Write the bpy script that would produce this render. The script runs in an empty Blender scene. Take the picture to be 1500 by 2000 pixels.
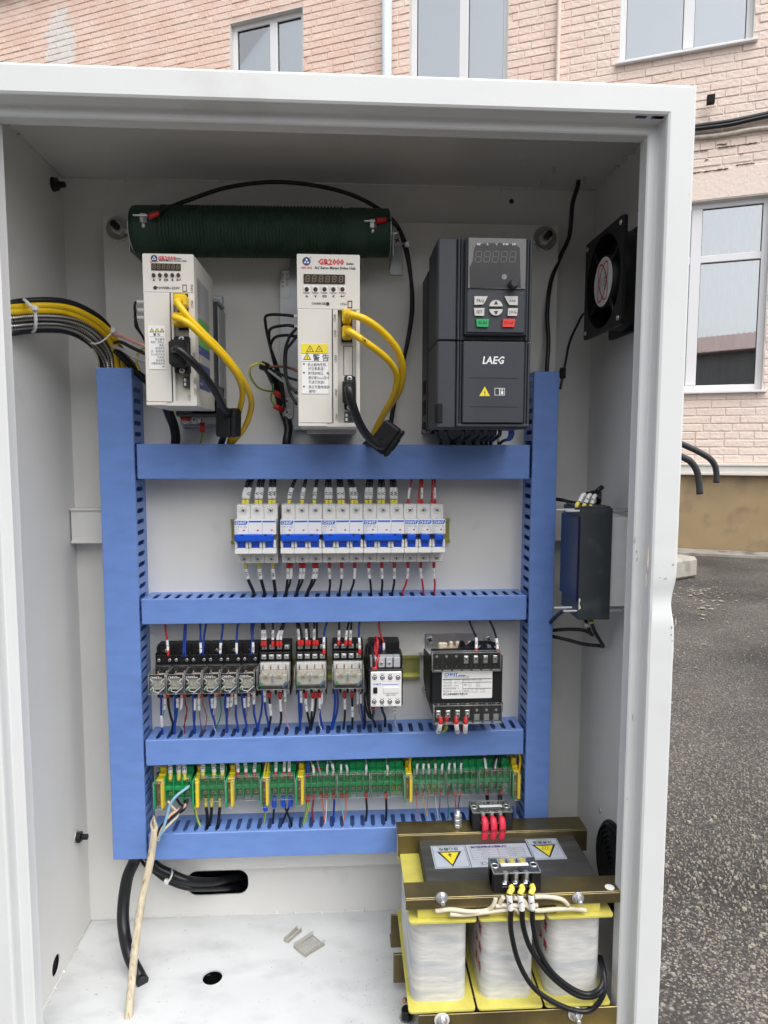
import bpy, math, random
from mathutils import Vector, Matrix, geometry, noise
random.seed(7)
# ---------------------------------------------------------------- camera, world, sun, exposure
S = 0.001                                  # all lengths below are millimetres
scn = bpy.context.scene
COL = scn.collection
CAM_F = 1330.64                            # focal length in pixels of the 1500x2000 photograph
CAM_P = Vector((319.63, -960.55, -7.9))
CR = Vector((0.99834086, -0.05753621, 0.00225928))
CU = Vector((0.00292687, 0.0898937, 0.99594707))
CW = Vector((0.05750612, 0.99428804, -0.08991295))
cd = bpy.data.cameras.new('camera')
cd.sensor_fit = 'VERTICAL'; cd.sensor_height = 24.0; cd.lens = 24.0 * CAM_F / 2000
cd.clip_start = 0.02; cd.clip_end = 300
cam = bpy.data.objects.new('camera', cd); COL.objects.link(cam)
cam.matrix_world = Matrix(((CR.x, CU.x, -CW.x, CAM_P.x * S), (CR.y, CU.y, -CW.y, CAM_P.y * S), (CR.z, CU.z, -CW.z, CAM_P.z * S), (0, 0, 0, 1)))
scn.camera = cam
SUN_EL, SUN_AZ = math.radians(60), math.radians(150)      # high soft sun behind the camera, a little to the right
w = bpy.data.worlds.new('World'); scn.world = w; w.use_nodes = True
nt = w.node_tree; bg = nt.nodes['Background']
sky = nt.nodes.new('ShaderNodeTexSky'); sky.sky_type = 'NISHITA'; sky.sun_disc = False
sky.sun_elevation = SUN_EL; sky.sun_rotation = SUN_AZ
sky.air_density = 1.0; sky.dust_density = 3.0; sky.ozone_density = 1.0
hs = nt.nodes.new('ShaderNodeHueSaturation'); hs.inputs['Saturation'].default_value = 0.22   # an overcast sky is nearly grey
nt.links.new(sky.outputs[0], hs.inputs['Color']); nt.links.new(hs.outputs[0], bg.inputs[0])
bg.inputs[1].default_value = 0.115
sd = bpy.data.lights.new('sun', 'SUN'); sd.energy = 1.4; sd.angle = math.radians(70); sd.color = (1, 0.965, 0.92)
sun = bpy.data.objects.new('sun', sd); COL.objects.link(sun)
sdir = Vector((math.sin(SUN_AZ) * math.cos(SUN_EL), math.cos(SUN_AZ) * math.cos(SUN_EL), math.sin(SUN_EL)))
sun.rotation_euler = sdir.to_track_quat('Z', 'Y').to_euler()
vs = scn.view_settings; vs.view_transform = 'Standard'; vs.look = 'None'; vs.gamma = 1; vs.use_curve_mapping = False
vs.exposure = 1.0
scn.cycles.max_bounces = 10; scn.cycles.transparent_max_bounces = 24

# ---------------------------------------------------------------- measuring: photograph pixel -> point on a real plane
def ray(px, py): return CW * CAM_F + CR * (px - 750) - CU * (py - 1000)
def q(px, py, d):                          # point on the plane d mm in front of the mounting plate
    r = ray(px, py); t = (-d - CAM_P.y) / r.y; return CAM_P + r * t
def qx(px, py, x): r = ray(px, py); return CAM_P + r * ((x - CAM_P.x) / r.x)
def qz(px, py, z): r = ray(px, py); return CAM_P + r * ((z - CAM_P.z) / r.z)
def reg4(x, y): return 430 + x / 3.2609, 920 + y / 3.2609
def reg5(x, y): return 270 + x / 3.947, 1200 + y / 3.947
def reg6(x, y): return 620 + x / 3.571, 1200 + y / 3.571
def reg7(x, y): return 270 + x / 3.846, 1460 + y / 3.846
def reg8(x, y): return 640 + x / 3.659, 1460 + y / 3.659
def zt(x, y): return 750 + x / 3, 1560 + y / 3
def reg1(x, y): return 180 + x / 3.75, 380 + y / 3.75
def reg2(x, y): return 460 + x / 3.75, 380 + y / 3.75
def reg3(x, y): return 780 + x / 3, 380 + y / 3
def zb(x, y): return 1050 + x / 5, 900 + y / 5
def zl(x, y): return x / 5, 480 + y / 5

# ---------------------------------------------------------------- materials
MATS = {}
def lin(c): return tuple(((v / 12.92) if v <= 0.04045 else ((v + 0.055) / 1.055) ** 2.4) for v in c)
def mat(name, col, rough=0.5, metal=0.0, var=0.08, scale=60, bump=0.0, bscale=400, spec=0.5, coat=0.0, col2=None, fac2=(0.5, 0.62), scale2=25, stretch=None, trans=0, sss=0):
    m = bpy.data.materials.new(name); m.use_nodes = True; t = m.node_tree; b = t.nodes['Principled BSDF']
    b.inputs['Roughness'].default_value = rough; b.inputs['Metallic'].default_value = metal
    b.inputs['Specular IOR Level'].default_value = spec; b.inputs['Coat Weight'].default_value = coat
    if trans: b.inputs['Transmission Weight'].default_value = trans
    tc = t.nodes.new('ShaderNodeTexCoord'); src = tc.outputs['Object']
    if stretch:
        mp = t.nodes.new('ShaderNodeMapping'); mp.inputs['Scale'].default_value = stretch; t.links.new(src, mp.inputs[0]); src = mp.outputs[0]
    n = t.nodes.new('ShaderNodeTexNoise'); n.inputs['Scale'].default_value = scale; n.inputs['Detail'].default_value = 4
    t.links.new(src, n.inputs['Vector'])
    r = t.nodes.new('ShaderNodeValToRGB')
    r.color_ramp.elements[0].position = 0.3; r.color_ramp.elements[1].position = 0.7
    r.color_ramp.elements[0].color = tuple(max(0, v * (1 - var)) for v in col) + (1,)
    r.color_ramp.elements[1].color = tuple(min(1, v * (1 + var)) for v in col) + (1,)
    t.links.new(n.outputs[0], r.inputs[0]); out = r.outputs[0]
    if col2:
        n2 = t.nodes.new('ShaderNodeTexNoise'); n2.inputs['Scale'].default_value = scale2; n2.inputs['Detail'].default_value = 6
        t.links.new(src, n2.inputs['Vector'])
        mr = t.nodes.new('ShaderNodeMapRange'); mr.inputs['From Min'].default_value = fac2[0]; mr.inputs['From Max'].default_value = fac2[1]
        t.links.new(n2.outputs[0], mr.inputs[0])
        mx = t.nodes.new('ShaderNodeMix'); mx.data_type = 'RGBA'; t.links.new(mr.outputs[0], mx.inputs['Factor'])
        t.links.new(out, mx.inputs[6]); mx.inputs[7].default_value = tuple(col2) + (1,); out = mx.outputs[2]
    t.links.new(out, b.inputs['Base Color'])
    if bump:
        nb = t.nodes.new('ShaderNodeTexNoise'); nb.inputs['Scale'].default_value = bscale; nb.inputs['Detail'].default_value = 3
        t.links.new(src, nb.inputs['Vector']); bp = t.nodes.new('ShaderNodeBump')
        bp.inputs['Strength'].default_value = bump; bp.inputs['Distance'].default_value = 0.001
        t.links.new(nb.outputs[0], bp.inputs['Height']); t.links.new(bp.outputs[0], b.inputs['Normal'])
    MATS[name] = m; return m
WHITE = mat('white_powder_paint', (0.70, 0.715, 0.72), 0.42, var=0.03, scale=6, bump=0.10, bscale=900, col2=(0.62, 0.625, 0.62), fac2=(0.66, 0.80), scale2=9)
INNER = mat('white_paint_warm_lit', (0.73, 0.725, 0.70), 0.5, var=0.03, scale=8, bump=0.12, bscale=1100, col2=(0.60, 0.59, 0.565), fac2=(0.66, 0.82), scale2=11)  # same paint as outside; the warmer light inside is put into this colour
FLOORM = mat('scuffed_floor_paint', (0.64, 0.655, 0.66), 0.45, var=0.06, scale=9, bump=0.12, bscale=900, col2=(0.44, 0.45, 0.45), fac2=(0.50, 0.85), scale2=13, stretch=(1, 2.0, 1))
PLATE = mat('plate_paint', (0.71, 0.70, 0.665), 0.5, var=0.03, scale=10, bump=0.15, bscale=1300, col2=(0.56, 0.545, 0.51), fac2=(0.68, 0.82), scale2=16)
DUCT = mat('blue_duct_plastic', (0.145, 0.26, 0.60), 0.34, var=0.07, scale=30, bump=0.04, bscale=500, col2=(0.22, 0.32, 0.62), fac2=(0.66, 0.85), scale2=12, stretch=(1, 1, 3))
CREAM = mat('cream_drive_plastic', (0.66, 0.635, 0.585), 0.45, var=0.02, scale=40, bump=0.06, bscale=1800)
PALE = mat('pale_grey_plastic', (0.74, 0.74, 0.73), 0.38, var=0.02, scale=50)
BRWHITE = mat('breaker_white_plastic', (0.78, 0.78, 0.775), 0.35, var=0.015, scale=50)
BRGREY = mat('breaker_body_plastic', (0.66, 0.655, 0.64), 0.42, var=0.02, scale=50)
BLUE = mat('toggle_blue', (0.008, 0.085, 0.60), 0.28, var=0.04, scale=80)
BLUEINK = mat('blue_ink', (0.01, 0.14, 0.62), 0.4, var=0.02)
BLACKP = mat('black_plastic', (0.011, 0.011, 0.012), 0.38, var=0.2, scale=60, spec=0.35)
BLACKM = mat('black_matt_plastic', (0.011, 0.012, 0.0135), 0.5, spec=0.3, var=0.2, scale=60, bump=0.1, bscale=1500)
DARKHOLE = mat('dark_cavity', (0.006, 0.006, 0.007), 0.9, var=0.1)
INVG = mat('charcoal_drive_plastic', (0.034, 0.039, 0.050), 0.5, var=0.06, scale=50, bump=0.08, bscale=1600)
INVB = mat('charcoal_dark_plastic', (0.026, 0.027, 0.031), 0.5, var=0.1, scale=50, bump=0.08, bscale=1600)
SMOKE = mat('smoked_display', (0.045, 0.045, 0.047), 0.22, var=0.1, scale=40)
DISPB = mat('brown_display', (0.035, 0.022, 0.014), 0.18, var=0.1)
DIGIT = mat('unlit_digit_segments', (0.20, 0.165, 0.11), 0.4, var=0.05)
DIGITG = mat('unlit_grey_segments', (0.12, 0.118, 0.115), 0.4, var=0.05)
RED = mat('red_plastic', (0.52, 0.02, 0.018), 0.4, var=0.08)
REDW = mat('red_wire_insulation', (0.44, 0.018, 0.022), 0.42, var=0.1, scale=90)
DKREDW = mat('dark_red_wire', (0.22, 0.02, 0.03), 0.45, var=0.1)
BLUEW = mat('blue_wire_insulation', (0.006, 0.045, 0.30), 0.4, var=0.1, scale=90)
BLACKW = mat('black_wire_insulation', (0.009, 0.010, 0.013), 0.36, var=0.15, scale=90, spec=0.4)
DKBLUEW = mat('navy_wire', (0.02, 0.04, 0.14), 0.4, var=0.1)
LTBLUEW = mat('light_blue_wire', (0.22, 0.42, 0.55), 0.5, var=0.1)
GREENW = mat('green_wire', (0.01, 0.20, 0.14), 0.45, var=0.1)
GREYW = mat('grey_wire', (0.30, 0.31, 0.33), 0.45, var=0.1)
WHITEW = mat('white_wire', (0.70, 0.70, 0.69), 0.4, var=0.04)
CREAMW = mat('cream_wire', (0.62, 0.56, 0.43), 0.45, var=0.06)
PEACHW = mat('peach_wire', (0.62, 0.40, 0.30), 0.5, var=0.08)
BROWNW = mat('brown_wire', (0.22, 0.09, 0.065), 0.45, var=0.1)
ORANGEW = mat('orange_wire', (0.60, 0.14, 0.05), 0.45, var=0.1)
PURPLEW = mat('purple_wire', (0.10, 0.06, 0.22), 0.45, var=0.1)
PINKW = mat('pink_wire', (0.66, 0.34, 0.30), 0.45, var=0.1)
YELW = mat('yellow_cable_jacket', (0.76, 0.50, 0.008), 0.34, var=0.06, scale=70, bump=0.12, bscale=200)
YELF = mat('yellow_ferrule_plastic', (0.72, 0.64, 0.10), 0.4, var=0.05)
YELT = mat('yellow_terminal_plastic', (0.74, 0.58, 0.03), 0.4, var=0.05)
YELLAM = mat('yellow_bobbin_board', (0.58, 0.52, 0.11), 0.5, var=0.08, scale=60)
YELLAB = mat('yellow_label_ink', (0.80, 0.66, 0.04), 0.4, var=0.02)
GREENT = mat('green_terminal_plastic', (0.014, 0.32, 0.105), 0.4, var=0.06, scale=60)
SLEEVE = mat('white_marker_sleeve', (0.76, 0.76, 0.76), 0.42, var=0.02)
PAPER = mat('white_label_paper', (0.80, 0.80, 0.79), 0.4, var=0.015)
SILVERLAB = mat('silver_label_foil', (0.55, 0.60, 0.68), 0.35, metal=0.2, var=0.05)
INK = mat('black_ink', (0.02, 0.02, 0.022), 0.5, var=0.05)
GREYINK = mat('grey_ink', (0.22, 0.22, 0.23), 0.5, var=0.05)
REDINK = mat('red_ink', (0.62, 0.03, 0.05), 0.45, var=0.03)
LOGOBL = mat('navy_ink', (0.02, 0.04, 0.18), 0.45, var=0.05)
WHITEINK = mat('white_ink', (0.80, 0.80, 0.80), 0.45, var=0.02)
STEEL = mat('zinc_steel', (0.66, 0.67, 0.68), 0.34, metal=0.75, var=0.15, scale=60, bump=0.05)
GALV = mat('galvanised_plate', (0.46, 0.48, 0.49), 0.42, metal=0.75, var=0.10, scale=40)
ALU = mat('cast_aluminium', (0.40, 0.41, 0.42), 0.5, metal=0.7, var=0.1, scale=50, bump=0.1, bscale=900)
BRASS = mat('brass_screw', (0.72, 0.62, 0.34), 0.36, metal=0.7, var=0.15)
COPPER = mat('copper_strip', (0.48, 0.24, 0.15), 0.38, metal=0.7, var=0.12)
OLIVE = mat('olive_passivated_steel', (0.20, 0.165, 0.085), 0.40, metal=0.85, var=0.22, scale=14, bump=0.1, col2=(0.34, 0.27, 0.11), fac2=(0.5, 0.68), scale2=12)
RAILM = mat('yellow_passivated_rail', (0.46, 0.47, 0.17), 0.34, metal=0.85, var=0.2, scale=22, col2=(0.62, 0.44, 0.30), fac2=(0.55, 0.7), scale2=25)
CORE = mat('oiled_core_steel', (0.13, 0.13, 0.125), 0.45, metal=0.7, var=0.15, scale=30, col2=(0.20, 0.19, 0.175), fac2=(0.55, 0.72), scale2=18, stretch=(1, 4, 1))
RESG = mat('dark_green_enamel', (0.011, 0.040, 0.021), 0.6, var=0.2, scale=60, bump=0.2, bscale=600)
NAVYP = mat('navy_plastic', (0.005, 0.011, 0.055), 0.3, var=0.1)
SLATE = mat('slate_case', (0.034, 0.041, 0.047), 0.45, var=0.1, scale=25, bump=0.1, col2=(0.07, 0.08, 0.085), fac2=(0.55, 0.7))
GREYP = mat('light_grey_case', (0.74, 0.76, 0.76), 0.5, var=0.04)
BEIGE = mat('beige_coil_block', (0.50, 0.475, 0.41), 0.5, var=0.1, scale=150)
GREENLED = mat('green_test_lever', (0.06, 0.30, 0.12), 0.35, var=0.05)
GREENBTN = mat('green_key', (0.02, 0.36, 0.12), 0.4, var=0.03)
REDBTN = mat('red_key', (0.74, 0.05, 0.035), 0.4, var=0.03)
KEYG = mat('pale_key', (0.58, 0.57, 0.545), 0.45, var=0.03)
TAPE = mat('white_coil_tape', (0.62, 0.62, 0.60), 0.55, var=0.12, scale=45, bump=0.3, bscale=60, col2=(0.42, 0.45, 0.50), fac2=(0.50, 0.70), scale2=12, stretch=(1, 1, 5))
HEATSHR = mat('red_heat_shrink', (0.74, 0.035, 0.075), 0.42, var=0.08, scale=200)
SPEAR = mat('clear_tape_smear', (0.5, 0.5, 0.5), 0.3, var=0.05)
LABGREEN = mat('label_green', (0.12, 0.40, 0.06), 0.45, var=0.03)
LABBLUE = mat('label_blue', (0.03, 0.045, 0.22), 0.45, var=0.03)
LABGREY = mat('label_grey', (0.36, 0.37, 0.38), 0.45, var=0.03)
VARNISH = mat('pink_winding_paper', (0.36, 0.22, 0.19), 0.5, var=0.15, scale=80)
NYLON = mat('milky_nylon', (0.66, 0.66, 0.65), 0.35, var=0.03)
DARKSTEEL = mat('black_oxide_steel', (0.035, 0.036, 0.038), 0.32, metal=0.8, var=0.15)
PIPEM = mat('dark_painted_pipe', (0.028, 0.030, 0.034), 0.45, var=0.15, scale=30, bump=0.05)
CONTG = mat('contactor_grey', (0.42, 0.44, 0.47), 0.4, var=0.03)
def striped(name, c1, c2, n=2):
    m = bpy.data.materials.new(name); m.use_nodes = True; t = m.node_tree; b = t.nodes['Principled BSDF']
    uv = t.nodes.new('ShaderNodeUVMap'); sp = t.nodes.new('ShaderNodeSeparateXYZ'); t.links.new(uv.outputs[0], sp.inputs[0])
    f = t.nodes.new('ShaderNodeMath'); f.operation = 'MULTIPLY'; f.inputs[1].default_value = n; t.links.new(sp.outputs[0], f.inputs[0])
    fr = t.nodes.new('ShaderNodeMath'); fr.operation = 'FRACT'; t.links.new(f.outputs[0], fr.inputs[0])
    g = t.nodes.new('ShaderNodeMath'); g.operation = 'GREATER_THAN'; g.inputs[1].default_value = 0.62; t.links.new(fr.outputs[0], g.inputs[0])
    mx = t.nodes.new('ShaderNodeMix'); mx.data_type = 'RGBA'; t.links.new(g.outputs[0], mx.inputs[0])
    mx.inputs[6].default_value = c1 + (1,); mx.inputs[7].default_value = c2 + (1,)
    t.links.new(mx.outputs[2], b.inputs['Base Color']); b.inputs['Roughness'].default_value = 0.42
    MATS[name] = m; return m
YGW = striped('green_yellow_insulation', (0.68, 0.56, 0.05), (0.02, 0.25, 0.10))
WBW = striped('white_blue_insulation', (0.6, 0.6, 0.62), (0.02, 0.06, 0.30), 3)
def braid():
    m = bpy.data.materials.new('braided_steel_sheath'); m.use_nodes = True; t = m.node_tree; b = t.nodes['Principled BSDF']
    uv = t.nodes.new('ShaderNodeUVMap'); sp = t.nodes.new('ShaderNodeSeparateXYZ'); t.links.new(uv.outputs[0], sp.inputs[0])
    def wave(sign):
        a = t.nodes.new('ShaderNodeMath'); a.operation = 'MULTIPLY'; a.inputs[1].default_value = 3 * sign; t.links.new(sp.outputs[0], a.inputs[0])
        c = t.nodes.new('ShaderNodeMath'); c.operation = 'MULTIPLY_ADD'; c.inputs[1].default_value = 0.2; t.links.new(sp.outputs[1], c.inputs[0]); t.links.new(a.outputs[0], c.inputs[2])
        d = t.nodes.new('ShaderNodeMath'); d.operation = 'MULTIPLY'; d.inputs[1].default_value = 6.2832; t.links.new(c.outputs[0], d.inputs[0])
        s = t.nodes.new('ShaderNodeMath'); s.operation = 'SINE'; t.links.new(d.outputs[0], s.inputs[0]); return s
    w1, w2 = wave(1), wave(-1)
    mm = t.nodes.new('ShaderNodeMath'); mm.operation = 'MULTIPLY'; t.links.new(w1.outputs[0], mm.inputs[0]); t.links.new(w2.outputs[0], mm.inputs[1])
    r = t.nodes.new('ShaderNodeValToRGB'); r.color_ramp.elements[0].position = 0.35; r.color_ramp.elements[1].position = 0.75
    r.color_ramp.elements[0].color = (0.015, 0.015, 0.015, 1); r.color_ramp.elements[1].color = (0.62, 0.60, 0.56, 1)
    ad = t.nodes.new('ShaderNodeMath'); ad.operation = 'MULTIPLY_ADD'; ad.inputs[1].default_value = 0.5; ad.inputs[2].default_value = 0.5
    t.links.new(mm.outputs[0], ad.inputs[0]); t.links.new(ad.outputs[0], r.inputs[0]); t.links.new(r.outputs[0], b.inputs['Base Color'])
    b.inputs['Metallic'].default_value = 0.8; b.inputs['Roughness'].default_value = 0.35
    bp = t.nodes.new('ShaderNodeBump'); bp.inputs['Strength'].default_value = 0.8; bp.inputs['Distance'].default_value = 0.0006
    t.links.new(ad.outputs[0], bp.inputs['Height']); t.links.new(bp.outputs[0], b.inputs['Normal'])
    return m
BRAID = braid()
def clear(name, tint, rough=0.06, glossy=0.16, haze=0.0, hcol=(0.5, 0.5, 0.5)):
    m = bpy.data.materials.new(name); m.use_nodes = True; t = m.node_tree; t.nodes.remove(t.nodes['Principled BSDF'])
    o = t.nodes['Material Output']; tr = t.nodes.new('ShaderNodeBsdfTransparent'); tr.inputs[0].default_value = tint + (1,)
    gl = t.nodes.new('ShaderNodeBsdfGlossy'); gl.inputs['Roughness'].default_value = rough; gl.inputs[0].default_value = (0.9, 0.9, 0.9, 1)
    lw = t.nodes.new('ShaderNodeLayerWeight'); lw.inputs[0].default_value = 0.35
    mr = t.nodes.new('ShaderNodeMapRange'); mr.inputs['To Min'].default_value = glossy * 0.35; mr.inputs['To Max'].default_value = min(1, glossy * 4)
    t.links.new(lw.outputs['Fresnel'], mr.inputs[0])
    mx = t.nodes.new('ShaderNodeMixShader'); t.links.new(mr.outputs[0], mx.inputs[0]); t.links.new(tr.outputs[0], mx.inputs[1]); t.links.new(gl.outputs[0], mx.inputs[2])
    last = mx
    if haze:
        df = t.nodes.new('ShaderNodeBsdfDiffuse'); df.inputs[0].default_value = hcol + (1,)
        m2 = t.nodes.new('ShaderNodeMixShader'); m2.inputs[0].default_value = haze
        t.links.new(mx.outputs[0], m2.inputs[1]); t.links.new(df.outputs[0], m2.inputs[2]); last = m2
    t.links.new(last.outputs[0], o.inputs[0]); return m
CLEAR = clear('clear_polycarbonate', (0.955, 0.96, 0.955), 0.08, 0.07, 0.015)
CLEARE = clear('clear_plastic_edge', (0.8, 0.82, 0.81), 0.15, 0.2, 0.30, (0.65, 0.67, 0.66))
FILM = clear('grey_protective_film', (0.8, 0.8, 0.8), 0.2, 0.12, 0.30, (0.42, 0.41, 0.40))
GLASS = clear('window_glass', (0.88, 0.93, 0.95), 0.01, 1.3)

# ---------------------------------------------------------------- mesh building
AX = {'x': Vector((1, 0, 0)), 'y': Vector((0, 1, 0)), 'z': Vector((0, 0, 1))}
GC = {}
def glyphs(s, bold):
    k = (s, bold)
    if k not in GC:
        cu = bpy.data.curves.new('lettering', 'FONT'); cu.body = s; cu.size = 1; cu.resolution_u = 1; cu.offset = bold
        ob = bpy.data.objects.new('lettering', cu); me = ob.to_mesh()
        vv = [(v.co.x, v.co.y) for v in me.vertices]; ff = [tuple(p.vertices) for p in me.polygons]
        wd = max([v[0] for v in vv], default=0); ob.to_mesh_clear(); bpy.data.objects.remove(ob); bpy.data.curves.remove(cu)
        GC[k] = (vv, ff, wd)
    return GC[k]
class MB:
    def __init__(s): s.v = []; s.f = []; s.m = []; s.s = []; s.uv = {}
    def face(s, idx, mi=0, sm=False): s.f.append(tuple(idx)); s.m.append(mi); s.s.append(sm)
    def box(s, x0, x1, y0, y1, z0, z1, b=0, mi=0):
        if x0 > x1: x0, x1 = x1, x0
        if y0 > y1: y0, y1 = y1, y0
        if z0 > z1: z0, z1 = z1, z0
        n = len(s.v)
        if not b:
            s.v += [Vector((x, y, z)) for x in (x0, x1) for y in (y0, y1) for z in (z0, z1)]
            for f in ((0, 1, 3, 2), (4, 6, 7, 5), (0, 4, 5, 1), (2, 3, 7, 6), (0, 2, 6, 4), (1, 5, 7, 3)): s.face([n + i for i in f], mi)
            return s
        b = min(b, (x1 - x0) / 2.01, (y1 - y0) / 2.01, (z1 - z0) / 2.01)
        idx = {}
        for ix, x in ((0, x0), (1, x1)):
            for iy, y in ((0, y0), (1, y1)):
                for iz, z in ((0, z0), (1, z1)):
                    bx, by, bz = (b if ix == 0 else -b), (b if iy == 0 else -b), (b if iz == 0 else -b)
                    for a, p in ((0, (x, y + by, z + bz)), (1, (x + bx, y, z + bz)), (2, (x + bx, y + by, z))):
                        idx[(ix, iy, iz, a)] = len(s.v); s.v.append(Vector(p))
        c = Vector(((x0 + x1) / 2, (y0 + y1) / 2, (z0 + z1) / 2))
        def F(l):
            p = [s.v[i] for i in l]; nn = (p[1] - p[0]).cross(p[2] - p[0]); mid = sum(p, Vector()) / len(p)
            s.face(l if nn.dot(mid - c) > 0 else l[::-1], mi)
        for i in (0, 1):
            F([idx[(i, 0, 0, 0)], idx[(i, 1, 0, 0)], idx[(i, 1, 1, 0)], idx[(i, 0, 1, 0)]])
            F([idx[(0, i, 0, 1)], idx[(1, i, 0, 1)], idx[(1, i, 1, 1)], idx[(0, i, 1, 1)]])
            F([idx[(0, 0, i, 2)], idx[(1, 0, i, 2)], idx[(1, 1, i, 2)], idx[(0, 1, i, 2)]])
        for i in (0, 1):
            for j in (0, 1):
                F([idx[(i, j, 0, 0)], idx[(i, j, 1, 0)], idx[(i, j, 1, 1)], idx[(i, j, 0, 1)]])
                F([idx[(i, 0, j, 0)], idx[(i, 1, j, 0)], idx[(i, 1, j, 2)], idx[(i, 0, j, 2)]])
                F([idx[(0, i, j, 1)], idx[(1, i, j, 1)], idx[(1, i, j, 2)], idx[(0, i, j, 2)]])
                for k in (0, 1): F([idx[(i, j, k, 0)], idx[(i, j, k, 1)], idx[(i, j, k, 2)]])
        return s
    def cyl(s, c, ax, r, h, n=16, b=0, r2=None, mi=0, sm=True, cap=True, rot=0):
        c = Vector(c); a = AX[ax] if isinstance(ax, str) else Vector(ax).normalized()
        if r2 is None: r2 = r
        prof = [(0, r), (h, r2)]
        if b: prof = [(0, r - b), (b, r), (h - b, r2), (h, r2 - b)]
        return s.lathe(c, a, prof, n, mi, sm, cap, rot)
    def lathe(s, c, a, prof, n=16, mi=0, sm=True, cap=True, rot=0):
        c = Vector(c); a = AX[a] if isinstance(a, str) else Vector(a).normalized()
        u = a.orthogonal().normalized(); w_ = a.cross(u); st = len(s.v)
        for t, r in prof:
            for i in range(n):
                an = 2 * math.pi * i / n + rot; s.v.append(c + a * t + (u * math.cos(an) + w_ * math.sin(an)) * r)
        for k in range(len(prof) - 1):
            for i in range(n):
                j = (i + 1) % n; s.face((st + k * n + i, st + k * n + j, st + (k + 1) * n + j, st + (k + 1) * n + i), mi, sm)
        if cap:
            s.face([st + i for i in range(n)][::-1], mi); s.face([st + (len(prof) - 1) * n + i for i in range(n)], mi)
        return s
    def tube(s, pts, r, n=8, mi=0, sub=5, cap=True, taper=None, flat=1.0, sm=True):
        pts = smooth(pts, sub); st = len(s.v); k = len(pts); ln = 0
        T = [(pts[min(i + 1, k - 1)] - pts[max(i - 1, 0)]).normalized() for i in range(k)]
        u = T[0].orthogonal().normalized(); uvs = []
        for i in range(k):
            u = (u - T[i] * u.dot(T[i])); u = u.normalized() if u.length > 1e-6 else T[i].orthogonal().normalized()
            w_ = T[i].cross(u)
            if i: ln += (pts[i] - pts[i - 1]).length
            rr = r * (taper(i / (k - 1)) if taper else 1)
            for j in range(n):
                an = 2 * math.pi * j / n; s.v.append(pts[i] + (u * math.cos(an) + w_ * math.sin(an) * flat) * rr)
            uvs.append(ln)
        for i in range(k - 1):
            for j in range(n):
                jj = (j + 1) % n; s.uv[len(s.f)] = [(j / n, uvs[i]), ((j + 1) / n, uvs[i]), ((j + 1) / n, uvs[i + 1]), (j / n, uvs[i + 1])]
                s.face((st + i * n + j, st + i * n + jj, st + (i + 1) * n + jj, st + (i + 1) * n + j), mi, sm)
        if cap: s.face([st + j for j in range(n)][::-1], mi); s.face([st + (k - 1) * n + j for j in range(n)], mi)
        return s
    def prism(s, poly, o, u, v, th, mi=0, holes=(), sm=False):
        """polygon (2D) with holes in the plane o + a*u + b*v, thickened along u x v by th"""
        o = Vector(o); u = Vector(u); v = Vector(v); nn = u.cross(v).normalized() * th
        loops = [list(poly)] + [list(h) for h in holes]
        def area(p): return sum(p[i][0] * p[(i + 1) % len(p)][1] - p[(i + 1) % len(p)][0] * p[i][1] for i in range(len(p)))
        loops = [l if (area(l) > 0) == (i == 0) else l[::-1] for i, l in enumerate(loops)]
        flat = [p for l in loops for p in l]; st = len(s.v); N = len(flat)
        base = [o + u * p[0] + v * p[1] for p in flat]; s.v += base + [p + nn for p in base]
        if not holes: s.face([st + N + i for i in range(N)], mi); s.face([st + i for i in range(N)][::-1], mi)
        else:
            for t in geometry.tessellate_polygon([[Vector((p[0], p[1], 0)) for p in l] for l in loops]):
                a, b, c = [flat[i] for i in t]
                if (b[0] - a[0]) * (c[1] - a[1]) - (b[1] - a[1]) * (c[0] - a[0]) < 0: t = t[::-1]
                s.face([st + N + i for i in t], mi); s.face([st + i for i in t][::-1], mi)
        k = 0
        for l in loops:
            m_ = len(l)
            for i in range(m_):
                j = (i + 1) % m_; s.face((st + k + i, st + k + j, st + N + k + j, st + N + k + i), mi, sm)
            k += m_
        return s
    def text(s, t, o, size, xd=(1, 0, 0), yd=(0, 0, 1), al='c', sx=1.0, bold=0.0, mi=0):
        vv, ff, wd = glyphs(t, bold); o = Vector(o); xd = Vector(xd).normalized(); yd = Vector(yd).normalized()
        off = {'c': -wd / 2, 'l': 0, 'r': -wd}[al]; st = len(s.v)
        s.v += [o + xd * ((x + off) * size * sx) + yd * ((y - 0.35) * size) for x, y in vv]
        for f in ff: s.face([st + i for i in f], mi)
        return s
    def rect(s, x0, x1, z0, z1, y, mi=0):      # thin printed patch facing the viewer
        st = len(s.v); s.v += [Vector((x0, y, z0)), Vector((x1, y, z0)), Vector((x1, y, z1)), Vector((x0, y, z1))]; s.face((st, st + 1, st + 2, st + 3), mi); return s
    def frame(s, x0, x1, z0, z1, y, t, mi=0):
        s.rect(x0, x1, z0, z0 + t, y, mi); s.rect(x0, x1, z1 - t, z1, y, mi); s.rect(x0, x0 + t, z0 + t, z1 - t, y, mi); s.rect(x1 - t, x1, z0 + t, z1 - t, y, mi); return s
    def poly(s, pts, mi=0): st = len(s.v); s.v += [Vector(p) for p in pts]; s.face(range(st, st + len(pts)), mi); return s
    def add(s, o, M=None, mi=None):
        n = len(s.v); k = len(s.f); s.v += [(M @ v if M else v.copy()) for v in o.v]
        for i, f in enumerate(o.f): s.face([n + a for a in f], o.m[i] if mi is None else mi, o.s[i])
        for i, u in o.uv.items(): s.uv[k + i] = u
        return s
    def xf(s, M): s.v = [M @ v for v in s.v]; return s
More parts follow.
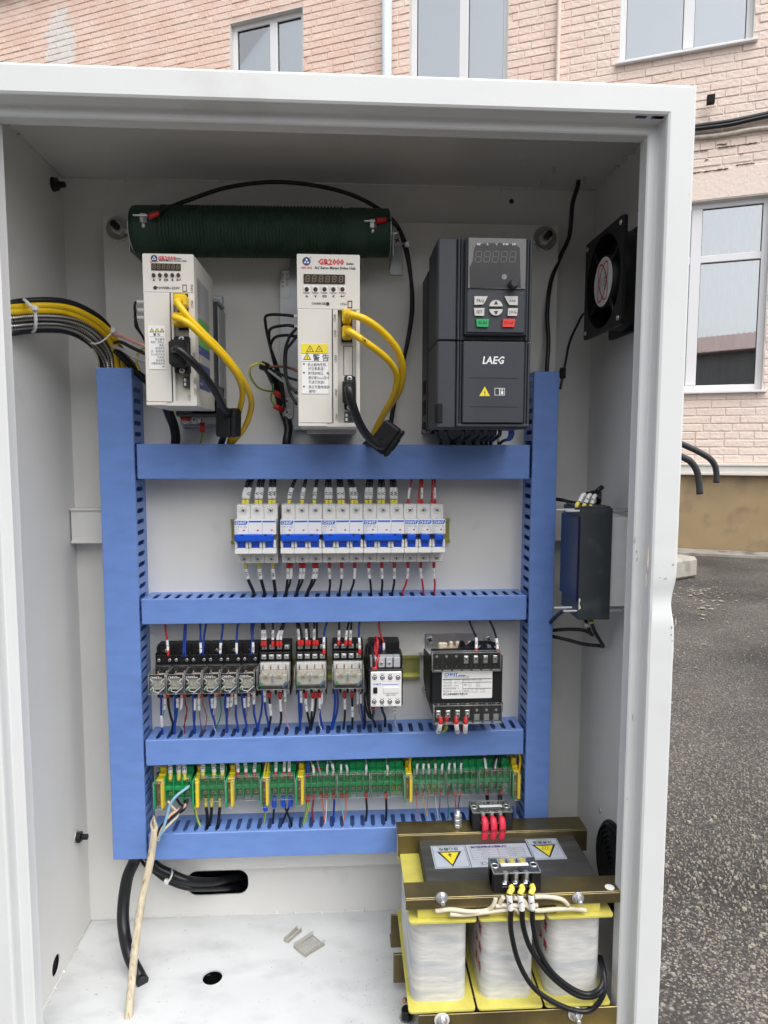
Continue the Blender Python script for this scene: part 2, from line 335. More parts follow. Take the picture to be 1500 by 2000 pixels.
    def mesh(s, name, mats, org=Vector()):
        me = bpy.data.meshes.new(name); me.from_pydata([((v - org) * S)[:] for v in s.v], [], s.f)
        for m in (mats if isinstance(mats, (list, tuple)) else [mats]): me.materials.append(m)
        me.polygons.foreach_set('material_index', s.m); me.polygons.foreach_set('use_smooth', s.s)
        if s.uv:
            uvl = me.uv_layers.new(name='UVMap')
            for i, us in s.uv.items():
                p = me.polygons[i]
                for li, u in zip(p.loop_indices, us): uvl.data[li].uv = u
        me.update(); return me
def smooth(pts, sub=5):
    pts = [Vector(p) for p in pts]
    if len(pts) < 3 or sub < 2: return pts
    P = [pts[0] * 2 - pts[1]] + pts + [pts[-1] * 2 - pts[-2]]; out = []
    for i in range(1, len(P) - 2):
        a, b, c, d = P[i - 1:i + 3]
        for k in range(sub):
            t = k / sub; out.append(0.5 * ((2 * b) + (c - a) * t + (2 * a - 5 * b + 4 * c - d) * t * t + (3 * b - a - 3 * c + d) * t ** 3))
    out.append(P[-2].copy()); return out
ORG = {}
def link(o, parent=None, org=Vector()):
    COL.objects.link(o); ORG[o.name] = Vector(org)
    if parent: o.parent = parent; o.location = (Vector(org) - ORG[parent.name]) * S
    else: o.location = Vector(org) * S
    return o
def thing(name, label, cat, at=(0, 0, 0), group=None):
    o = bpy.data.objects.new(name, None); o.empty_display_size = 0.01; link(o, None, Vector(at)); return tag(o, label, cat, group)
def tag(o, label, cat, group=None):
    o['label'] = label; o['category'] = cat
    if group: o['group'] = group
    return o
def build(name, mb, mats, parent=None, at=None, label=None, kind=None):
    org = Vector(at) if at is not None else (ORG[parent.name] if parent else Vector())
    o = bpy.data.objects.new(name, mb.mesh(name, mats, org)); link(o, parent, org)
    if label: o['label'] = label
    if kind: o['kind'] = kind
    return o
def inst(name, me, parent, at, rot=None, sc=None, label=None):
    o = bpy.data.objects.new(name, me); link(o, parent, Vector(at))
    if rot: o.rotation_euler = rot
    if sc: o.scale = sc
    if label: o['label'] = label
    return o
def dup(root, d, label, group=None):
    d = Vector(d)
    def cp(o, par):
        c = o.copy(); COL.objects.link(c); ORG[c.name] = ORG[o.name] + d
        if par: c.parent = par
        for ch in o.children: cp(ch, c)
        return c
    r = cp(root, None); r.location = root.location + d * S; r['label'] = label
    if group: r['group'] = group
    return r
def screw_mesh(r, h=1.6, mats=None, washer=0, slot='x'):
    b = MB()
    if washer: b.cyl((0, 0, 0), (0, -1, 0), washer, 0.8, 20, mi=0)
    z = 0.8 if washer else 0
    b.lathe((0, 0, 0), (0, -1, 0), [(z, r * 0.96), (z + h * 0.6, r), (z + h, r * 0.72)], 14, 0)
    y = -(z + h) - 0.06; t = r * 0.14; L = r * 0.6
    if slot == 'x':  # dark cross laid on the head, painted as shade of a driver recess
        for a in (random.uniform(0.2, 1.2),):
            for k in (0, math.pi / 2):
                ca, sa = math.cos(a + k), math.sin(a + k)
                b.poly([(ca * L - sa * -t, y, sa * L + ca * -t), (ca * L - sa * t, y, sa * L + ca * t), (-ca * L - sa * t, y, -sa * L + ca * t), (-ca * L + sa * t, y, -sa * L - ca * t)][::-1], 1)
    return b.mesh('screw', mats or [STEEL, INK])
SCREW3 = [screw_mesh(3.2, 0.7) for _ in range(4)]
SCREW2 = [screw_mesh(2.3, 0.7) for _ in range(4)]
SCREWB = [screw_mesh(2.0, 1.0, [BRASS, INK]) for _ in range(3)]
SCREWB3 = [screw_mesh(2.7, 1.0, [BRASS, INK]) for _ in range(3)]
SCREWC = [screw_mesh(2.7, 1.0, [COPPER, INK]) for _ in range(3)]
SCREW4 = [screw_mesh(4.4, 2.2, washer=5.6) for _ in range(3)]
SCREW6 = screw_mesh(6.0, 3.0, washer=7.0)
def rrect(x0, x1, y0, y1, r, n=4):
    p = []
    for cx, cy, a0 in ((x1 - r, y0 + r, -90), (x1 - r, y1 - r, 0), (x0 + r, y1 - r, 90), (x0 + r, y0 + r, 180)):
        for i in range(n + 1): a = math.radians(a0 + 90 * i / n); p.append((cx + r * math.cos(a), cy + r * math.sin(a)))
    return p
def circ(cx, cy, r, n=20, ry=None): return [(cx + r * math.cos(2 * math.pi * i / n), cy + (ry or r) * math.sin(2 * math.pi * i / n)) for i in range(n)]
X, Y, Z = (1, 0, 0), (0, 1, 0), (0, 0, 1)
# ---------------------------------------------------------------- ground
GZ = -1014.0
def asphalt():
    m = bpy.data.materials.new('asphalt'); m.use_nodes = True; t = m.node_tree; b = t.nodes['Principled BSDF']; b.inputs['Roughness'].default_value = 0.8
    tc = t.nodes.new('ShaderNodeTexCoord')
    vo = t.nodes.new('ShaderNodeTexVoronoi'); vo.inputs['Scale'].default_value = 230; vo.inputs['Randomness'].default_value = 1
    t.links.new(tc.outputs['Object'], vo.inputs['Vector'])
    hs_ = t.nodes.new('ShaderNodeSeparateColor'); t.links.new(vo.outputs['Color'], hs_.inputs[0])
    r = t.nodes.new('ShaderNodeValToRGB'); r.color_ramp.elements[0].position = 0.0; r.color_ramp.elements[0].color = (0.042, 0.037, 0.034, 1)
    r.color_ramp.elements[1].position = 1.0; r.color_ramp.elements[1].color = (0.22, 0.20, 0.175, 1)
    for p, c in ((0.45, 0.056), (0.72, 0.084), (0.86, 0.125)):
        e = r.color_ramp.elements.new(p); e.color = (c, c * 0.92, c * 0.85, 1)
    t.links.new(hs_.outputs[0], r.inputs[0])
    n = t.nodes.new('ShaderNodeTexNoise'); n.inputs['Scale'].default_value = 1.6; n.inputs['Detail'].default_value = 6; t.links.new(tc.outputs['Object'], n.inputs['Vector'])
    mr = t.nodes.new('ShaderNodeMapRange'); mr.inputs['From Min'].default_value = 0.3; mr.inputs['From Max'].default_value = 0.7; mr.inputs['To Min'].default_value = 0.5; mr.inputs['To Max'].default_value = 1.55
    t.links.new(n.outputs[0], mr.inputs[0])
    mx = t.nodes.new('ShaderNodeMix'); mx.data_type = 'RGBA'; mx.blend_type = 'MULTIPLY'; mx.inputs[0].default_value = 1
    t.links.new(r.outputs[0], mx.inputs[6]); t.links.new(mr.outputs[0], mx.inputs[7]); t.links.new(mx.outputs[2], b.inputs['Base Color'])
    bp = t.nodes.new('ShaderNodeBump'); bp.inputs['Strength'].default_value = 0.9; bp.inputs['Distance'].default_value = 0.004
    t.links.new(hs_.outputs[0], bp.inputs['Height']); t.links.new(bp.outputs[0], b.inputs['Normal']); return m
ASPH = asphalt()
g = MB(); st = 400
xs = [-60000, -12000, -3000] + list(range(-2000, 8001, 500)) + [14000, 60000]; ys = [-60000, -12000, -3000] + list(range(-1500, 8001, 500)) + [16000, 60000]
for yy in ys:
    for xx in xs: g.v.append(Vector((xx, yy, GZ + (noise.noise(Vector((xx * 0.0007, yy * 0.0007, 3))) * 14 if -3000 < xx < 8001 and -3000 < yy < 4500 else 0))))
nx = len(xs)
for j in range(len(ys) - 1):
    for i in range(nx - 1): g.face((j * nx + i, j * nx + i + 1, (j + 1) * nx + i + 1, (j + 1) * nx + i), 0, True)
build('ground', g, ASPH, kind='structure')
STONEM = mat('pale_pebbles', (0.26, 0.235, 0.20), 0.8, var=0.45, scale=90)
g = MB(); rr = random.Random(3)
for i in range(5600):
    px = rr.uniform(1285, 1560); py = 1130 + 900 * rr.random() ** 0.8
    c = qz(px, py, GZ + 2); r = rr.uniform(0.9, 3.0) * (1 if rr.random() < 0.97 else 2.2)
    a = rr.uniform(0, 6.28); st = len(g.v); h = r * rr.uniform(0.4, 0.8); k = 5
    for lv, f in ((-3, 1.1), (h * 0.7, 0.8)):
        for j in range(k): an = a + 6.283 * j / k; g.v.append(c + Vector((math.cos(an) * r * f * rr.uniform(0.8, 1.3), math.sin(an) * r * f * rr.uniform(0.8, 1.2), lv)))
    for j in range(k): g.face((st + j, st + (j + 1) % k, st + k + (j + 1) % k, st + k + j))
    g.face([st + k + j for j in range(k)])
build('gravel', g, STONEM, kind='stuff')['label'] = 'small pale stones bedded in the asphalt right of the cabinet'

# ---------------------------------------------------------------- painted brick building
P0 = Vector((4042.05, 5602.49, GZ)); WE = Vector((0.92128, -0.38889, 0)).normalized(); WN = Vector((WE.y, -WE.x, 0))
def wl(px, py, off=0):
    r = ray(px, py); p0 = P0 + WN * off; t = (p0 - CAM_P).dot(WN) / r.dot(WN); p = CAM_P + r * t - P0; return p.dot(WE), p.z
def wproj(s, z, y=0):
    p = P0 + WE * s - WN * y + Vector((0, 0, z)) - CAM_P; k = p.dot(CW); return 750 + CAM_F * p.dot(CR) / k, 1000 - CAM_F * p.dot(CU) / k, k
bld = thing('brick_building', 'long pink painted brick building with white framed windows behind the open cabinet', 'building')
def pinkmat(name, c1, c2, bump, var=1.0):
    m = bpy.data.materials.new(name); m.use_nodes = True; t = m.node_tree; b = t.nodes['Principled BSDF']; b.inputs['Roughness'].default_value = 0.75
    tc = t.nodes.new('ShaderNodeTexCoord'); tc.object = bld
    def nz(sc, det=5):
        n = t.nodes.new('ShaderNodeTexNoise'); n.inputs['Scale'].default_value = sc; n.inputs['Detail'].default_value = det; t.links.new(tc.outputs['Object'], n.inputs['Vector']); return n
    def mrg(i, a, b_):
        r = t.nodes.new('ShaderNodeMapRange'); r.inputs['From Min'].default_value = a; r.inputs['From Max'].default_value = b_; t.links.new(i, r.inputs[0]); return r.outputs[0]
    def mix(f, a, b_):
        x = t.nodes.new('ShaderNodeMix'); x.data_type = 'RGBA'; t.links.new(f, x.inputs[0])
        for s_, v in ((6, a), (7, b_)):
            if isinstance(v, tuple): x.inputs[s_].default_value = v + (1,)
            else: t.links.new(v, x.inputs[s_])
        return x.outputs[2]
    sp = t.nodes.new('ShaderNodeSeparateXYZ'); t.links.new(tc.outputs['Object'], sp.inputs[0])
    a = mix(mrg(nz(3).outputs[0], 0.35, 0.65), c1, c2)
    a = mix(mrg(sp.outputs[0], -4.5, 0.5), a, (0.85, 0.72, 0.64)) if var else a
    a = mix(mrg(nz(30).outputs[0], 0.62, 0.75), a, (0.60, 0.50, 0.44))
    a = mix(mrg(nz(55, 3).outputs[0], 0.70, 0.80), a, (0.36, 0.22, 0.16))
    # weathered patch of whitewash on the left part of the wall
    s0, z0 = wl(118, 85); d = t.nodes.new('ShaderNodeVectorMath'); d.operation = 'SUBTRACT'; d.inputs[1].default_value = (s0 * S, 0, z0 * S - 0.05); t.links.new(tc.outputs['Object'], d.inputs[0])
    sc = t.nodes.new('ShaderNodeVectorMath'); sc.operation = 'MULTIPLY'; sc.inputs[1].default_value = (3.6, 0, 1.9); t.links.new(d.outputs[0], sc.inputs[0])
    ln = t.nodes.new('ShaderNodeVectorMath'); ln.operation = 'LENGTH'; t.links.new(sc.outputs[0], ln.inputs[0])
    ad = t.nodes.new('ShaderNodeMath'); ad.operation = 'MULTIPLY_ADD'; ad.inputs[1].default_value = 1.5; t.links.new(nz(5).outputs[0], ad.inputs[0]); t.links.new(ln.outputs['Value'], ad.inputs[2])
    inv = t.nodes.new('ShaderNodeMath'); inv.operation = 'SUBTRACT'; inv.inputs[0].default_value = 1; t.links.new(mrg(ad.outputs[0], 1.45, 1.75), inv.inputs[1])
    a = mix(inv.outputs[0], a, (0.80, 0.75, 0.71)); t.links.new(a, b.inputs['Base Color'])
    bp = t.nodes.new('ShaderNodeBump'); bp.inputs['Strength'].default_value = bump; bp.inputs['Distance'].default_value = 0.012
    t.links.new(nz(28, 6).outputs[0], bp.inputs['Height']); t.links.new(bp.outputs[0], b.inputs['Normal']); return m
PINK = pinkmat('pink_painted_brick', (0.82, 0.59, 0.485), (0.88, 0.70, 0.60), 0.7)
PINKM = pinkmat('pink_painted_mortar', (0.76, 0.53, 0.43), (0.82, 0.62, 0.52), 0.8)
PINKP = pinkmat('pink_painted_plaster', (0.80, 0.63, 0.53), (0.82, 0.66, 0.56), 0.4)
OCHRE = mat('ochre_plinth_render', (0.34, 0.25, 0.14), 0.85, var=0.12, scale=2.5, bump=0.6, bscale=25, col2=(0.22, 0.165, 0.10), fac2=(0.5, 0.66), scale2=3)
UPVC = mat('white_window_plastic', (0.80, 0.80, 0.82), 0.35, var=0.02)
REVEAL = mat('white_painted_reveal', (0.66, 0.64, 0.61), 0.7, var=0.08, scale=5, bump=0.4, bscale=30)
BLIND = mat('pale_blind_slats', (0.86, 0.93, 0.94), 0.6, var=0.03)
CURT = mat('sheer_curtain', (0.34, 0.36, 0.38), 0.9, var=0.06, stretch=(30, 1, 0.4), scale=1.5)
ROOMM = mat('dim_room', (0.16, 0.17, 0.18), 0.9)
LEDGE = mat('white_ledge_metal', (0.70, 0.68, 0.62), 0.5, var=0.06, scale=4)
PIPEW = mat('pale_downpipe', (0.55, 0.64, 0.70), 0.35, var=0.03)
CONC = mat('weathered_concrete', (0.30, 0.28, 0.25), 0.9, var=0.2, scale=8, bump=0.7, bscale=60, col2=(0.14, 0.13, 0.12), fac2=(0.5, 0.66), scale2=5)
EAVE = mat('dark_red_eave', (0.20, 0.05, 0.04), 0.6)
CONDUIT = mat('flaking_white_conduit', (0.56, 0.52, 0.47), 0.6, var=0.2, scale=18, bump=0.6, bscale=40)
WINS = [(-5513, -4539, 4700, 6075, -4960), (-3260, -2184, 4700, 6150, -2670), (-1085, 112, 4832, 6150, -450), (-1500, 335, 1600, 3432, -305)]
SX0, SX1 = -10200, 1800
# brick courses: near, visible bricks are parts of their own, the rest one joined part
variants = []
vr = random.Random(5)
for k in range(8):
    b = MB(); b.box(-125, 125, -1.5, 12, -33, 33, 4)
    for v in b.v:
        v += Vector((vr.uniform(-2.5, 2.5), vr.uniform(-1.6, 1.2), vr.uniform(-2.0, 2.0)))
    variants.append(b)
cand = []; row = 0; z = 892 + 38
br = random.Random(11)
while z < 7090:
    s = SX0 + (row % 2) * 131 + (65 if row % 5 == 4 else 0)
    half = row % 6 == 3
    while s < SX1:
        L = 131 if half else 262
        segs = [(s + 6, s + L - 7)]
        for (a, b_, z0, z1, _) in list(WINS) + [(-1560, 380, 3432, 3712, 0)]:
            if z + 30 > z0 and z - 30 < z1:
                ns = []
                for u0, u1 in segs:
                    if u1 <= a or u0 >= b_: ns.append((u0, u1)); continue
                    if u0 < a: ns.append((u0, a - 1))
                    if u1 > b_: ns.append((b_ + 1, u1))
                segs = ns
        for u0, u1 in segs:
            if u1 - u0 > 35: cand.append(((u0 + u1) / 2, z, (u1 - u0) / 248))
        s += L
    z += 77; row += 1
def seen(c, z):
    px, py, k = wproj(c, z)
    return -20 < px < 1520 and -20 < py < 960 and (py < 118 + 0.0338 * max(px, 0) or px > 1290 + 72 * (2000 - py) / 1832 - 12)
vis = sorted([b for b in cand if seen(b[0], b[1])], key=lambda b: wproj(b[0], b[1])[2]); front = set(vis[:300])
vm = [[v.mesh('brick', PINK) for v in variants]]
rest = MB()
for b in cand:
    c, z, sc = b; k = br.randrange(8); dy = br.uniform(-2.5, 2.0)
    if b in front:
        o = inst('brick', vm[0][k], bld, (c, dy, z), (0, br.uniform(-0.012, 0.012), br.uniform(-0.01, 0.01)), (sc, 1, 1))
    elif wproj(c, z)[2] > 0:
        rest.add(variants[k], Matrix.Translation((c, dy, z)) @ Matrix.Diagonal((sc, 1, 1, 1)))
build('brickwork', rest, PINK, bld, kind='stuff')
wallm = MB()
wallm.prism([(SX0, 880), (SX1, 880), (SX1, 7120), (SX0, 7120)], (0, 6, 0), X, Z, -240, holes=[[(a, z0), (b_, z0), (b_, z1), (a, z1)] for a, b_, z0, z1, _ in WINS])
build('wall', wallm, PINKM, bld)
build('lintel', MB().box(-1560, 380, -3, 8, 3432, 3706, 4), PINKP, bld, label='smooth plastered band over the lower window')
build('plinth', MB().box(SX0, SX1, 20, 240, -60, 770, 5), OCHRE, bld)
build('ledge', MB().box(SX0, SX1, -45, 30, 770, 800, 4).box(SX0, SX1, -30, 30, 800, 862, 4).box(SX0, SX1, -42, 30, 862, 884, 3), LEDGE, bld)
build('roof_eave', MB().box(SX0, SX1, -130, 300, 7120, 7260, 8), EAVE, bld)
build('rear_wall', MB().box(SX0, SX1, 2600, 2700, 0, 7060).box(SX0, SX0 + 100, 240, 2600, 0, 7060).box(SX1 - 100, SX1, 240, 2600, 0, 7060), PINKM, bld)
def window(a, b_, z0, z1, mull, kind, transom=None, D=95, fw=62):
    r = build('window', MB().box(a - 2, a + 8, 2, D + 60, z0, z1).box(b_ - 8, b_ + 2, 2, D + 60, z0, z1).box(a, b_, 2, D + 60, z1 - 8, z1 + 4), REVEAL, bld)
    f = MB(); y0, y1 = D - 25, D + 35
    f.box(a, a + fw, y0, y1, z0, z1, 4); f.box(b_ - fw, b_, y0, y1, z0, z1, 4); f.box(a + fw, b_ - fw, y0, y1, z0, z0 + fw, 4); f.box(a + fw, b_ - fw, y0, y1, z1 - fw, z1, 4)
    f.box(mull - 48, mull + 48, y0 - 4, y1, z0 + fw, z1 - fw, 4)
    if transom: f.box(a + fw, mull - 48, y0 - 2, y1, transom - 34, transom + 34, 4); f.box(mull + 48, b_ - fw, y0 - 2, y1, transom - 34, transom + 34, 4)
    build('frame', f, UPVC, r)
    build('sill', MB().box(a - 30, b_ + 30, -52, D, z0 - 26, z0 - 4, 3), UPVC, r)
    zs = [(z0 + fw, z1 - fw)] if not transom else [(z0 + fw, transom - 34), (transom + 34, z1 - fw)]
    for xa, xb in ((a + fw, mull - 48), (mull + 48, b_ - fw)):
        for za, zb_ in zs:
            build('pane', MB().box(xa, xb, D + 4, D + 7, za, zb_), GLASS, r)
            build('gasket', MB().box(xa, xa + 5, D - 6, D + 2, za, zb_).box(xb - 5, xb, D - 6, D + 2, za, zb_).box(xa + 5, xb - 5, D - 6, D + 2, za, za + 5).box(xa + 5, xb - 5, D - 6, D + 2, zb_ - 5, zb_), BLACKM, r)
    m = MB()
    if kind == 'blind':
        z = z0 + fw - 20 if a > -1200 else z0
        while z < z1:
            for xa, xb in ((a + fw - 5, mull - 20), (mull + 20, b_ - fw + 5)):
                m.poly([(xa, D + 60, z), (xb, D + 60, z), (xb, D + 65, z + 23), (xa, D + 65, z + 23)])
            z += 20
        build('blind', m, BLIND, r)
        m = MB().box(a - 100, b_ + 100, 700, 710, z0 - 100, z1 + 100)
        build('room', m, ROOMM, r)
    else:
        n = 160; st = len(m.v)
        for i in range(n + 1):
            s = a + (b_ - a) * i / n; y = D + 170 + 22 * math.sin(i * 0.9) + 14 * math.sin(i * 0.37 + 1)
            m.v += [Vector((s, y, z0 - 40)), Vector((s, y, z1))]
        for i in range(n): m.face((st + 2 * i, st + 2 * i + 2, st + 2 * i + 3, st + 2 * i + 1), 0, True)
        build('curtain', m, CURT, r)
        build('room', MB().box(a - 100, b_ + 100, 900, 910, z0 - 100, z1 + 100), ROOMM, r)
    return r
for (a, b_, z0, z1, mu), kd, tr in zip(WINS, ('blind', 'blind', 'blind', 'curtain'), (None, None, None, 2888)): window(a, b_, z0, z1, mu, kd, tr)
bld.location = P0 * S; bld.rotation_euler = (0, 0, math.atan2(WE.y, WE.x))
def wallpt(s, z, off): return P0 + WE * s + WN * off + Vector((0, 0, z))
def rot_wall(o): return o
o = thing('downpipe', 'pale blue grey rain downpipe running up the pink wall between two upper windows', 'pipe', wallpt(-3487, 900, 90))
m = MB(); m.tube([wallpt(-3487, 900, 90), wallpt(-3487, 7000, 90)], 54, 16, sub=1); build('pipe', m, PIPEW, o)
m = MB()
for z in (1800, 3400, 5000, 5620): m.box(-20, 20, -60, 60, 0, 30).v
mm = MB()
for z in (1800, 3400, 5000, 6600): mm.cyl(wallpt(-3487, z, 90), 'z', 60, 30, 18)
build('bracket', mm, STEEL, o)
o = build('thin_wall_pipe', MB().tube([wallpt(-1669, 900, 30), wallpt(-1669, 3000, 30), wallpt(-1669, 7000, 30)], 21, 10), PINKP, at=wallpt(-1669, 900, 30)); tag(o, 'thin vertical pipe painted pink like the wall, left of the upper right window', 'pipe')
o = build('wall_cable', MB().tube([wallpt(-6000, 4215, 40), wallpt(-2000, 4130, 40), wallpt(-330, 4108, 42), wallpt(260, 4132, 40), wallpt(1700, 4260, 40)], 26, 8).tube([wallpt(-6000, 4190, 60), wallpt(-2000, 4170, 60), wallpt(-330, 4078, 62), wallpt(260, 4104, 60), wallpt(1700, 4225, 60)], 20, 8), BLACKW, at=wallpt(0, 4100, 40)); tag(o, 'thick black cable bundle slung across the brick wall above the lower window', 'cable')
o = build('wall_conduit', MB().tube([wallpt(-6000, 4000, 30)] + [wallpt(s, 4012 + 6 * math.sin(s * 0.011), 30) for s in range(-1000, 1701, 90)], 19, 8), CONDUIT, at=wallpt(0, 4010, 30)); tag(o, 'old flaking white conduit below the black cable on the wall', 'conduit')
hz = wl(1386, 204)
o = build('steel_stub', MB().prism([(-34, -34), (34, -34), (34, 34), (-34, 34)], wallpt(hz[0], hz[1], 60), WE, Z, 70), DARKHOLE, at=wallpt(hz[0], hz[1], 60)); tag(o, 'small square dark metal stub sticking out of the brick wall', 'bracket')
# a few broken, hollow joints in the old brickwork are built as dark gaps
gp = random.Random(9); m = MB()
for (px, py, ln) in ((1385, 183 / 2, 60), (1392, 96, 70), (1360, 297, 200), (1440, 285, 330), (1375, 336, 420), (1455, 322, 160), (1380, 313, 30), (1448, 302, 26), (1410, 283, 90), (1270, 118, 50)):
    s, z = wl(px, py); k = int(ln / 14) + 2; pts = []
    for i in range(k): pts.append((s - ln / 2 + ln * i / (k - 1), z + gp.uniform(-7, 1)))
    for i in range(k)[::-1]: pts.append((s - ln / 2 + ln * i / (k - 1), z + gp.uniform(4, 11)))
    m.prism(pts, (0, -7.6, 0), X, Z, 1.0)
gapo = build('broken_joint', m, mat('open_joint', (0.10, 0.065, 0.045), 0.95), bld, kind='stuff')
# storage building across the yard, seen only mirrored in the lower window
sb = thing('storage_shed', 'low grey storage building with ribbed red brown roof mirrored in the lower window', 'shed', (-2500, -15000, GZ))
m = MB().box(-16000, 9000, -19000, -14800, GZ, GZ + 4720, 10); build('wall', m, mat('shed_wall', (0.24, 0.24, 0.23), 0.9, var=0.1, scale=1), sb)
m = MB(); 
for i in range(125): m.poly([(-16200 + i * 200, -14500, GZ + 4700), (-16200 + i * 200 + 60, -14500, GZ + 4760), (-16200 + i * 200 + 60, -17200, GZ + 5750), (-16200 + i * 200, -17200, GZ + 5690)]); m.poly([(-16200 + i * 200 + 60, -14500, GZ + 4760), (-16200 + i * 200 + 200, -14500, GZ + 4700), (-16200 + i * 200 + 200, -17200, GZ + 5690), (-16200 + i * 200 + 60, -17200, GZ + 5750)])
m.box(-16200, 8800, -14520, -14490, GZ + 4660, GZ + 4740); build('roof', m, mat('ribbed_roof', (0.20, 0.10, 0.09), 0.5, var=0.1, scale=2), sb)
# concrete slab lying at the foot of the wall
c = qz(1330, 1140, GZ)
m = MB().box(-1100, 0, -160, 160, 0, 170, 22)
for v in m.v: v += Vector((noise.noise(v * 0.01) * 10, 0, noise.noise(v * 0.013) * 10))
o = build('concrete_block', m, CONC.copy(), at=(0, 0, 0)); o.data.materials[0].name = 'pale_concrete'; o.location = qz(1328, 1122, GZ) * S; o.rotation_euler = (0, 0, 0.5); tag(o, 'pale concrete block lying on the asphalt beside the cabinet edge', 'block')
r_ = o.data.materials[0].node_tree.nodes
for n_ in r_:
    if n_.type == 'VALTORGB': n_.color_ramp.elements[0].color = (0.33, 0.31, 0.27, 1); n_.color_ramp.elements[1].color = (0.42, 0.40, 0.35, 1)
m = MB().prism([(-9000, 0), (1800, 0), (1800, -330), (1200, -360), (600, -320), (-9000, -340)], (0, 0, 0), X, Y, 22)
o = build('kerb_strip', m, CONC, kind='structure'); o.location = (P0 + Vector((0, 0, 0))) * S; o.rotation_euler = bld.rotation_euler

# ---------------------------------------------------------------- cabinet
XL, XR, ZT, ZB, YB = -64.0, 678.0, 363.0, -714.0, 30.0
OL, OR_, OT, OB = -29.5, 640.0, 324.0, -735.0            # lip opening
cab = thing('electrical_cabinet', 'open white steel electrical cabinet full of wiring, standing in front of the building', 'cabinet', (307, -100, ZB))
slot = [q(*p, -30) for p in ((376, 1702), (467, 1702), (485, 1722), (470, 1746), (385, 1748), (366, 1736))]
slot = [(p.x, p.z) for p in slot]; s0x, s1x, s0z, s1z = min(p[0] for p in slot), max(p[0] for p in slot), min(p[1] for p in slot), max(p[1] for p in slot)
kh = q(999, 393, -30)
back = MB().prism([(XL, ZB), (XR, ZB), (XR, ZT), (XL, ZT)], (0, YB + 2, 0), X, Z, 2, holes=[rrect(s0x, s1x, s0z, s1z, 15, 5), circ(kh.x, kh.z, 3.6, 12)])
build('back_panel', back, INNER, cab)
hl = qx(110, 1885, XL); fh = qz(415, 1909, ZB)
build('left_panel', MB().prism([(-227, ZB), (YB, ZB), (YB, ZT), (-227, ZT)], (XL, 0, 0), Y, Z, -2, holes=[circ(hl.y, hl.z, 13, 20)]), INNER, cab)
build('right_panel', MB().box(XR, XR + 2, -227, YB, ZB, ZT), INNER, cab)
build('top_panel', MB().box(XL, XR, -227, YB, ZT, ZT + 1.8), INNER, cab)
build('floor_panel', MB().prism([(XL, -227), (XR, -227), (XR, YB), (XL, YB)], (0, 0, ZB), X, Y, -2, holes=[circ(fh.x, fh.y, 13, 24), ]), FLOORM, cab)
for c, n in (((s0x - 15, s1x + 15, YB + 3, YB + 60, s0z - 15, s1z + 15), 'hole_light_block'), ((XL - 60, XL - 3, hl.y - 30, hl.y + 30, hl.z - 20, hl.z + 30), 'hole_light_block'), ((fh.x - 30, fh.x + 30, fh.y - 30, fh.y + 30, ZB - 60, ZB - 3), 'hole_light_block')):
    build(n, MB().box(*c), DARKHOLE, cab) if n == 'x' else None
def cavity(x0, x1, y0, y1, z0, z1, openface):
    m = MB(); fs = {'-y': (x0, x1, y0, y0 + 1, z0, z1), '+y': (x0, x1, y1 - 1, y1, z0, z1), '-x': (x0, x0 + 1, y0, y1, z0, z1), '+x': (x1 - 1, x1, y0, y1, z0, z1), '-z': (x0, x1, y0, y1, z0, z0 + 1), '+z': (x0, x1, y0, y1, z1 - 1, z1)}
    for k, f in fs.items():
        if k != openface: m.box(*f)
    return m
build('rear_light_block', cavity(s0x - 20, s1x + 20, YB + 2.2, YB + 130, s0z - 20, s1z + 20, '-y'), DARKHOLE, cab)  # unseen black box added to keep the wall slot dark
build('side_light_block', cavity(XL - 6.2, XL - 2.2, hl.y - 30, hl.y + 30, hl.z - 20, hl.z + 30, '+x'), DARKHOLE, cab)  # thin unseen box added to shut daylight out of the side hole
build('floor_light_block', cavity(fh.x - 30, fh.x + 30, fh.y - 30, fh.y + 30, ZB - 50, ZB - 2.2, '+z'), DARKHOLE, cab)  # unseen box added underneath so the floor hole stays black
# door frame swept round the opening: (outward offset, y)
prof = [(-0.6, -210), (0, -214), (0, -225.5), (1.5, -227), (10.4, -227), (11.5, -228.2), (11.5, -243), (12.3, -245.6), (14.6, -247), (38.6, -247), (40.8, -245.9), (41.6, -243.6), (41.6, 34)]
m = MB(); loops = []
for o_, y in prof:
    k = len(m.v); m.v += [Vector((OL - o_, y, OB - o_)), Vector((OR_ + o_, y, OB - o_)), Vector((OR_ + o_, y, OT + o_)), Vector((OL - o_, y, OT + o_))]
# subdivide the long sides so the dent on the right edge can be modelled
m = MB(); ring = []
def ringpts(o_, y):
    a, b_, c, d = Vector((OL - o_, y, OB - o_)), Vector((OR_ + o_, y, OB - o_)), Vector((OR_ + o_, y, OT + o_)), Vector((OL - o_, y, OT + o_)); out = []
    for p, r, n in ((a, b_, 4), (b_, c, 160), (c, d, 4), (d, a, 60)):
        for i in range(n): out.append(p.lerp(r, i / n))
    return out
dent = q(1302, 1172, 247)
for o_, y in prof:
    pts = ringpts(o_, y)
    for p in pts:
        if p.x > 600:
            d2 = ((p.z - dent.z) / 17) ** 2 + ((p.x - 684) / 16) ** 2
            p.y += 7.5 * math.exp(-d2) if y < -200 else 0; p.x -= (1.9 * math.exp(-((p.z - dent.z + 10) / 15) ** 2) if o_ > 38 and y < -220 else 0)
            if y < -200: p.y += 1.1 * noise.noise(Vector((p.x * 0.05, 0, p.z * 0.05))) * math.exp(-((p.z - dent.z + 20) / 90) ** 2)
    ring.append(len(m.v)); m.v += pts
N = len(ringpts(0, 0))
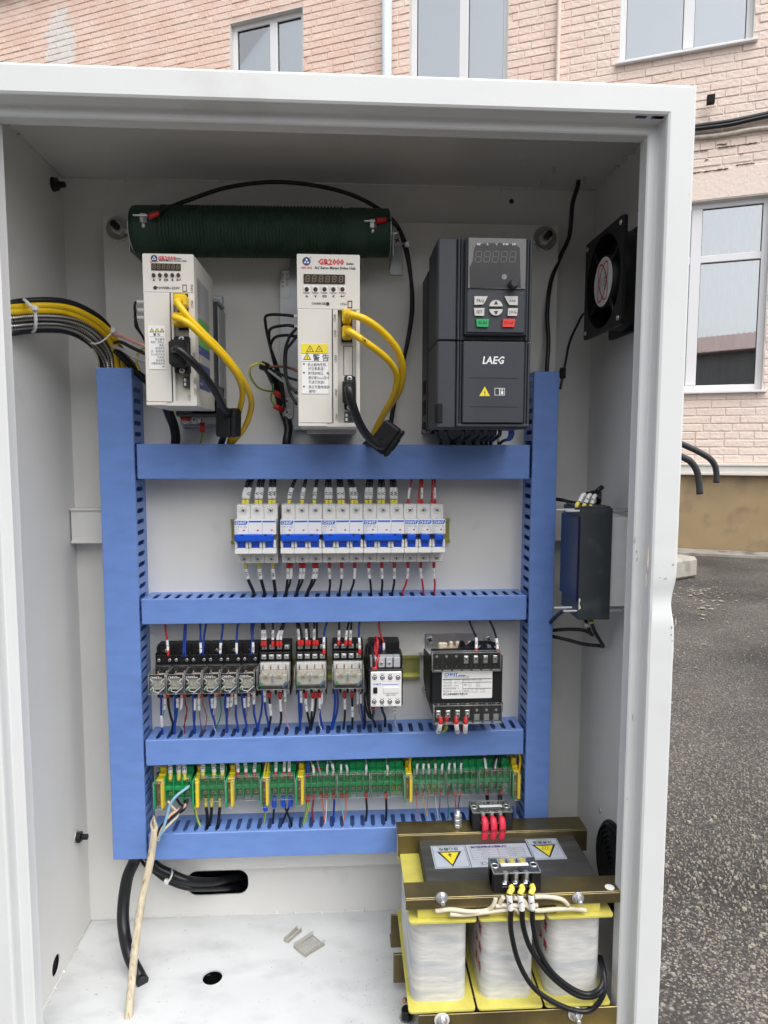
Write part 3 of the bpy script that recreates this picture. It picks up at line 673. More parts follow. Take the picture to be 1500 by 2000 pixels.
for a, b_ in zip(ring, ring[1:]):
    for i in range(N): m.face((a + i, b_ + i, b_ + (i + 1) % N, a + (i + 1) % N), 0, abs(prof[ring.index(a)][0] - prof[ring.index(b_)][0]) + abs(prof[ring.index(a)][1] - prof[ring.index(b_)][1]) < 5)
fr = build('door_frame', m, WHITE, cab)
fr.data.polygons.foreach_set('use_smooth', [True] * len(fr.data.polygons)); md = fr.modifiers.new('edge', 'EDGE_SPLIT'); md.split_angle = math.radians(17)
build('outer_back', MB().box(OL - 41, OR_ + 41, 175, 177, ZB - 3, OT + 41).box(OL - 41, OR_ + 41, 34, 175, OT + 39, OT + 41).box(OL - 41, OL - 39, 34, 175, ZB - 3, OT + 39).box(OR_ + 39, OR_ + 41, 34, 175, ZB - 3, OT + 39), WHITE, cab)
# weld beads in the inner corners
wb = MB(); wb.lathe((0, 0, -1.2), 'z', [(0, 4.2), (1.2, 3.4), (2.4, 1.6)], 8)
for v in wb.v: v.x *= 1.3; v += Vector((noise.noise(v * 0.5) * 0.8, noise.noise(v * 0.6 + Vector((5, 5, 5))) * 0.8, 0))
wbm = wb.mesh('weld_bead', INNER); wr = random.Random(4)
def bead(x, y, z): inst('weld_bead', wbm, cab, (x, y, z), (wr.uniform(0, 3), wr.uniform(0, 3), wr.uniform(0, 3)), (wr.uniform(.5, .95),) * 3)
for px in (205, 235, 315, 425, 655, 720, 820, 860, 935, 985, 1050): p = q(px, 0, -30); bead(p.x, YB - 1, ZT - 1)
for px in (205, 300, 350, 410, 450, 500, 540, 578, 628, 672, 710, 760): p = q(px, 1790, -30); bead(p.x, YB - 1, ZB + 1)
for py in (1825, 1850, 1870, 1895, 1928, 1953, 1985): p = qx(175 - (py - 1800) * 0.55, py, XL); bead(XL + 1, p.y, ZB + 1)
for py in (245, 263, 284, 302, 320): p = qx(15 + (py - 245) * 1.09, py, XL); bead(XL + 1, p.y, ZT - 1)
for py in (290, 306, 324, 342, 356): p = qx(1165 + (373 - py) * 0.9, py, XR); bead(XR - 1, p.y, ZT - 1)
# the folded edge line of the fully welded seams
for a_, b_ in (((XL, YB - .5, ZT - .5), (XR, YB - .5, ZT - .5)), ((XL, YB - .5, ZB + .5), (XR, YB - .5, ZB + .5)), ((XL + .5, YB, ZB + .5), (XL + .5, -220, ZB + .5)), ((XL + .5, YB, ZT - .5), (XL + .5, -220, ZT - .5))): build('seam', MB().tube([a_, b_], 1.0, 6, sub=1), INNER, cab)
# horizontal stiffener channel behind the mounting plate
build('cross_member', MB().box(XL + 2, XR - 2, 9, 11, -137, -90, .5).box(XL + 2, XR - 2, 11, 28, -92.5, -90).box(XL + 2, XR - 2, 11, 28, -137, -134.5).box(XL + 2, XR - 2, 6.5, 9, -92, -89).box(XL + 2, XR - 2, 6.5, 9, -138, -135), INNER, cab)
def hexbolt(p, ax, R, L, mats, wr_=None, parent=cab, nm='bolt', lab=None):
    m = MB(); a = Vector(ax).normalized(); p = Vector(p)
    m.cyl(p, a, wr_ or R * 1.5, 1.6, 24, mi=0); m.cyl(p + a * 1.6, a, R, R * 0.75, 6, b=.8, mi=1, sm=False)
    m.lathe(p + a * (1.6 + R * .75), a, [(i * 1.0, R * 0.52 - (0.35 if i % 2 else 0)) for i in range(int(L))] + [(L, R * 0.3)], 12, 1)
    return build(nm, m, mats, parent, label=lab)
p = qx(103, 360, XL); hexbolt(p, X, 8, 9, [DARKSTEEL, DARKSTEEL], 9, lab='black bolt in the left side wall near the top')
p = qx(149, 1635, XL); hexbolt(p, X, 8, 9, [STEEL, DARKSTEEL], 9, lab='bolt with steel washer in the left side wall near the floor')
p = qx(1173, 1583, XR); build('screw_head', MB().cyl(p, (-1, 0, 0), 4.5, 2, 14, b=.6), STEEL, cab)
for (px, py) in ((1082, 331), (1061, 358), (1142, 350)): p = qz(px, py - 4, ZT); build('stud', MB().lathe(p, (0, 0, -1), [(i * 1.2, 2.0 if i % 2 else 1.7) for i in range(8)], 10), STEEL, cab)
p = qx(1252, 410, XR); build('screw_head', MB().cyl(p, (-1, 0, 0), 2.5, 3, 10), DARKSTEEL, cab)
# coarse drill burrs and scratches on the floor
FL = mat('metal_crumbs', (0.10, 0.09, 0.08), 0.6, var=0.4)
m = MB(); cr = random.Random(21)
for i in range(260):
    a, b_ = (cr.uniform(150, 560), cr.uniform(1800, 1998)) if cr.random() < 0.35 else (cr.gauss(740, 60), cr.gauss(1930, 55))
    if b_ > 2030 or b_ < 1800 or a < 120: continue
    c = qz(a, b_, ZB + 0.2); r = cr.uniform(0.25, 0.9); an = cr.uniform(0, 6.28)
    d = Vector((math.cos(an), math.sin(an), 0)); e = Vector((-d.y, d.x, 0)) * 0.4; L = r * cr.choice((1, 1, 1, 3))
    if c.y > YB - 3 or c.x < XL + 2 or c.x > XR - 2: continue
    m.poly([c - d * L, c - e * r + Vector((0, 0, .5)), c + d * L, c + e * r + Vector((0, 0, .3))])
o = build('metal_crumbs', m, FL, kind='stuff')

# two bent pipes of the machine behind
for pts, lab in ((((1250, 838), (1333, 868), (1378, 890), (1394, 905), (1399, 922), (1399, 943)), 'right hand one of two dark bent pipes jutting from behind the cabinet'), (((1270, 868), (1333, 893), (1350, 903), (1361, 920), (1365, 942), (1367, 965)), 'left hand one of two dark bent pipes jutting from behind the cabinet')):
    P = [q(a, b_, -420 if 'right hand' in lab else -330) for a, b_ in pts]; P = [P[0] + Vector((-180, 0, 70))] + P
    P[0].z = P[1].z
    o = build('bent_pipe', MB().tube(P, 6.2 if 'right' in lab else 6.4, 12, sub=6), PIPEM, at=P[0]); tag(o, lab, 'pipe', 'bent pipes behind the cabinet')

# worn paint, chips and marker strokes on the frame
CHIP = mat('bare_chipped_steel', (0.16, 0.13, 0.12), 0.6, var=0.4, scale=300); STAIN = mat('brown_smear', (0.46, 0.41, 0.32), 0.6, var=0.2, scale=200); MARKI = mat('blue_marker_ink', (0.03, 0.04, 0.14), 0.5)
cr = random.Random(31)
def blot(px, py, rx, rz, d, mt, nm, k=9):
    c = q(px, py, d); m = MB(); pts = [(c.x + rx * math.cos(i * 6.283 / k) * cr.uniform(.45, 1.2), c.z + rz * math.sin(i * 6.283 / k) * cr.uniform(.45, 1.2)) for i in range(k)]
    m.poly([(x, -d, z) for x, z in pts]); build(nm, m, mt, cab)
for px, py, rx, rz in ((1315, 1103, 1.5, .9), (1289, 1128, .6, .5), (1312, 1225, .7, 1.6), (1311, 1240, .9, 1.1), (1313, 1252, .7, .8), (1298, 1238, .5, .4), (1277, 1086, .3, .3), (1313, 1203, .5, .5), (1296, 1105, .3, .3), (1306, 1600, .5, .9), (1292, 1735, .4, .6), (1330, 700, .4, .4), (1347, 380, .5, .3)): blot(px, py, rx, rz, 247.25, CHIP, 'paint_chip')
for px, py, rx, rz in ((1240, 1055, 1.2, 4), (1243, 1078, 1.0, 3), (1244, 1093, 1.2, 3), (1236, 1400, .8, 5), (1225, 1560, .6, 2)): blot(px, py, rx, rz, 227.25, STAIN, 'smear')
for px, py, rx, rz in ((1266, 1090, 1.0, 14), (1262, 1130, .9, 10), (1300, 1130, 2.0, 1.0), (1320, 1215, .8, 5)): blot(px, py, rx, rz, 247.2, STAIN, 'smear', 13)
for (x0_, y0_, x1_, y1_) in ((1241, 228, 1262, 230), (1278, 229, 1296, 231), (1281, 231, 1292, 230), (1272, 238, 1293, 239)):
    a, b_ = q(x0_, y0_, 240), q(x1_, y1_, 240); a.z = b_.z = min(a.z, 335.3); build('marker_stroke', MB().box(a.x, b_.x, -243, -238, 335.0, 335.4), MARKI, cab)
# mortar splashes and crumbs where the asphalt meets the building
m = MB(); cr = random.Random(8)
for i in range(190):
    a, b_ = cr.gauss(1380, 30), cr.gauss(1165, 16)
    if i > 110: a, b_ = cr.uniform(1320, 1500), cr.uniform(1085, 1330)
    if not (1300 < a < 1510 and 1092 < b_ < 1400): continue
    c = qz(a, b_, GZ + 3); r = cr.uniform(4, 17) * (1 if i < 110 else .5); an = cr.uniform(0, 6.28); k = 7
    m.poly([c + Vector((math.cos(an + j * 6.283 / k) * r * cr.uniform(.5, 1.4), math.sin(an + j * 6.283 / k) * r * cr.uniform(.4, 1), cr.uniform(0, 6))) for j in range(k)])
build('mortar_crumbs', m, mat('pale_mortar_crumbs', (0.30, 0.27, 0.22), 0.9, var=0.3, scale=30), kind='stuff')
# black ribbed vent low on the right side wall, half hidden by the transformer
vc = qx(1205, 1700, XR)
vt = thing('round_vent', 'black round ribbed vent low on the right side wall behind the transformer', 'vent', vc)
m = MB(); m.cyl(vc, (-1, 0, 0), 62, 4, 48, b=1.5); build('vent_plate', m, BLACKP, vt)
for i in range(9): r_v = 6 + i * 6.2; build('vent_ring', MB().lathe(vc + Vector((-4, 0, 0)), (-1, 0, 0), [(0, r_v + 1.2), (3.5, r_v + .7), (3.5, r_v - .7), (0, r_v - 1.2)], 40, cap=False), BLACKM, vt)
# ---------------------------------------------------------------- mounting plate
WASHM = mat('worn_zinc_washer', (0.50, 0.50, 0.47), 0.22, metal=0.95, var=0.12)
mp = thing('mounting_plate', 'pale grey steel mounting plate bolted inside the cabinet, carrying all the devices', 'metal plate', (307, 0, -150))
pz = q(600, 1694, 0).z
build('plate', MB().box(-2, 617.5, 0, 2.5, pz, 303.3, .8).box(-2, 617.5, 2.5, 14, pz, pz + 2, .4).box(-2, 617.5, 2.5, 14, 301, 303.3, .4), PLATE, mp)
for (x, z) in ((19, 286.6), (597.6, 285.2), (24, -586), (597, -586)):
    m = MB(); m.lathe((x, 0, z), (0, -1, 0), [(0, 16.5), (1.2, 16.5), (2.2, 15.6), (1.9, 14.6)], 40); build('washer', m, WASHM, mp)
    m = MB(); m.cyl((x, -1.8, z), (0, -1, 0), 8.6, 6.5, 6, b=.8, sm=False); build('nut', m, STEEL, mp)
    m = MB(); m.lathe((x, -8, z), (0, -1, 0), [(i * 1.1, 4.7 if i % 2 else 4.3) for i in range(14)] + [(16, 2.5)], 14); build('stud', m, DARKSTEEL, mp)

# ---------------------------------------------------------------- blue wire ducts
def slots(a0, a1, first, pitch=14.6, w_=6.0):
    out = []; x = first
    while x - pitch > a0 + 4: x -= pitch
    while x < a1 - 4:
        if x > a0 + 4: out.append(x)
        x += pitch
    return out
SLOTX = {}
def duct(label, x0, x1, z0, z1, hor, first, rot=0):
    t = thing('wire_duct', label, 'wire duct', (x0, 0, z0), 'blue slotted wire ducts'); m = MB()
    a0, a1 = (x0, x1) if hor else (z0, z1); b0, b1 = (z0, z1) if hor else (x0, x1)
    ss = slots(a0, a1, first); SLOTX[label] = ss
    hol = []
    for s in ss:
        hol.append([(s - 1.1, -44.6), (s + 1.1, -44.6), (s + 1.1, -41), (s + 3.1, -39.5), (s + 3.1, -14), (s + 1.6, -11.6), (s - 1.6, -11.6), (s - 3.1, -14), (s - 3.1, -39.5), (s - 1.1, -41)])
    rect = [(a0, -46.5), (a1, -46.5), (a1, -1.6), (a0, -1.6)]
    for b, sg in ((b0, 1), (b1, -1)):
        if hor: m.prism(rect, (0, 0, b), X, Y, 1.7 * sg, holes=hol)
        else: m.prism(rect, (b, 0, 0), Z, Y, -1.7 * sg, holes=hol)
    if hor: m.box(x0, x1, -1.6, -0.1, z0, z1)
    else: m.box(x0, x1, -1.6, -0.1, z0, z1)
    build('trough', m, DUCT, t)
    m = MB(); e = 0.9
    if hor: m.box(x0, x1, -50, -48.2, z0 - e, z1 + e, .8).box(x0, x1, -48.2, -45.5, z1 + .1, z1 + e, .2).box(x0, x1, -48.2, -45.5, z0 - e, z0 - .1, .2)
    else: m.box(x0 - e, x1 + e, -50, -48.2, z0, z1, .8).box(x1 + .1, x1 + e, -48.2, -45.5, z0, z1, .2).box(x0 - e, x0 - .1, -48.2, -45.5, z0, z1, .2)
    build('cover', m, DUCT, t)
    if rot: t.rotation_euler = (0, -rot, 0)
    return t
zt0, zt1 = -570.3, 97.8
duct('wide vertical blue wire duct on the left of the plate', 0.9, 44.2, zt0, zt1, False, q(262, 740, 28).z)
duct('narrow vertical blue wire duct on the right of the plate', 573.9, 606.2, zt0 + 2, zt1, False, q(1036, 740, 28).z)
duct('topmost and tallest horizontal blue wire duct, just under the servo drives', 48.4, 569.4, -45.2, -0.9, True, 60)
duct('horizontal blue wire duct between the breakers and the relays', 48.4, 569.4, -239.6, -207.1, True, q(432.5 + 20.9 * 5, 1160, 28).x)
duct('horizontal blue wire duct below the relays, above the green terminals', 48.4, 569.4, -436, -402, True, q(270 + 495 / 3.947, 1432, 28).x, rot=math.radians(0.45))
duct('lowest horizontal blue wire duct, below the green terminal row', 48.4, 569.4, -571.6, -535.7, True, q(270 + 600 / 3.846, 1612, 28).x)
def snap(k, x):
    ks = list(SLOTX); ss = SLOTX[ks[k]]; return min(ss, key=lambda s: abs(s - x))

# ---------------------------------------------------------------- braking resistor
rs = thing('braking_resistor', 'dark green ribbed tubular resistor mounted across the top of the plate', 'resistor', (216, 0, 268))
ra, rb = q(263, 451, 58), q(760, 456, 58); ax = (rb - ra).normalized(); L = (rb - ra).length; R0 = 29.5
prof = [(0, R0 - 2), (2, R0), (34, R0)]; k = 36
while k < L - 60: prof += [(k, R0), (k + 1.0, R0 + 1.6), (k + 2.4, R0 + 1.6), (k + 3.2, R0 - .2)]; k += 4.2
prof += [(L - 52, R0), (L - 2, R0), (L, R0 - 2)]
m = MB(); m.lathe(ra, ax, prof, 40)
for v in m.v:
    tt = (v - ra).dot(ax)
    if 36 < tt < L - 60: v += ax * (math.sin(math.atan2(v.y - ra.y, v.z - ra.z) * 22) * 1.5)
build('ribbed_tube', m, RESG, rs)
build('end_band', MB().lathe(ra + ax * 6, ax, [(0, R0 + .6), (28, R0 + .6)], 36, cap=False), RESG, rs)
build('end_band', MB().lathe(rb - ax * 50, ax, [(0, R0 + .6), (20, R0 + .6)], 36, cap=False), RESG, rs)
for p, sg in ((ra, -1), (rb, 1)):
    build('end_cap', MB().cyl(p + ax * (0 if sg > 0 else -1.5), ax, R0 - 3, 1.5, 30), STEEL, rs)
    build('axle_rod', MB().cyl(p, ax * sg, 3, 12, 10), STEEL, rs)
    xx = p.x + sg * 4; a, b_ = (xx, xx + sg * 18)
    m = MB().box(xx, xx + sg * 1.6, -66, -3, 240, 283, .5).box(a, xx + (18 if sg > 0 else 3), -3, -1, 232 if sg > 0 else 245, 283, .5)
    if sg < 0: m.box(p.x - 8, p.x + 8, -3, -1, 237, 262, .5)
    build('bracket', m, GALV, rs)
inst('screw', SCREW6, rs, q(775, 471, 3.2))
build('nut', MB().cyl(q(767, 455, 20), X, 5, 5, 6, sm=False).cyl(q(772, 455, 20), X, 2.6, 6, 8), STEEL, rs)
for (px, py) in ((281, 425), (728, 436)):
    p = q(px, py, 58 + R0 - 3)
    build('lug', MB().box(p.x - 11, p.x + 11, p.y - 9, p.y + 8, p.z - .8, p.z + .8, .3), STEEL, rs)
    build('lug_bolt', MB().cyl(p + Vector((0, -3, .8)), Z, 5, 2, 14, b=.6).cyl(p + Vector((0, -3, -7)), Z, 4.6, 6, 6, sm=False).cyl(p + Vector((0, -3, -13)), Z, 2.3, 6, 8), STEEL, rs)

# ---------------------------------------------------------------- text and tiny marks
SEG = {'8': 'abcdefg'}
def seven(m, x, z, w_, h, y, t, mi=0, slant=.12):
    def sg(x0, z0, x1, z1):
        x0 += (z0 - z) * slant; x1 += (z1 - z) * slant; d = Vector((x1 - x0, 0, z1 - z0)); n = Vector((-d.z, 0, d.x)).normalized() * t / 2; d = d.normalized() * t * .35
        m.poly([(x0 + d.x + n.x, y, z0 + d.z + n.z), (x0 + d.x - n.x, y, z0 + d.z - n.z), (x1 - d.x - n.x, y, z1 - d.z - n.z), (x1 - d.x + n.x, y, z1 - d.z + n.z)], mi)
    a, b, h2 = x - w_ / 2, x + w_ / 2, h / 2
    for s_ in ((a, z + h2, b, z + h2), (a, z, b, z), (a, z - h2, b, z - h2), (a, z, a, z + h2), (b, z, b, z + h2), (a, z - h2, a, z), (b, z - h2, b, z)): sg(*s_)
def tri(m, x, z, r, y, mi_out=0, mi_in=1, k=.66):
    def T(rr, yy, mi): m.poly([(x - rr * .87, yy, z - rr * .5), (x + rr * .87, yy, z - rr * .5), (x, yy, z + rr)], mi)
    T(r, y, mi_out); T(r * k, y - .05, mi_in)
INKS = [INK, WHITEINK, YELLAB, REDINK, BLUEINK, LOGOBL, GREYINK, PAPER, SILVERLAB]
def bolt_sign(m, x, z, r, y): m.poly([(x + .1 * r, y, z + .5 * r), (x - .22 * r, y, z + .02 * r), (x + .02 * r, y, z + .02 * r), (x - .1 * r, y, z - .38 * r), (x + .22 * r, y, z + .12 * r), (x - .02 * r, y, z + .12 * r)], 0)
def logo_mark(m, x, z, r, y):
    st = len(m.v); n = 24; m.v += [Vector((x + r * math.cos(i * 2 * math.pi / n), y, z + r * math.sin(i * 2 * math.pi / n))) for i in range(n)]; m.face([st + i for i in range(n)], 5)
    for dx, dz in ((0, .38), (-.34, -.22), (.34, -.22)): m.poly([(x + (dx - .3) * r, y - .05, z + (dz - .24) * r), (x + (dx + .3) * r, y - .05, z + (dz - .24) * r), (x + dx * r, y - .05, z + (dz + .3) * r)], 7)

# ---------------------------------------------------------------- servo drives
def drive(name, label, x0, x1, z0, z1, d, door, socks, big):
    t = thing(name, label, 'servo drive', ((x0 + x1) / 2, 0, z0), 'servo drives on the plate'); y = -d; W_ = x1 - x0; H = z1 - z0
    # shell with the recessed connector channel cut out of the front
    cx0, cx1, cz0, cz1 = door[2], door[3], door[4], door[5]
    b = MB(); b.prism([(x0 + 1, z0), (x1 - 1, z0), (x1, z0 + 1), (x1, z1 - 1), (x1 - 1, z1), (x0 + 1, z1), (x0, z1 - 1), (x0, z0 + 1)], (0, y + 9, 0), X, Z, 9, holes=[[(cx0, cz0), (cx1, cz0), (cx1, cz1), (cx0, cz1)]])
    b.box(x0, x1, y + 9, -52, z0, z1, .6); build('housing', b, CREAM, t)
    build('terminal_door', MB().box(x0 + .2, door[0], y - 1.4, y - .01, z0 + 4 if big else z0 + 4, door[1], .8).box(x0 + .2, door[0] - 6, y - 1.4, y - .01, z0 + .3, z0 + 3.6, .4), CREAM, t)
    build('door_gap', MB().rect(door[0] + .1, door[0] + 1.3, z0 + 4, door[1] + .3, y - .1), INK, t)
    gp_ = MB(); gp_.box(x0 + .5, x1 - .5, y - .05, y + 1, door[1] + .3, door[1] + .9); build('seam_line', gp_, GREYINK, t)
    return t
D1 = (94.5, 151.0, 42.6, 210.9)
dl = q(*reg1(567, 720), 162); c0 = q(*reg1(592, 722), 162); c1 = q(*reg1(738, 1512), 162)
drv1 = drive('servo_drive', 'smaller servo drive on the left with green and blue label on its side', *D1, 162, (dl.x, dl.z, c0.x, c1.x - 2.5, c1.z, c0.z), None, False)
D2 = (266.3, 337.6, 19.6, 213.6)
dl2 = q(*reg2(705, 843), 162); e0 = q(*reg2(748, 845), 162); e1 = q(*reg2(885, 1672), 162)
drv2 = drive('servo_drive', 'larger servo drive in the middle with a yellow warning label on its door', *D2, 162, (dl2.x, dl2.z, e0.x, e1.x, e1.z, e0.z), None, True)
def L1(x, y): return q(*reg1(x, y), 162.4)
def L2(x, y): return q(*reg2(x, y), 162.4)
def front_marks(t, P, big):
    y = -162.4; f = MB()
    if big:
        p = P(520, 488); logo_mark(f, p.x, p.z, 4.6, y); f.text('®', P(551, 462) , 3.2, mi=0); f.text('GSK CNC', P(522, 535), 3.0, bold=.03, sx=.95, mi=3)
        f.text('GR2000', P(700, 492), 8.6, sx=1.02, bold=.035, mi=3); f.text('Series', P(838, 505), 3.6, bold=.03, sx=.95)
        f.text('AC Servo Motor Drive Unit', P(729, 537), 4.1, bold=.03, sx=.98)
        f.text('CHARGE', P(608, 797), 3.9, sx=1.05, bold=.01); f.text('CN6', P(790, 801), 3.9, sx=1.05)
        for s_, x, z in (('CN4', 727, 905), ('CN5', 730, 1020), ('CN3', 733, 1203), ('CN2', 736, 1452), ('CN1', 740, 1630)): f.text(s_, P(x, z), 4.0, xd=Z, yd=(-1, 0, 0), sx=1.1)
    else:
        p = P(453, 466); logo_mark(f, p.x, p.z, 3.6, y); f.text('®', P(472, 450), 2.4); f.text('GSK CNC', P(453, 491), 2.2, bold=.03, mi=3)
        f.text('GR2000', P(546, 465), 5.8, sx=1.02, bold=.035, mi=3); f.text('Series', P(630, 467), 2.7, bold=.03)
        f.text('AC Servo Motor Drive Unit', P(572, 483), 3.1, bold=.02)
        f.text('POWER', P(518, 683), 3.9, sx=1.1, bold=.015); f.text('~220V', P(605, 684), 3.9, sx=1.1, bold=.015)
        for s_, x, z in (('CN6', 729, 685), ('CN4', 732, 803), ('CN2', 746, 1183), ('CN1', 753, 1368), ('CN7', 757, 1448)): f.text(s_, P(x, z), 3.9, xd=Z, yd=(-1, 0, 0), sx=1.1)
    build('lettering', f, INKS, t, kind='stuff')
    # display
    a, b_ = (P(498, 582), P(802, 656)) if big else (P(432, 503), P(650, 557))
    di = build('display', MB().box(a.x, b_.x, -163, -161, b_.z, a.z, .3), DISPB, t); m = MB(); n = 6
    for i in range(n): seven(m, a.x + (b_.x - a.x) * (i + .5 + .1) / (n + .2), (a.z + b_.z) / 2, (b_.x - a.x) / n * .5, (a.z - b_.z) * .6, -163.1, .75 if big else .5)
    build('digit', m, DIGIT, di, kind='stuff')
    xs_ = (522, 586, 652, 717, 783) if big else (451, 497, 542, 588, 632); zz = 695 if big else 590; zi = 744 if big else 625
    f = MB()
    for i, x in enumerate(xs_):
        p = P(x, zz)
        if big: build('button_pad', MB().box(p.x - 3.9, p.x + 3.9, -163.2, -162, p.z - 3.9, p.z + 3.9, .9), PALE, t)
        build('button', MB().lathe((p.x, -162.2, p.z), (0, -1, 0), [(0, 2.6 if big else 2.1), (1.6, 2.5 if big else 2.0), (2.2, 1.6)], 14), mat_btn, t)
        p = P(x, zi); s_ = 1.7
        if i == 0: f.poly([(p.x - s_, y, p.z - s_), (p.x, y, p.z - .4), (p.x + s_, y, p.z - s_), (p.x, y, p.z + s_)])
        if i == 1: f.poly([(p.x - s_, y, p.z + s_), (p.x, y, p.z - s_), (p.x + s_, y, p.z + s_), (p.x, y, p.z + .4)])
        if i == 2: f.frame(p.x - 2.3, p.x + 2.3, p.z - 1.1, p.z + 1.1, y, .6)
        if i == 3: f.poly([(p.x - s_, y, p.z), (p.x + s_, y, p.z - s_), (p.x + .2, y, p.z), (p.x + s_, y, p.z + s_)])
        if i == 4: f.rect(p.x - 1.6, p.x + 2.4, p.z - .3, p.z + .3, y); f.rect(p.x + 1.8, p.x + 2.4, p.z + .3, p.z + 1.6, y); f.poly([(p.x - 2.6, y, p.z), (p.x - .6, y, p.z - 1.3), (p.x - .6, y, p.z + 1.3)])
    build('button_mark', f, INK, t, kind='stuff')
    p = P(675, 800) if big else P(461, 682)
    build('charge_lamp', MB().cyl((p.x, -162, p.z), (0, -1, 0), 2.0, .5, 14), INK, t)
    m = MB()
    if big:
        a, b_ = P(821, 777), P(855, 832); m.frame(a.x, b_.x, b_.z, a.z, y, 1.0); a, b_ = P(790, 1098), P(860, 1320); m.frame(a.x, b_.x, b_.z, a.z, -153.3, .7)
    else: a, b_ = P(661, 660), P(694, 711); m.frame(a.x, b_.x, b_.z, a.z, y, .7)
    build('socket_outline', m, INK, t)
mat_btn = mat('maroon_button', (0.05, 0.018, 0.018), 0.3, var=0.1)
front_marks(drv1, L1, False); front_marks(drv2, L2, True)
# warning labels
CN_A = ['防止触电', '危险，并防止', '高温！', '防残余电', '压，电源切断', '5min后才可进', '行拆装！', '务必牢固', '可靠的保护接', '地！']
a, b_ = L1(407, 961), L1(548, 1282)
lb = build('warning_label', MB().box(a.x + .7, b_.x - .7, -163.95, -163.45, b_.z, a.z), PAPER, drv1); f = MB(); W_ = b_.x - a.x; xm = (a.x + b_.x) / 2
for k, x in enumerate((440, 478, 514)): p = L1(x, 995); tri(f, p.x, p.z - .8, 3.2, -164.0, 0, 2, .62)
f.text('警 告', (xm, -164.05, L1(0, 1022).z), 3.4, bold=.01); f.rect(a.x + 2, b_.x - 2, L1(0, 1039).z, L1(0, 1037).z, -164.05)
for i, s_ in enumerate(CN_A): f.text(s_, (b_.x - 1.6, -164.05, L1(0, 1056 + i * 22.3).z), 3.0, al='r', sx=.86)
build('lettering', f, INKS, lb)
a, b_ = L2(483, 1095), L2(680, 1460)
lb = build('warning_label', MB().box(a.x, b_.x, -163.95, -163.45, b_.z, a.z), PAPER, drv2); f = MB()
zc, zd = L2(0, 1158).z, L2(0, 1217).z
f.rect(a.x, b_.x, zc, a.z, -164.0, 2); f.rect(a.x, b_.x, zc - .4, zc, -164.03, 0); f.rect(a.x, b_.x, zd - .4, zd, -164.03, 0)
for x in (546, 612):
    p = L2(x, 1135); tri(f, p.x, p.z - .5, 5.2, -164.02, 0, 2, .72); bolt_sign(f, p.x, p.z - .6, 4.6, -164.12)
p = L2(525, 1192); tri(f, p.x, p.z - .4, 5.4, -164.02, 0, 2, .72); f.text('!', (p.x, -164.12, p.z - .2), 4.5, bold=.03)
f.text('警 告', (L2(618, 0).x, -164.05, L2(0, 1190).z), 8.2, bold=.012)
for i, (s_, x) in enumerate((('防止触电危险，', 520), ('并注意高温！', 522), ('防残余电压，电', 522), ('源切断5min后才', 522), ('可进行拆装！', 525), ('务必可靠地保护', 525), ('接地！', 528))):
    f.text(s_, (L2(x, 0).x, -164.05, L2(0, (1242, 1272, 1306, 1339, 1371, 1407, 1438)[i]).z), 4.15, al='l', sx=.84, bold=.004)
    if i in (0, 2, 5):
        p = L2(502, (1242, 1306, 1407)[i // 2 if i < 5 else 2]); st = len(f.v); f.v += [Vector((p.x + 1.1 * math.cos(k), -164.05, p.z + 1.1 * math.sin(k))) for k in [j * 2 * math.pi / 10 for j in range(10)]]; f.face(range(st, st + 10))
build('lettering', f, INKS, lb, kind='stuff')
# side label of the left drive (lies on its right side face)
xs = D1[1] + .3
def SL(px, py): p = qx(370 + px / 6.06, 500 + py / 6.06, xs); return p
m = MB(); fz = MB()
def sidequad(b, P4, mi, off=0): b.poly([Vector((xs + off, p.y, p.z)) for p in P4], mi)
y0, y1 = SL(92, 275).y, SL(225, 430).y
ztop = SL(92, 275).z; rows = [(275, 690, 0), (690, 740, 0), (720, 1045, 1), (1045, 1165, 2), (1165, 1245, 0), (1260, 1400, 2), (1470, 1560, 2)]
def zz_(py): return SL(105, py).z
for a_, c_, mi in ((275, 720, 0), (720, 1045, 1), (1045, 1150, 2), (1150, 1255, 0), (1255, 1560, 2)):
    m.poly([(xs, y0, zz_(a_)), (xs, y0, zz_(c_)), (xs, y1, zz_(c_)), (xs, y1, zz_(a_))], mi)
sl = build('side_label', m, [LABGREY, LABGREEN, LABBLUE], drv1); f = MB()
for i in range(9): f.text(('AC Servo', 'TYPE 2030', 'INPUT 3PH', 'AC220V', '50/60Hz', 'OUT 6A', '1.5 kW', 'No 14102', 'MADE')[i], (xs + .15, y0 + 3, zz_(330 + i * 42)), 2.9, xd=Y, yd=Z, al='l', mi=0)
for i, s_ in enumerate(('GSK', '注意 CAUTION', '5min 高压危险', '严禁触摸')): f.text(s_, (xs + .15, y0 + 3, zz_((1090, 1310, 1370, 1500)[i])), 3.6, xd=Y, yd=Z, al='l', mi=1)
f.poly([(xs + .15, y0 + 6, zz_(1240)), (xs + .15, y0 + 14, zz_(1240)), (xs + .15, y0 + 10, zz_(1180))], 2)
build('lettering', f, INKS, sl)
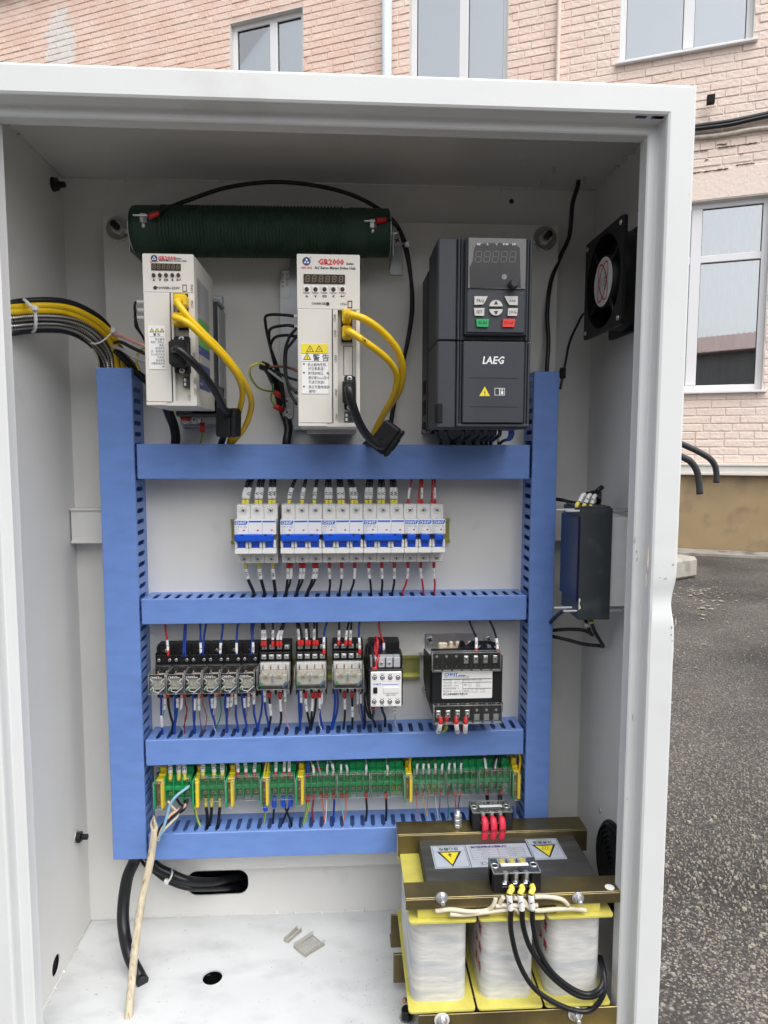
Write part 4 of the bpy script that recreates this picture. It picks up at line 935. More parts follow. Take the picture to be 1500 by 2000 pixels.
# heatsinks and flanges behind the drives
m = MB(); m.box(100, 155, -50, -8, 36, 184, 2); build('heatsink', m, SLATE, drv1)
m = MB()
for i in range(5): y = -46 + i * 8; m.box(155, 157.4, y, y + 2.2, 75, 178, .8)
m.box(155, 158, -8, -2, 60, 178, .5).box(140, 158, -52, -4, 182, 186, 1.5); build('fin', m, ALU, drv1)
m = MB().box(98, 156, -6, -2, 22, 200, 1).box(101, 151, -30, -6, 26, 38.5, 1); build('flange', m, GALV, drv1)
build('grille_body', MB().box(120, 158, -50, -3, 38.6, 62, 1), SLATE, drv1)
for px in (365, 380, 395): p = q(px - 1 if px < 370 else px, 820, 31); inst('screw', SCREW4[0], drv1, p)
m = MB(); f0 = q(*reg2(330, 560), 6); f1 = q(*reg2(445, 475), 6); fb = q(*reg2(350, 1480), 6); ft = q(*reg2(430, 1725), 6)
A_ = lambda x, y: ((q(*reg2(x, y), 6)).x, (q(*reg2(x, y), 6)).z)
m.prism([A_(330, 562), A_(375, 556), A_(400, 530), A_(402, 478), A_(480, 476), A_(880, 500), A_(880, 1720), A_(430, 1725), A_(412, 1640), A_(350, 1640), A_(345, 1480), A_(330, 1480)], (0, -6, 0), X, Z, 4); build('flange', m, GALV, drv2)
build('heatsink', MB().box(D2[0] + 3, D2[1] - 3, -52, -10, D2[2] - 6, D2[3] - 2, 1), ALU, drv2)
m = MB(); a = A_(348, 1478); b_ = A_(425, 1645); m.prism(rrect(a[0], b_[0], b_[1], a[1], 5), (0, -10, 0), X, Z, 6); build('earth_tab', m, ALU, drv2)
for (x, z) in ((380, 1515), (380, 1596)): inst('screw', SCREW4[1], drv2, q(*reg2(x, z), 16.2))
a, b_ = A_(340, 565), A_(395, 765)
lb = build('serial_label', MB().box(a[0], b_[0], -10.5, -10.1, b_[1], a[1]), PAPER, drv2); f = MB()
f.text('S09GR2030', ((a[0] + b_[0]) / 2 + 2.4, -10.6, a[1] - 2), 6.0, xd=(0, 0, -1), yd=(1, 0, 0), al='l', sx=.62); f.text('141025 AP  30', ((a[0] + b_[0]) / 2 - 3.4, -10.6, a[1] - 2), 6.0, xd=(0, 0, -1), yd=(1, 0, 0), al='l', sx=.55)
build('lettering', f, INKS, lb)
def rj(t, P, x0, y0, x1, y1):
    a, b_ = P(x0, y0), P(x1, y1); build('network_socket', MB().box(a.x, b_.x, -157, -153.2, b_.z, a.z, .4), BLACKP, t)
    return build('socket_shell', MB().box(a.x - .8, b_.x + .8, -155.5, -153.1, b_.z - .8, a.z + .8, .3), GALV, t)
def plug2(t, P, x0, y0, x1, y1, nm='plug_socket'):
    a, b_ = P(x0, y0), P(x1, y1); r = build(nm, MB().box(a.x, b_.x, -158, -153, b_.z, a.z, .5), SLATE, t)
    f = MB(); w_ = b_.x - a.x; h = a.z - b_.z
    for k in (0.3, .72): f.cyl((b_.x - w_ * .33, -158.05, b_.z + h * k), (0, -1, 0), w_ * .15, .3, 12, mi=0); f.box(a.x + w_ * .12, a.x + w_ * .34, -158.3, -158, b_.z + h * (k - .14), b_.z + h * (k + .14), mi=1)
    build('contact', f, [INK, GREYP], r, kind='stuff')
rj(drv1, L1, 618, 770, 708, 858); rj(drv1, L1, 622, 930, 710, 985); rj(drv2, L2, 772, 858, 856, 962); rj(drv2, L2, 774, 968, 856, 1076)
plug2(drv1, L1, 658, 1332, 724, 1410); plug2(drv2, L2, 797, 1592, 866, 1670)
a, b_ = L1(698, 1430), L1(726, 1470); build('plug_socket', MB().box(a.x, b_.x, -157, -153, b_.z, a.z, .5), CREAMW, drv1)
# white connector bodies on the left flanks
for (t, pts, P) in ((drv1, ((328, 788), (330, 848), (330, 903)), reg1), (drv2, ((428, 893), (432, 968), (440, 1475), (450, 1540)), reg2)):
    for (x, z) in pts: c = q(*P(x, z), 105); w_ = 15; build('wire_sleeve', MB().cyl(c, X, 2.6, w_, 10, b=.8), SLEEVE, t)

# ---------------------------------------------------------------- inverter
I0, I1, IZ0, IZ1 = 426.3, 536.0, 17.8, 233.6
iv = thing('inverter', 'tall charcoal frequency inverter with keypad, green run and red stop keys', 'inverter', (481, 0, IZ0), None)
build('rear_body', MB().box(I0 + 1.5, I1 - 1.5, -62, -2, IZ0 + 3, IZ1 - 10, 1.5).box(I0 + 4, I1 - 4, -84, -62, IZ0 + 2, IZ1 - 4, 1), INVB, iv)
V = lambda x, y: q(*reg3(x, y), 170)
zs = V(500, 857).z; xa = V(342, 0 + 300).x
build('upper_housing', MB().box(I0, I1, -163, -84, zs + .5, IZ1, 2).box(I0, xa, -168, -163, zs + .5, IZ1 - .4, 1.6), INVG, iv)
build('lower_housing', MB().box(I0, I1, -163, -84, IZ0, zs - .5, 2).box(I0, xa, -168, -163, IZ0 + .4, zs - .5, 1.6), INVG, iv)
b = MB()
for z0, z1_ in ((zs + .5, IZ1 - .5), (IZ0 + 2, zs - .5)):
    for xx, w_, dd in ((xa + .8, 2.6, 169.0), (xa + 4.4, 2.2, 167.8)): b.box(xx, xx + w_, -dd, -163, z0, z1_, .8)
    b.box(I1 - 7, I1 - 4.5, -168, -163, z0, z1_, .8); b.box(I1 - 3.4, I1 - .4, -166.5, -163, z0, z1_, .8)
build('trim_rib', b, INVG, iv, kind='stuff')
fx0, fx1 = xa + 7.6, I1 - 8
lc = build('lower_cover', MB().box(fx0, fx1, -170.6, -163, IZ0 + 6.5, zs - .6, 1).box(xa + .8, I1 - .4, -168.4, -163, IZ0 + 2, IZ0 + 5.6, .8), INVG, iv)
k0, k1 = V(388, 250), V(738, 828)
build('keypad_panel', MB().box(k0.x, k1.x, -172, -163, k1.z, k0.z, 1.4).box(k0.x + 2, k1.x - 2, -174, -172, k1.z + 2.5, k0.z - 1, .8), INVG, iv)
w0, w1 = q(*reg3(405, 255), 174), q(*reg3(735, 555), 174)
build('keypad_bezel', MB().box(w0.x, w1.x, -175.4, -174, w1.z, w0.z, .5), SMOKE, iv)
# protective film: a bright strip round an opened dark window
gx = lambda x, y: (q(*reg3(x, y), 175.6).x, q(*reg3(x, y), 175.6).z)
m = MB(); hole = [gx(*p) for p in ((410, 430), (430, 390), (437, 320), (450, 292), (560, 283), (680, 290), (706, 315), (708, 420), (712, 548), (412, 548))]
m.prism([(w0.x, w1.z), (w1.x, w1.z), (w1.x, w0.z), (w0.x, w0.z)], (0, -175.5, 0), X, Z, .15, holes=[hole]); build('protective_film', m, FILM, iv)
f = MB()
for i in range(5): p = q(*reg3(464 + i * 50, 364), 175.6); seven(f, p.x, p.z, 6.6, 11.5, -175.6, 1.1)
build('digit', f, DIGITG, iv, kind='stuff')
f = MB()
for s_, x in (('HZ', 466), ('A', 517), ('V', 570), ('RUN', 622), ('L/R', 672)): f.text(s_, q(*reg3(x, 291), 175.9), 3.0, bold=.03, mi=1)
p = q(*reg3(615, 482), 175.6); st = len(f.v); f.v += [Vector((p.x + 3 * math.cos(j * math.pi / 9), -175.7, p.z + 3 * math.sin(j * math.pi / 9))) for j in range(18)]; f.face(range(st, st + 18), 6)
for s_, x_ in (('L', 502), ('A', 530), ('E', 562), ('G', 594)): f.text(s_, q(*reg3(x_, 970), 170.9), 12.0, xd=X, yd=(.16, 0, 1), sx=.94, bold=.022, mi=1)
a = q(*reg3(500, 1160), 170.9); f.poly([(a.x - 6.2, -170.8, a.z - 4), (a.x + 6.2, -170.8, a.z - 4), (a.x, -170.8, a.z + 7)], 2); f.text('!', (a.x, -170.95, a.z - .6), 7.5, bold=.02)
a = q(*reg3(588, 1155), 170.9)
for sx_ in (-1, 1):
    x0_, x1_ = sorted((a.x, a.x + sx_ * 6)); f.frame(x0_, x1_, a.z - 4.2, a.z + 4.2, -170.8, .5, 1)
f.rect(a.x + 1.6, a.x + 4.2, a.z - 3, a.z + .8, -170.8, 1); f.rect(a.x + 2, a.x + 3.8, a.z + 1.6, a.z + 3, -170.8, 1)
build('lettering', f, INKS, iv, kind='stuff')
b = MB()
for yy in (1072, 1241): a, c = q(*reg3(412, yy), 170.7), q(*reg3(700, yy), 170.7); b.box(a.x, c.x, -171, -170, a.z - .5, a.z + .5, .2)
build('cover_groove', b, INVB, iv, kind='stuff')
p = q(*reg3(665, 528), 176); kn = build('knob', MB().lathe((p.x, -175, p.z), (0, -1, 0), [(0, 5.6), (1, 5.4), (10, 5.0), (11, 4.2)], 24), INVB, iv)
def key(pts, lab, mt, lz=0):
    P = [q(*reg3(*p), 174) for p in pts]; m = MB(); m.prism([(v.x, v.z) for v in P], (0, -173.8, 0), X, Z, 2.4)
    c = sum((Vector((v.x, 0, v.z)) for v in P), Vector()) / len(P); k_ = build('key', m, mt, iv)
    f = MB()
    if lab == '^': f.poly([(c.x - 2.4, -176.4, c.z - 2), (c.x + 2.4, -176.4, c.z - 2), (c.x, -176.4, c.z + 2.4)])
    elif lab == 'v': f.poly([(c.x - 2.4, -176.4, c.z + 2), (c.x + 2.4, -176.4, c.z + 2), (c.x, -176.4, c.z - 2.4)])
    else: f.text(lab, (c.x + lz, -176.35, c.z), 5.0, sx=.92, bold=.012)
    build('lettering', f, INK, k_)
key(((438, 598), (438, 648), (488, 646), (500, 630), (516, 598)), 'PRG', KEYG, -1); key(((614, 598), (630, 630), (642, 648), (691, 650), (692, 598)), '>>>', KEYG, 1)
key(((436, 667), (440, 711), (494, 713), (496, 667)), 'SET', KEYG); key(((636, 668), (632, 712), (686, 713), (692, 668)), 'JOG', KEYG)
key(((448, 730), (453, 776), (518, 778), (523, 731)), 'RUN', GREENBTN); key(((606, 731), (602, 777), (670, 778), (677, 730)), 'STOP', REDBTN)
arc = lambda s_: [(564 + 39 * math.cos(math.radians(a)), (657 if s_ > 0 else 674) - s_ * 37 * math.sin(math.radians(a))) for a in range(0, 181, 20)]
key(arc(1), '^', KEYG); key(arc(-1), 'v', KEYG)
p = q(*reg3(220, 1282), 160); build('side_slot', MB().box(I0 - .3, I0 + 8, -169, -150, p.z - 13, p.z + 12, 2), DARKHOLE, iv)
p = q(834, 839, 8); build('foot', MB().box(p.x - 7, p.x + 12, -8, -2, p.z - 6, p.z + 6, 1), INVB, iv); inst('screw', SCREW6, iv, (p.x, -8, p.z))
b = MB()
for z0, z1_ in ((1085, 1170), (1200, 1290), (1330, 1372)):
    a, c = qx(*reg3(150, z0), I0 - .2), qx(*reg3(150, z1_), I0 - .2); b.box(I0 + .5, I0 + 2.4, -48, -22, c.z, a.z, .4)
build('side_vent', b, DARKHOLE, iv, kind='stuff')
# ---------------------------------------------------------------- mounting rails
def din_rail(label, x0, x1, zc, mt, h=35):
    t = thing('mounting_rail', label, 'mounting rail', ((x0 + x1) / 2, 0, zc), 'mounting rails'); m = MB(); hh = h / 2
    hol = []; x = x0 + 12
    while x < x1 - 8: hol.append(rrect(x - 7, x + 7, zc - 2.8, zc + 2.8, 2.7, 4)); x += 25
    m.prism([(x0, zc - hh + 5), (x1, zc - hh + 5), (x1, zc + hh - 5), (x0, zc + hh - 5)], (0, -.6, 0), X, Z, 1, holes=hol)
    for sg in (1, -1):
        m.box(x0, x1, -7.2, -.6, *sorted((zc + sg * (hh - 5), zc + sg * (hh - 4))), .2); m.box(x0, x1, -7.9, -6.6, *sorted((zc + sg * (hh - 4.1), zc + sg * hh)), .3)
    build('rail', m, mt, t); return t
din_rail('yellow passivated steel rail carrying the white breakers', 161, 468.5, -121, RAILM)
din_rail('yellow passivated steel rail carrying the relays and contactor', 60, 427.5, -318.5, RAILM)
din_rail('long steel rail behind the green terminal row', 50, 570, -484, OLIVE)

# ---------------------------------------------------------------- circuit breakers
BZ1, BZ0 = -80.8, -158.2
hb = MB()                                       # one pole, origin at its left top edge
hb.box(.15, 17.85, -52, -7, BZ0, BZ1, .7); hb.box(.15, 17.85, -50, -30, BZ1 - .2, BZ1 + 1.0, .3)
HB = hb.mesh('housing', BRGREY)
fb_ = MB(); fb_.box(.0, 17.85, -72, -52, -117.6, -98.0, .6); fb_.box(.0, 17.85, -72.6, -52, -142.8, -134.9, .8)
fb_.box(.3, 3.7, -74, -52, -135.2, -124.6, 1.2); fb_.box(14.0, 17.5, -74, -52, -135.2, -124.6, 1.2); fb_.box(3.7, 14.0, -60, -52, -135.2, -117.6)
FB = fb_.mesh('front_cover', BRWHITE)
col = MB(); col.lathe((0, 0, 0), (0, -1, 0), [(-.2, 5.2), (.7, 4.9), (.7, 3.7), (-.1, 3.6)], 20, cap=False); COLLAR = col.mesh('screw_collar', BRGREY)
tg = MB(); tg.box(4.0, 13.7, -72, -58, -134.8, -125, 1.2); tg.box(4.0, 13.7, -74.5, -64, -130, -118, 1); TG = tg.mesh('toggle', BLUE)
tg = MB(); tg.box(2.8, 14.8, -80, -66, -125.6, -117.6, 1.8); tg.box(3.4, 14.2, -76, -60, -128.5, -124, 1); tg.box(4.0, 13.7, -73, -58, -134.8, -127, 1); TG1 = tg.mesh('toggle', BLUE)
wi = MB(); wi.box(11, 13.4, -72.25, -71.8, -112.6, -110.8, .1); WI = wi.mesh('red_indicator', RED)
def breaker(x0, n, label, rating):
    t = thing('circuit_breaker', label, 'circuit breaker', (x0 + 9 * n, 0, BZ0), 'circuit breakers on the rail')
    O = Vector((x0, 0, 0)); f = MB(); y = -72.15
    for i in range(n):
        xo = x0 + 18 * i
        for nm, me in (('housing', HB), ('front_cover', FB), ('toggle', TG if n > 1 else TG1), ('red_indicator', WI)):
            o = inst(nm, me, t, (xo, 0, 0))
        for zc in (-87.5, -152.7):
            inst('screw_collar', COLLAR, t, (xo + 9, -52, zc)); inst('terminal_screw', random.choice(SCREW3), t, (xo + 9, -51.9, zc), (0, random.uniform(0, 3), 0))
        s = MB()
        if i == 0:
            s.prism([(xo + .7, -104.4), (xo + 15.2, -104.4), (xo + 17.2, -101.6), (xo + 17.2, -99.2), (xo + .7, -99.2)], (0, -72, 0), X, Z, .2)
            f.text('CHNT', (xo + 8.4, -72.35, -101.9), 5.0, sx=1.0, bold=.025, mi=1)
            f.text('NXB-63', (xo + 1.0, y, -107), 2.6, al='l', sx=1.05, mi=6); f.text(rating, (xo + 1.0, y, -109.9), 2.6, al='l', sx=1.05, mi=6)
            for k, s_ in enumerate(('230/400V~', '50Hz', '6000A')): f.text(s_, (xo + 1.0, y, -112.7 - 2 * k), 1.45, al='l', mi=6)
            c = (xo + 14.2, -107.4)
            for a in range(16): a0, a1 = a * math.pi / 8, (a + 1) * math.pi / 8; f.poly([(c[0] + 1.9 * math.cos(k), y, c[1] + 1.35 * math.sin(k)) for k in (a0, a1)] + [(c[0] + 1.6 * math.cos(k), y, c[1] + 1.1 * math.sin(k)) for k in (a1, a0)], 6)
            f.text('CCC', (c[0], y, c[1]), 1.2, mi=6)
            if n == 1:
                f.text('GB/T 10963.1', (xo + 1, y, -116.4), 1.3, al='l', mi=6)
                f.rect(xo + 15.4, xo + 15.7, -111, -109, y, 6); f.rect(xo + 15.4, xo + 15.7, -116.6, -114, y, 6); f.poly([(xo + 15.5, y, -114), (xo + 17, y, -111.4), (xo + 16.6, y, -111.2), (xo + 15.3, y, -113.8)], 6)
        else: s.box(xo + .7, xo + 17.2, -72.2, -71.9, -101.3, -99.2, 0)
        build('blue_strip', s, BLUEINK, t)
        if i == 1:
            for k in range(3): f.text('I', (xo + 4 + 2.2 * k, y, -115.4), 1.8, mi=6)
    if n > 1:
        w_ = 18 * n
        m = MB(); m.box(x0 + 1, x0 + w_ - 3.2, -80, -70, -126, -116.4, 1.8); build('toggle_bar', m, BLUE, t)
        m = MB()
        for xx in (x0 + 11, x0 + 41): m.box(xx - 1.8, xx + 1.8, -80.2, -78, -118, -116.2, .2)
        build('bar_clip', m, NAVYP, t, kind='stuff')
    build('lettering', f, INKS, t); return t
BX = [176.4, 235.6, 289.9, 344.2, 398.4, 416.5, 434.6]
breaker(BX[0], 3, 'leftmost three pole breaker, standing apart from the others with a small gap', 'C20')
breaker(BX[1], 3, 'three pole breaker just right of the gap, fed by wires marked 10 to 12', 'C16')
breaker(BX[2], 3, 'middle three pole breaker of the row, third of the wide ones from the left', 'C3')
breaker(BX[3], 3, 'rightmost of the wide three pole breakers, beside the single pole ones', 'C3')
breaker(BX[4], 1, 'leftmost of the three narrow single pole breakers with red wires', 'C3')
breaker(BX[5], 1, 'middle one of the three narrow single pole breakers with red wires', 'C3')
breaker(BX[6], 1, 'rightmost narrow single pole breaker at the end of the rail', 'C3')

# ---------------------------------------------------------------- small plug-in relays and their sockets
def mini_box_clear(m, x0, x1, y0, y1, z0, z1, th=.7):
    m.box(x0, x1, y0, y1, z0, z1, .5)
def edges(m, x0, x1, y0, y1, z0, z1, r=.35):
    c = [(x, y, z) for x in (x0, x1) for y in (y0, y1) for z in (z0, z1)]
    for i in range(8):
        for j in range(i + 1, 8):
            if sum(a != b for a, b in zip(c[i], c[j])) == 1: m.tube([c[i], c[j]], r, 5, sub=1)
    return m
def small_relay(x0, z_s):
    t = thing('relay', '', 'relay', (x0 + 10.8, -36, -328)); X1 = x0 + 21.6; y0, y1, z0, z1 = -75, -40, -328, -301
    build('clear_cover', MB().box(x0, X1, y0, y1, z0, z1, .6), CLEAR, t)
    build('cover_edge', edges(MB(), x0 + .2, X1 - .2, y0 + .2, y1, z0 + .2, z1 - .2), CLEARE, t, kind='stuff')
    build('coil', MB().box(x0 + 3.4, X1 - 3.4, y0 + 6, y1 + 2, z0 + 4, z1 - 8, 1).box(x0 + 6, x0 + 10, y0 + 4.5, y0 + 6, z0 + 9, z1 - 10, .5).box(x0 + 11.5, x0 + 15, y0 + 4.5, y0 + 6, z0 + 9, z1 - 10, .5), BEIGE, t)
    build('base', MB().box(x0 + 1, X1 - 1, y1 - 5, y1 + 2, z0 + 1, z1 - 1, .5), BLACKP, t)
    build('name_strip', MB().box(x0 + 1.2, X1 - 1.2, y0 + 2, y0 + 4, z1 - 6.2, z1 - 1.2, .3), BLACKM, t)
    m = MB(); cx = x0 + 10.8
    for sg in (-1, 1):
        m.tube([(cx + sg * 9.2, y0 + 2.2, z1 - 7), (cx + sg * 6.4, y0 + 1.6, z1 - 9), (cx + sg * 5.4, y0 + 1.8, z1 - 12), (cx + sg * 8.8, y0 + 4, z1 - 15)], .75, 6)
    build('contact_wire', m, WHITEW, t, kind='stuff')
    m = MB(); m.tube([(x0 + 1.8, y0 + 1.4, z0 + 5.6), (x0 + 4.6, y0 + 1.4, z0 + 8.6), (x0 + 6, y0 + 1.4, z0 + 7), (x0 + 6.2, y0 + 1.4, z0 + 3.6), (x0 + 12.5, y0 + 1.4, z0 + 2.4)], .6, 5)
    m.box(-6.5, 6.5, -.6, .6, -.5, .5); M = Matrix.Translation((X1 - 5.5, y0 + 1.4, z0 + 5)) @ Matrix.Rotation(math.radians(-42), 4, 'Y')
    for v in m.v[-8:]: v.xyz = M @ v
    build('white_bracket', m, WHITEW, t, kind='stuff')
    g_ = MB().box(-2.1, 2.1, -1.2, 1.2, -3, 3, .9).xf(Matrix.Translation((x0 + 4, y0 + 2.6, z0 + 6.4)) @ Matrix.Rotation(math.radians(28), 4, 'Y')); build('green_lever', g_, GREENLED, t)
    g_ = MB().box(-4.2, 4.2, -.8, .8, -1.2, 1.2, .5).xf(Matrix.Translation((X1 - 5.2, y0 + 2.9, z0 + 6.0)) @ Matrix.Rotation(math.radians(-42), 4, 'Y')); build('blue_lever', g_, mat('relay_flag_blue', (0.08, 0.16, 0.28), 0.4), t) if 'relay_flag_blue' not in MATS else build('blue_lever', g_, MATS['relay_flag_blue'], t)
    m = MB(); m.cyl((x0 + 8, y1 - 16, z1 - 8), Z, .9, 6, 8); m.cyl((X1 - 3, y1 - 14, z1 - 8), Z, .9, 6, 8); build('copper_post', m, COPPER, t, kind='stuff')
    f = MB(); f.text('CHNT', (x0 + 8.2, y0 - .1, z1 - 4.1), 4.3, sx=1.0, bold=.01, mi=1); f.rect(x0 + 13.6, x0 + 17.6, z1 - 4.9, z1 - 4.2, y0 - .1, 1); build('lettering', f, INKS, t)
    return t
def small_socket(x0):
    t = thing('relay_socket', '', 'relay socket', (x0 + 11.6, 0, -350)); x1 = x0 + 23.0; m = MB()
    m.box(x0, x1, -26, -6, -348.5, -275, .8); m.box(x0, x1, -34, -26, -299.5, -287.5, .6); m.box(x0, x1, -40, -26, -338, -299.5, .8); m.box(x0, x1, -30, -26, -287.5, -276.5, .6)
    for a in (x0, x0 + 7.2, x0 + 14.6, x1 - 1.2): m.box(a, a + 1.2, -36.5, -26, -301, -284, .3)
    for a in (x0 + 3.0, x0 + 10.5, x1 - 4): m.box(a, a + 1.2, -33, -26, -287, -275.3, .3)
    m.box(x0 + 1, x1 - 1, -36, -20, -347, -338, .8); build('socket_body', m, BLACKP, t)
    for a, zc, dd in ((x0 + 4, -294.6, 34.2), (x0 + 18.4, -294.6, 34.2), (x0 + 11.6, -282.6, 30.2)): inst('screw', random.choice(SCREW2), t, (a, -dd, zc), (0, random.uniform(0, 3), 0))
    build('copper_tab', MB().box(x0 + 12, x0 + 15.6, -37.5, -36.1, -345, -341.6, .3), PINKW, t)
    return t
sr0 = small_relay(61.8, 0); ss0 = small_socket(61.2)
ORD = ['first', 'second', 'third', 'fourth', 'fifth', 'sixth']
for i in range(6):
    la = '%s small clear relay with green lever counted from the left end of the row' % ORD[i]; lb_ = 'black screw socket behind the %s small relay from the left' % ORD[i]
    if i == 0: sr0['label'] = la; ss0['label'] = lb_; sr0['group'] = 'small clear relays'; ss0['group'] = 'sockets of the small relays'
    else: dup(sr0, (23.25 * i, 0, 0), la, 'small clear relays'); dup(ss0, (23.25 * i, 0, 0), lb_, 'sockets of the small relays')
def big_socket(x0):
    t = thing('relay_socket', '', 'relay socket', (x0 + 21, 0, -346)); x1 = x0 + 42.6; m = MB()
    m.box(x0, x1, -24, -6, -345, -273.5, .8); m.box(x0, x1, -30, -24, -284, -274, .6); m.box(x0, x1, -38, -24, -296.5, -285, .6); m.box(x0, x1, -42, -24, -336, -296.5, .8); m.box(x0 + 1, x1 - 1, -36, -18, -344, -336, .6)
    for k in range(5): a = x0 + .2 + k * 10.3; m.box(a, a + 1.2, -41, -24, -297, -284.8, .3); m.box(a, a + 1.2, -34, -24, -284.8, -274.5, .3); m.box(a, a + 1.2, -38, -24, -345, -336, .3)
    build('socket_body', m, BLACKP, t)
    for k in range(4):
        a = x0 + 5.9 + k * 10.3
        for zc, dd in ((-279.6, 30.2), (-291, 38.2), (-341, 36.2)):
            build('clamp', MB().box(a - 3.6, a + 3.6, -dd - .6, -dd + .4, zc - 3.2, zc + 3.2, .5), STEEL, t); inst('screw', random.choice(SCREW2), t, (a, -dd - .5, zc), (0, random.uniform(0, 3), 0))
    return t
def big_relay(x0):
    t = thing('relay', '', 'relay', (x0 + 21, -36, -323)); x1 = x0 + 41.6; y0, y1, z0, z1 = -78, -43, -323.4, -296
    build('clear_cover', MB().box(x0, x1, y0, y1, z0, z1, .6), CLEAR, t); build('cover_edge', edges(MB(), x0 + .2, x1 - .2, y0 + .2, y1, z0 + .2, z1 - .2), CLEARE, t, kind='stuff')
    build('base', MB().box(x0 + 1, x1 - 1, y1 - 5, y1 + 1, z0 + 1, z1 - 1, .5), GREYP, t)
    build('coil', MB().box(x0 + 2.4, x1 - 2.4, y0 + 5, y1 - 2, z0 + 3, z1 - 8.5, 2.4), BEIGE, t)
    build('core_pin', MB().box(x0 + 19, x0 + 22, y0 + 3.6, y0 + 6, z0 + 9, z1 - 8, .6), GREYW, t)
    m = MB()
    for cx, sg in ((x0 + 12, 1), (x0 + 29.6, -1)):
        for w_ in (0, 1): s_ = sg if w_ == 0 else -sg; xx = cx - 4.5 * s_; m.tube([(xx, y0 + 2, z1 - 4), (xx + 1.4 * s_, y0 + 1.8, z1 - 6.5), (xx + 3.6 * s_, y0 + 2.2, z1 - 8.6), (xx + 2.4 * s_, y0 + 3.6, z1 - 12.5)], 1.0, 6)
    build('contact_wire', m, CREAMW, t, kind='stuff')
    build('green_lever', MB().box(-1.8, 1.8, -1, 1, -3, 3, .9).xf(Matrix.Translation((x0 + 5.4, y0 + 2.4, z0 + 7)) @ Matrix.Rotation(math.radians(30), 4, 'Y')), GREENLED, t)
    build('blue_lever', MB().box(-4.6, 4.6, -.8, .8, -1.5, 1.5, .5).xf(Matrix.Translation((x1 - 5.4, y0 + 2.4, z0 + 6.4)) @ Matrix.Rotation(math.radians(-50), 4, 'Y')), MATS['relay_flag_blue'], t)
    m = MB()
    for k in range(4): m.cyl((x0 + 5.4 + k * 10.3, y1 - 12, z1 - 7), Z, 1.0, 6, 8)
    build('copper_post', m, COPPER, t, kind='stuff')
    f = MB(); f.text('250VAC 5A/28VDC', (x0 + 21, y0 - .1, z0 + 5.6), 1.7, mi=6); f.text('CSA01  c  RU', (x0 + 21, y0 - .1, z0 + 2.9), 2.6, bold=.01, mi=0); f.frame(x0 + 18.6, x0 + 22.6, z1 - 8, z1 - 5, y0 - .1, .3, 1); build('lettering', f, INKS, t)
    return t
br0 = big_relay(203.2); bs0 = big_socket(202.2)
PL = ['left', 'middle', 'right']
for i, dx in enumerate((0, 49.2, 99.4)):
    la = '%s one of the three wide clear relays with cream coil wires' % PL[i]; lb_ = 'black screw socket under the %s wide relay' % PL[i]
    if i == 0: br0['label'] = la; bs0['label'] = lb_; br0['group'] = 'wide clear relays'; bs0['group'] = 'sockets of the wide relays'
    else: dup(br0, (dx, 0, 0), la, 'wide clear relays'); dup(bs0, (dx, 0, 0), lb_, 'sockets of the wide relays')

# ---------------------------------------------------------------- contactor
def zc_(x, y): return 710 + x / 10, 1220 + y / 10
ct = thing('contactor', 'black and white contactor with white face plate, right of the wide relays', 'contactor', (374, 0, -347))
CF = lambda x, y, d=85: q(*zc_(x, y), d)
a, b_ = CF(140, 930), CF(742, 1600)
build('base', MB().box(352, 395.5, -30, -6, -344, -273.6, 1).box(350.5, 397.5, -60, -30, -347, -284, 1), BLACKP, ct)
build('body', MB().box(a.x - 1.5, b_.x + 2, -81, -60, b_.z - .5, a.z + 2, 1), BLACKP, ct)
fp = build('face_plate', MB().box(a.x, b_.x, -85, -81, b_.z, a.z, 1), BRWHITE, ct); y = -85.1; f = MB()
c0_, c1_ = CF(150, 690, 62), CF(720, 900, 75)
m = MB()
for k in range(4):
    xx = a.x + .4 + k * 10.2; m.box(xx, xx + 8.8, -74, -58, a.z + 2.3, a.z + 16, .7)
m.box(a.x, b_.x - 1, -70, -58, a.z + 14, a.z + 15.6, .4); build('terminal_shroud', m, CONTG, ct)
for k in range(2): inst('screw', SCREW2[0], ct, (a.x + 15 + k * 10.2, -74.1, a.z + 8.5))
for k, (x, tp, bt, t1, t2) in enumerate(((216, '1/L1', '2/T1', '13 NO', '14 NO'), (368, '3/L2', '4/T2', '21 NC', '22 NC'), (520, '5/L3', '6/T3', '31 NC', '32 NC'), (672, '', '', '43 NO', '44 NO'))):
    for zz, s_, s2, dz in ((1035, tp, t1, 1), (1505, bt, t2, -1)):
        p = CF(x - (0 if zz < 1200 else 8), zz); build('screw_well', MB().cyl((p.x, -84.9, p.z), (0, -1, 0), 3.2, .25, 16), INK, ct); inst('screw', random.choice(SCREW2), ct, (p.x, -85, p.z), (0, random.uniform(0, 3), 0))
        f.text(s_, (p.x, y, p.z + dz * 4.5), 2.6, sx=1.05, bold=.015); f.text(s2, (p.x, y, p.z - dz * 4.6), 2.1, mi=6)
f.text('CHNT', CF(262, 1165, 85.1), 3.8, sx=1.1, bold=.03, mi=4); p, p2 = CF(360, 1180, 85.1), CF(685, 1163, 85.1); f.rect(p.x, p2.x, p.z, p2.z, y, 4)
f.text('CJX1-9/22', CF(532, 1375, 85.1), 3.1, sx=1.0, bold=.012); build('lettering', f, INKS, ct)
p, p2 = CF(190, 1340), CF(270, 1222); build('slider', MB().box(p.x, p2.x, -86.8, -84, p.z, p2.z, .6), BLACKP, ct)
p, p2 = CF(382, 1342), CF(697, 1215); build('name_window', MB().box(p.x, p2.x, -86, -84, p.z, p2.z, .8), PALE, ct)
p = CF(490, 535, 32); inst('screw', SCREW3[0], ct, p); p = CF(490, 535, 30); build('clamp', MB().box(p.x - 4.5, p.x + 4.5, -31.8, -29, p.z - 4, p.z + 4, .6), STEEL, ct)
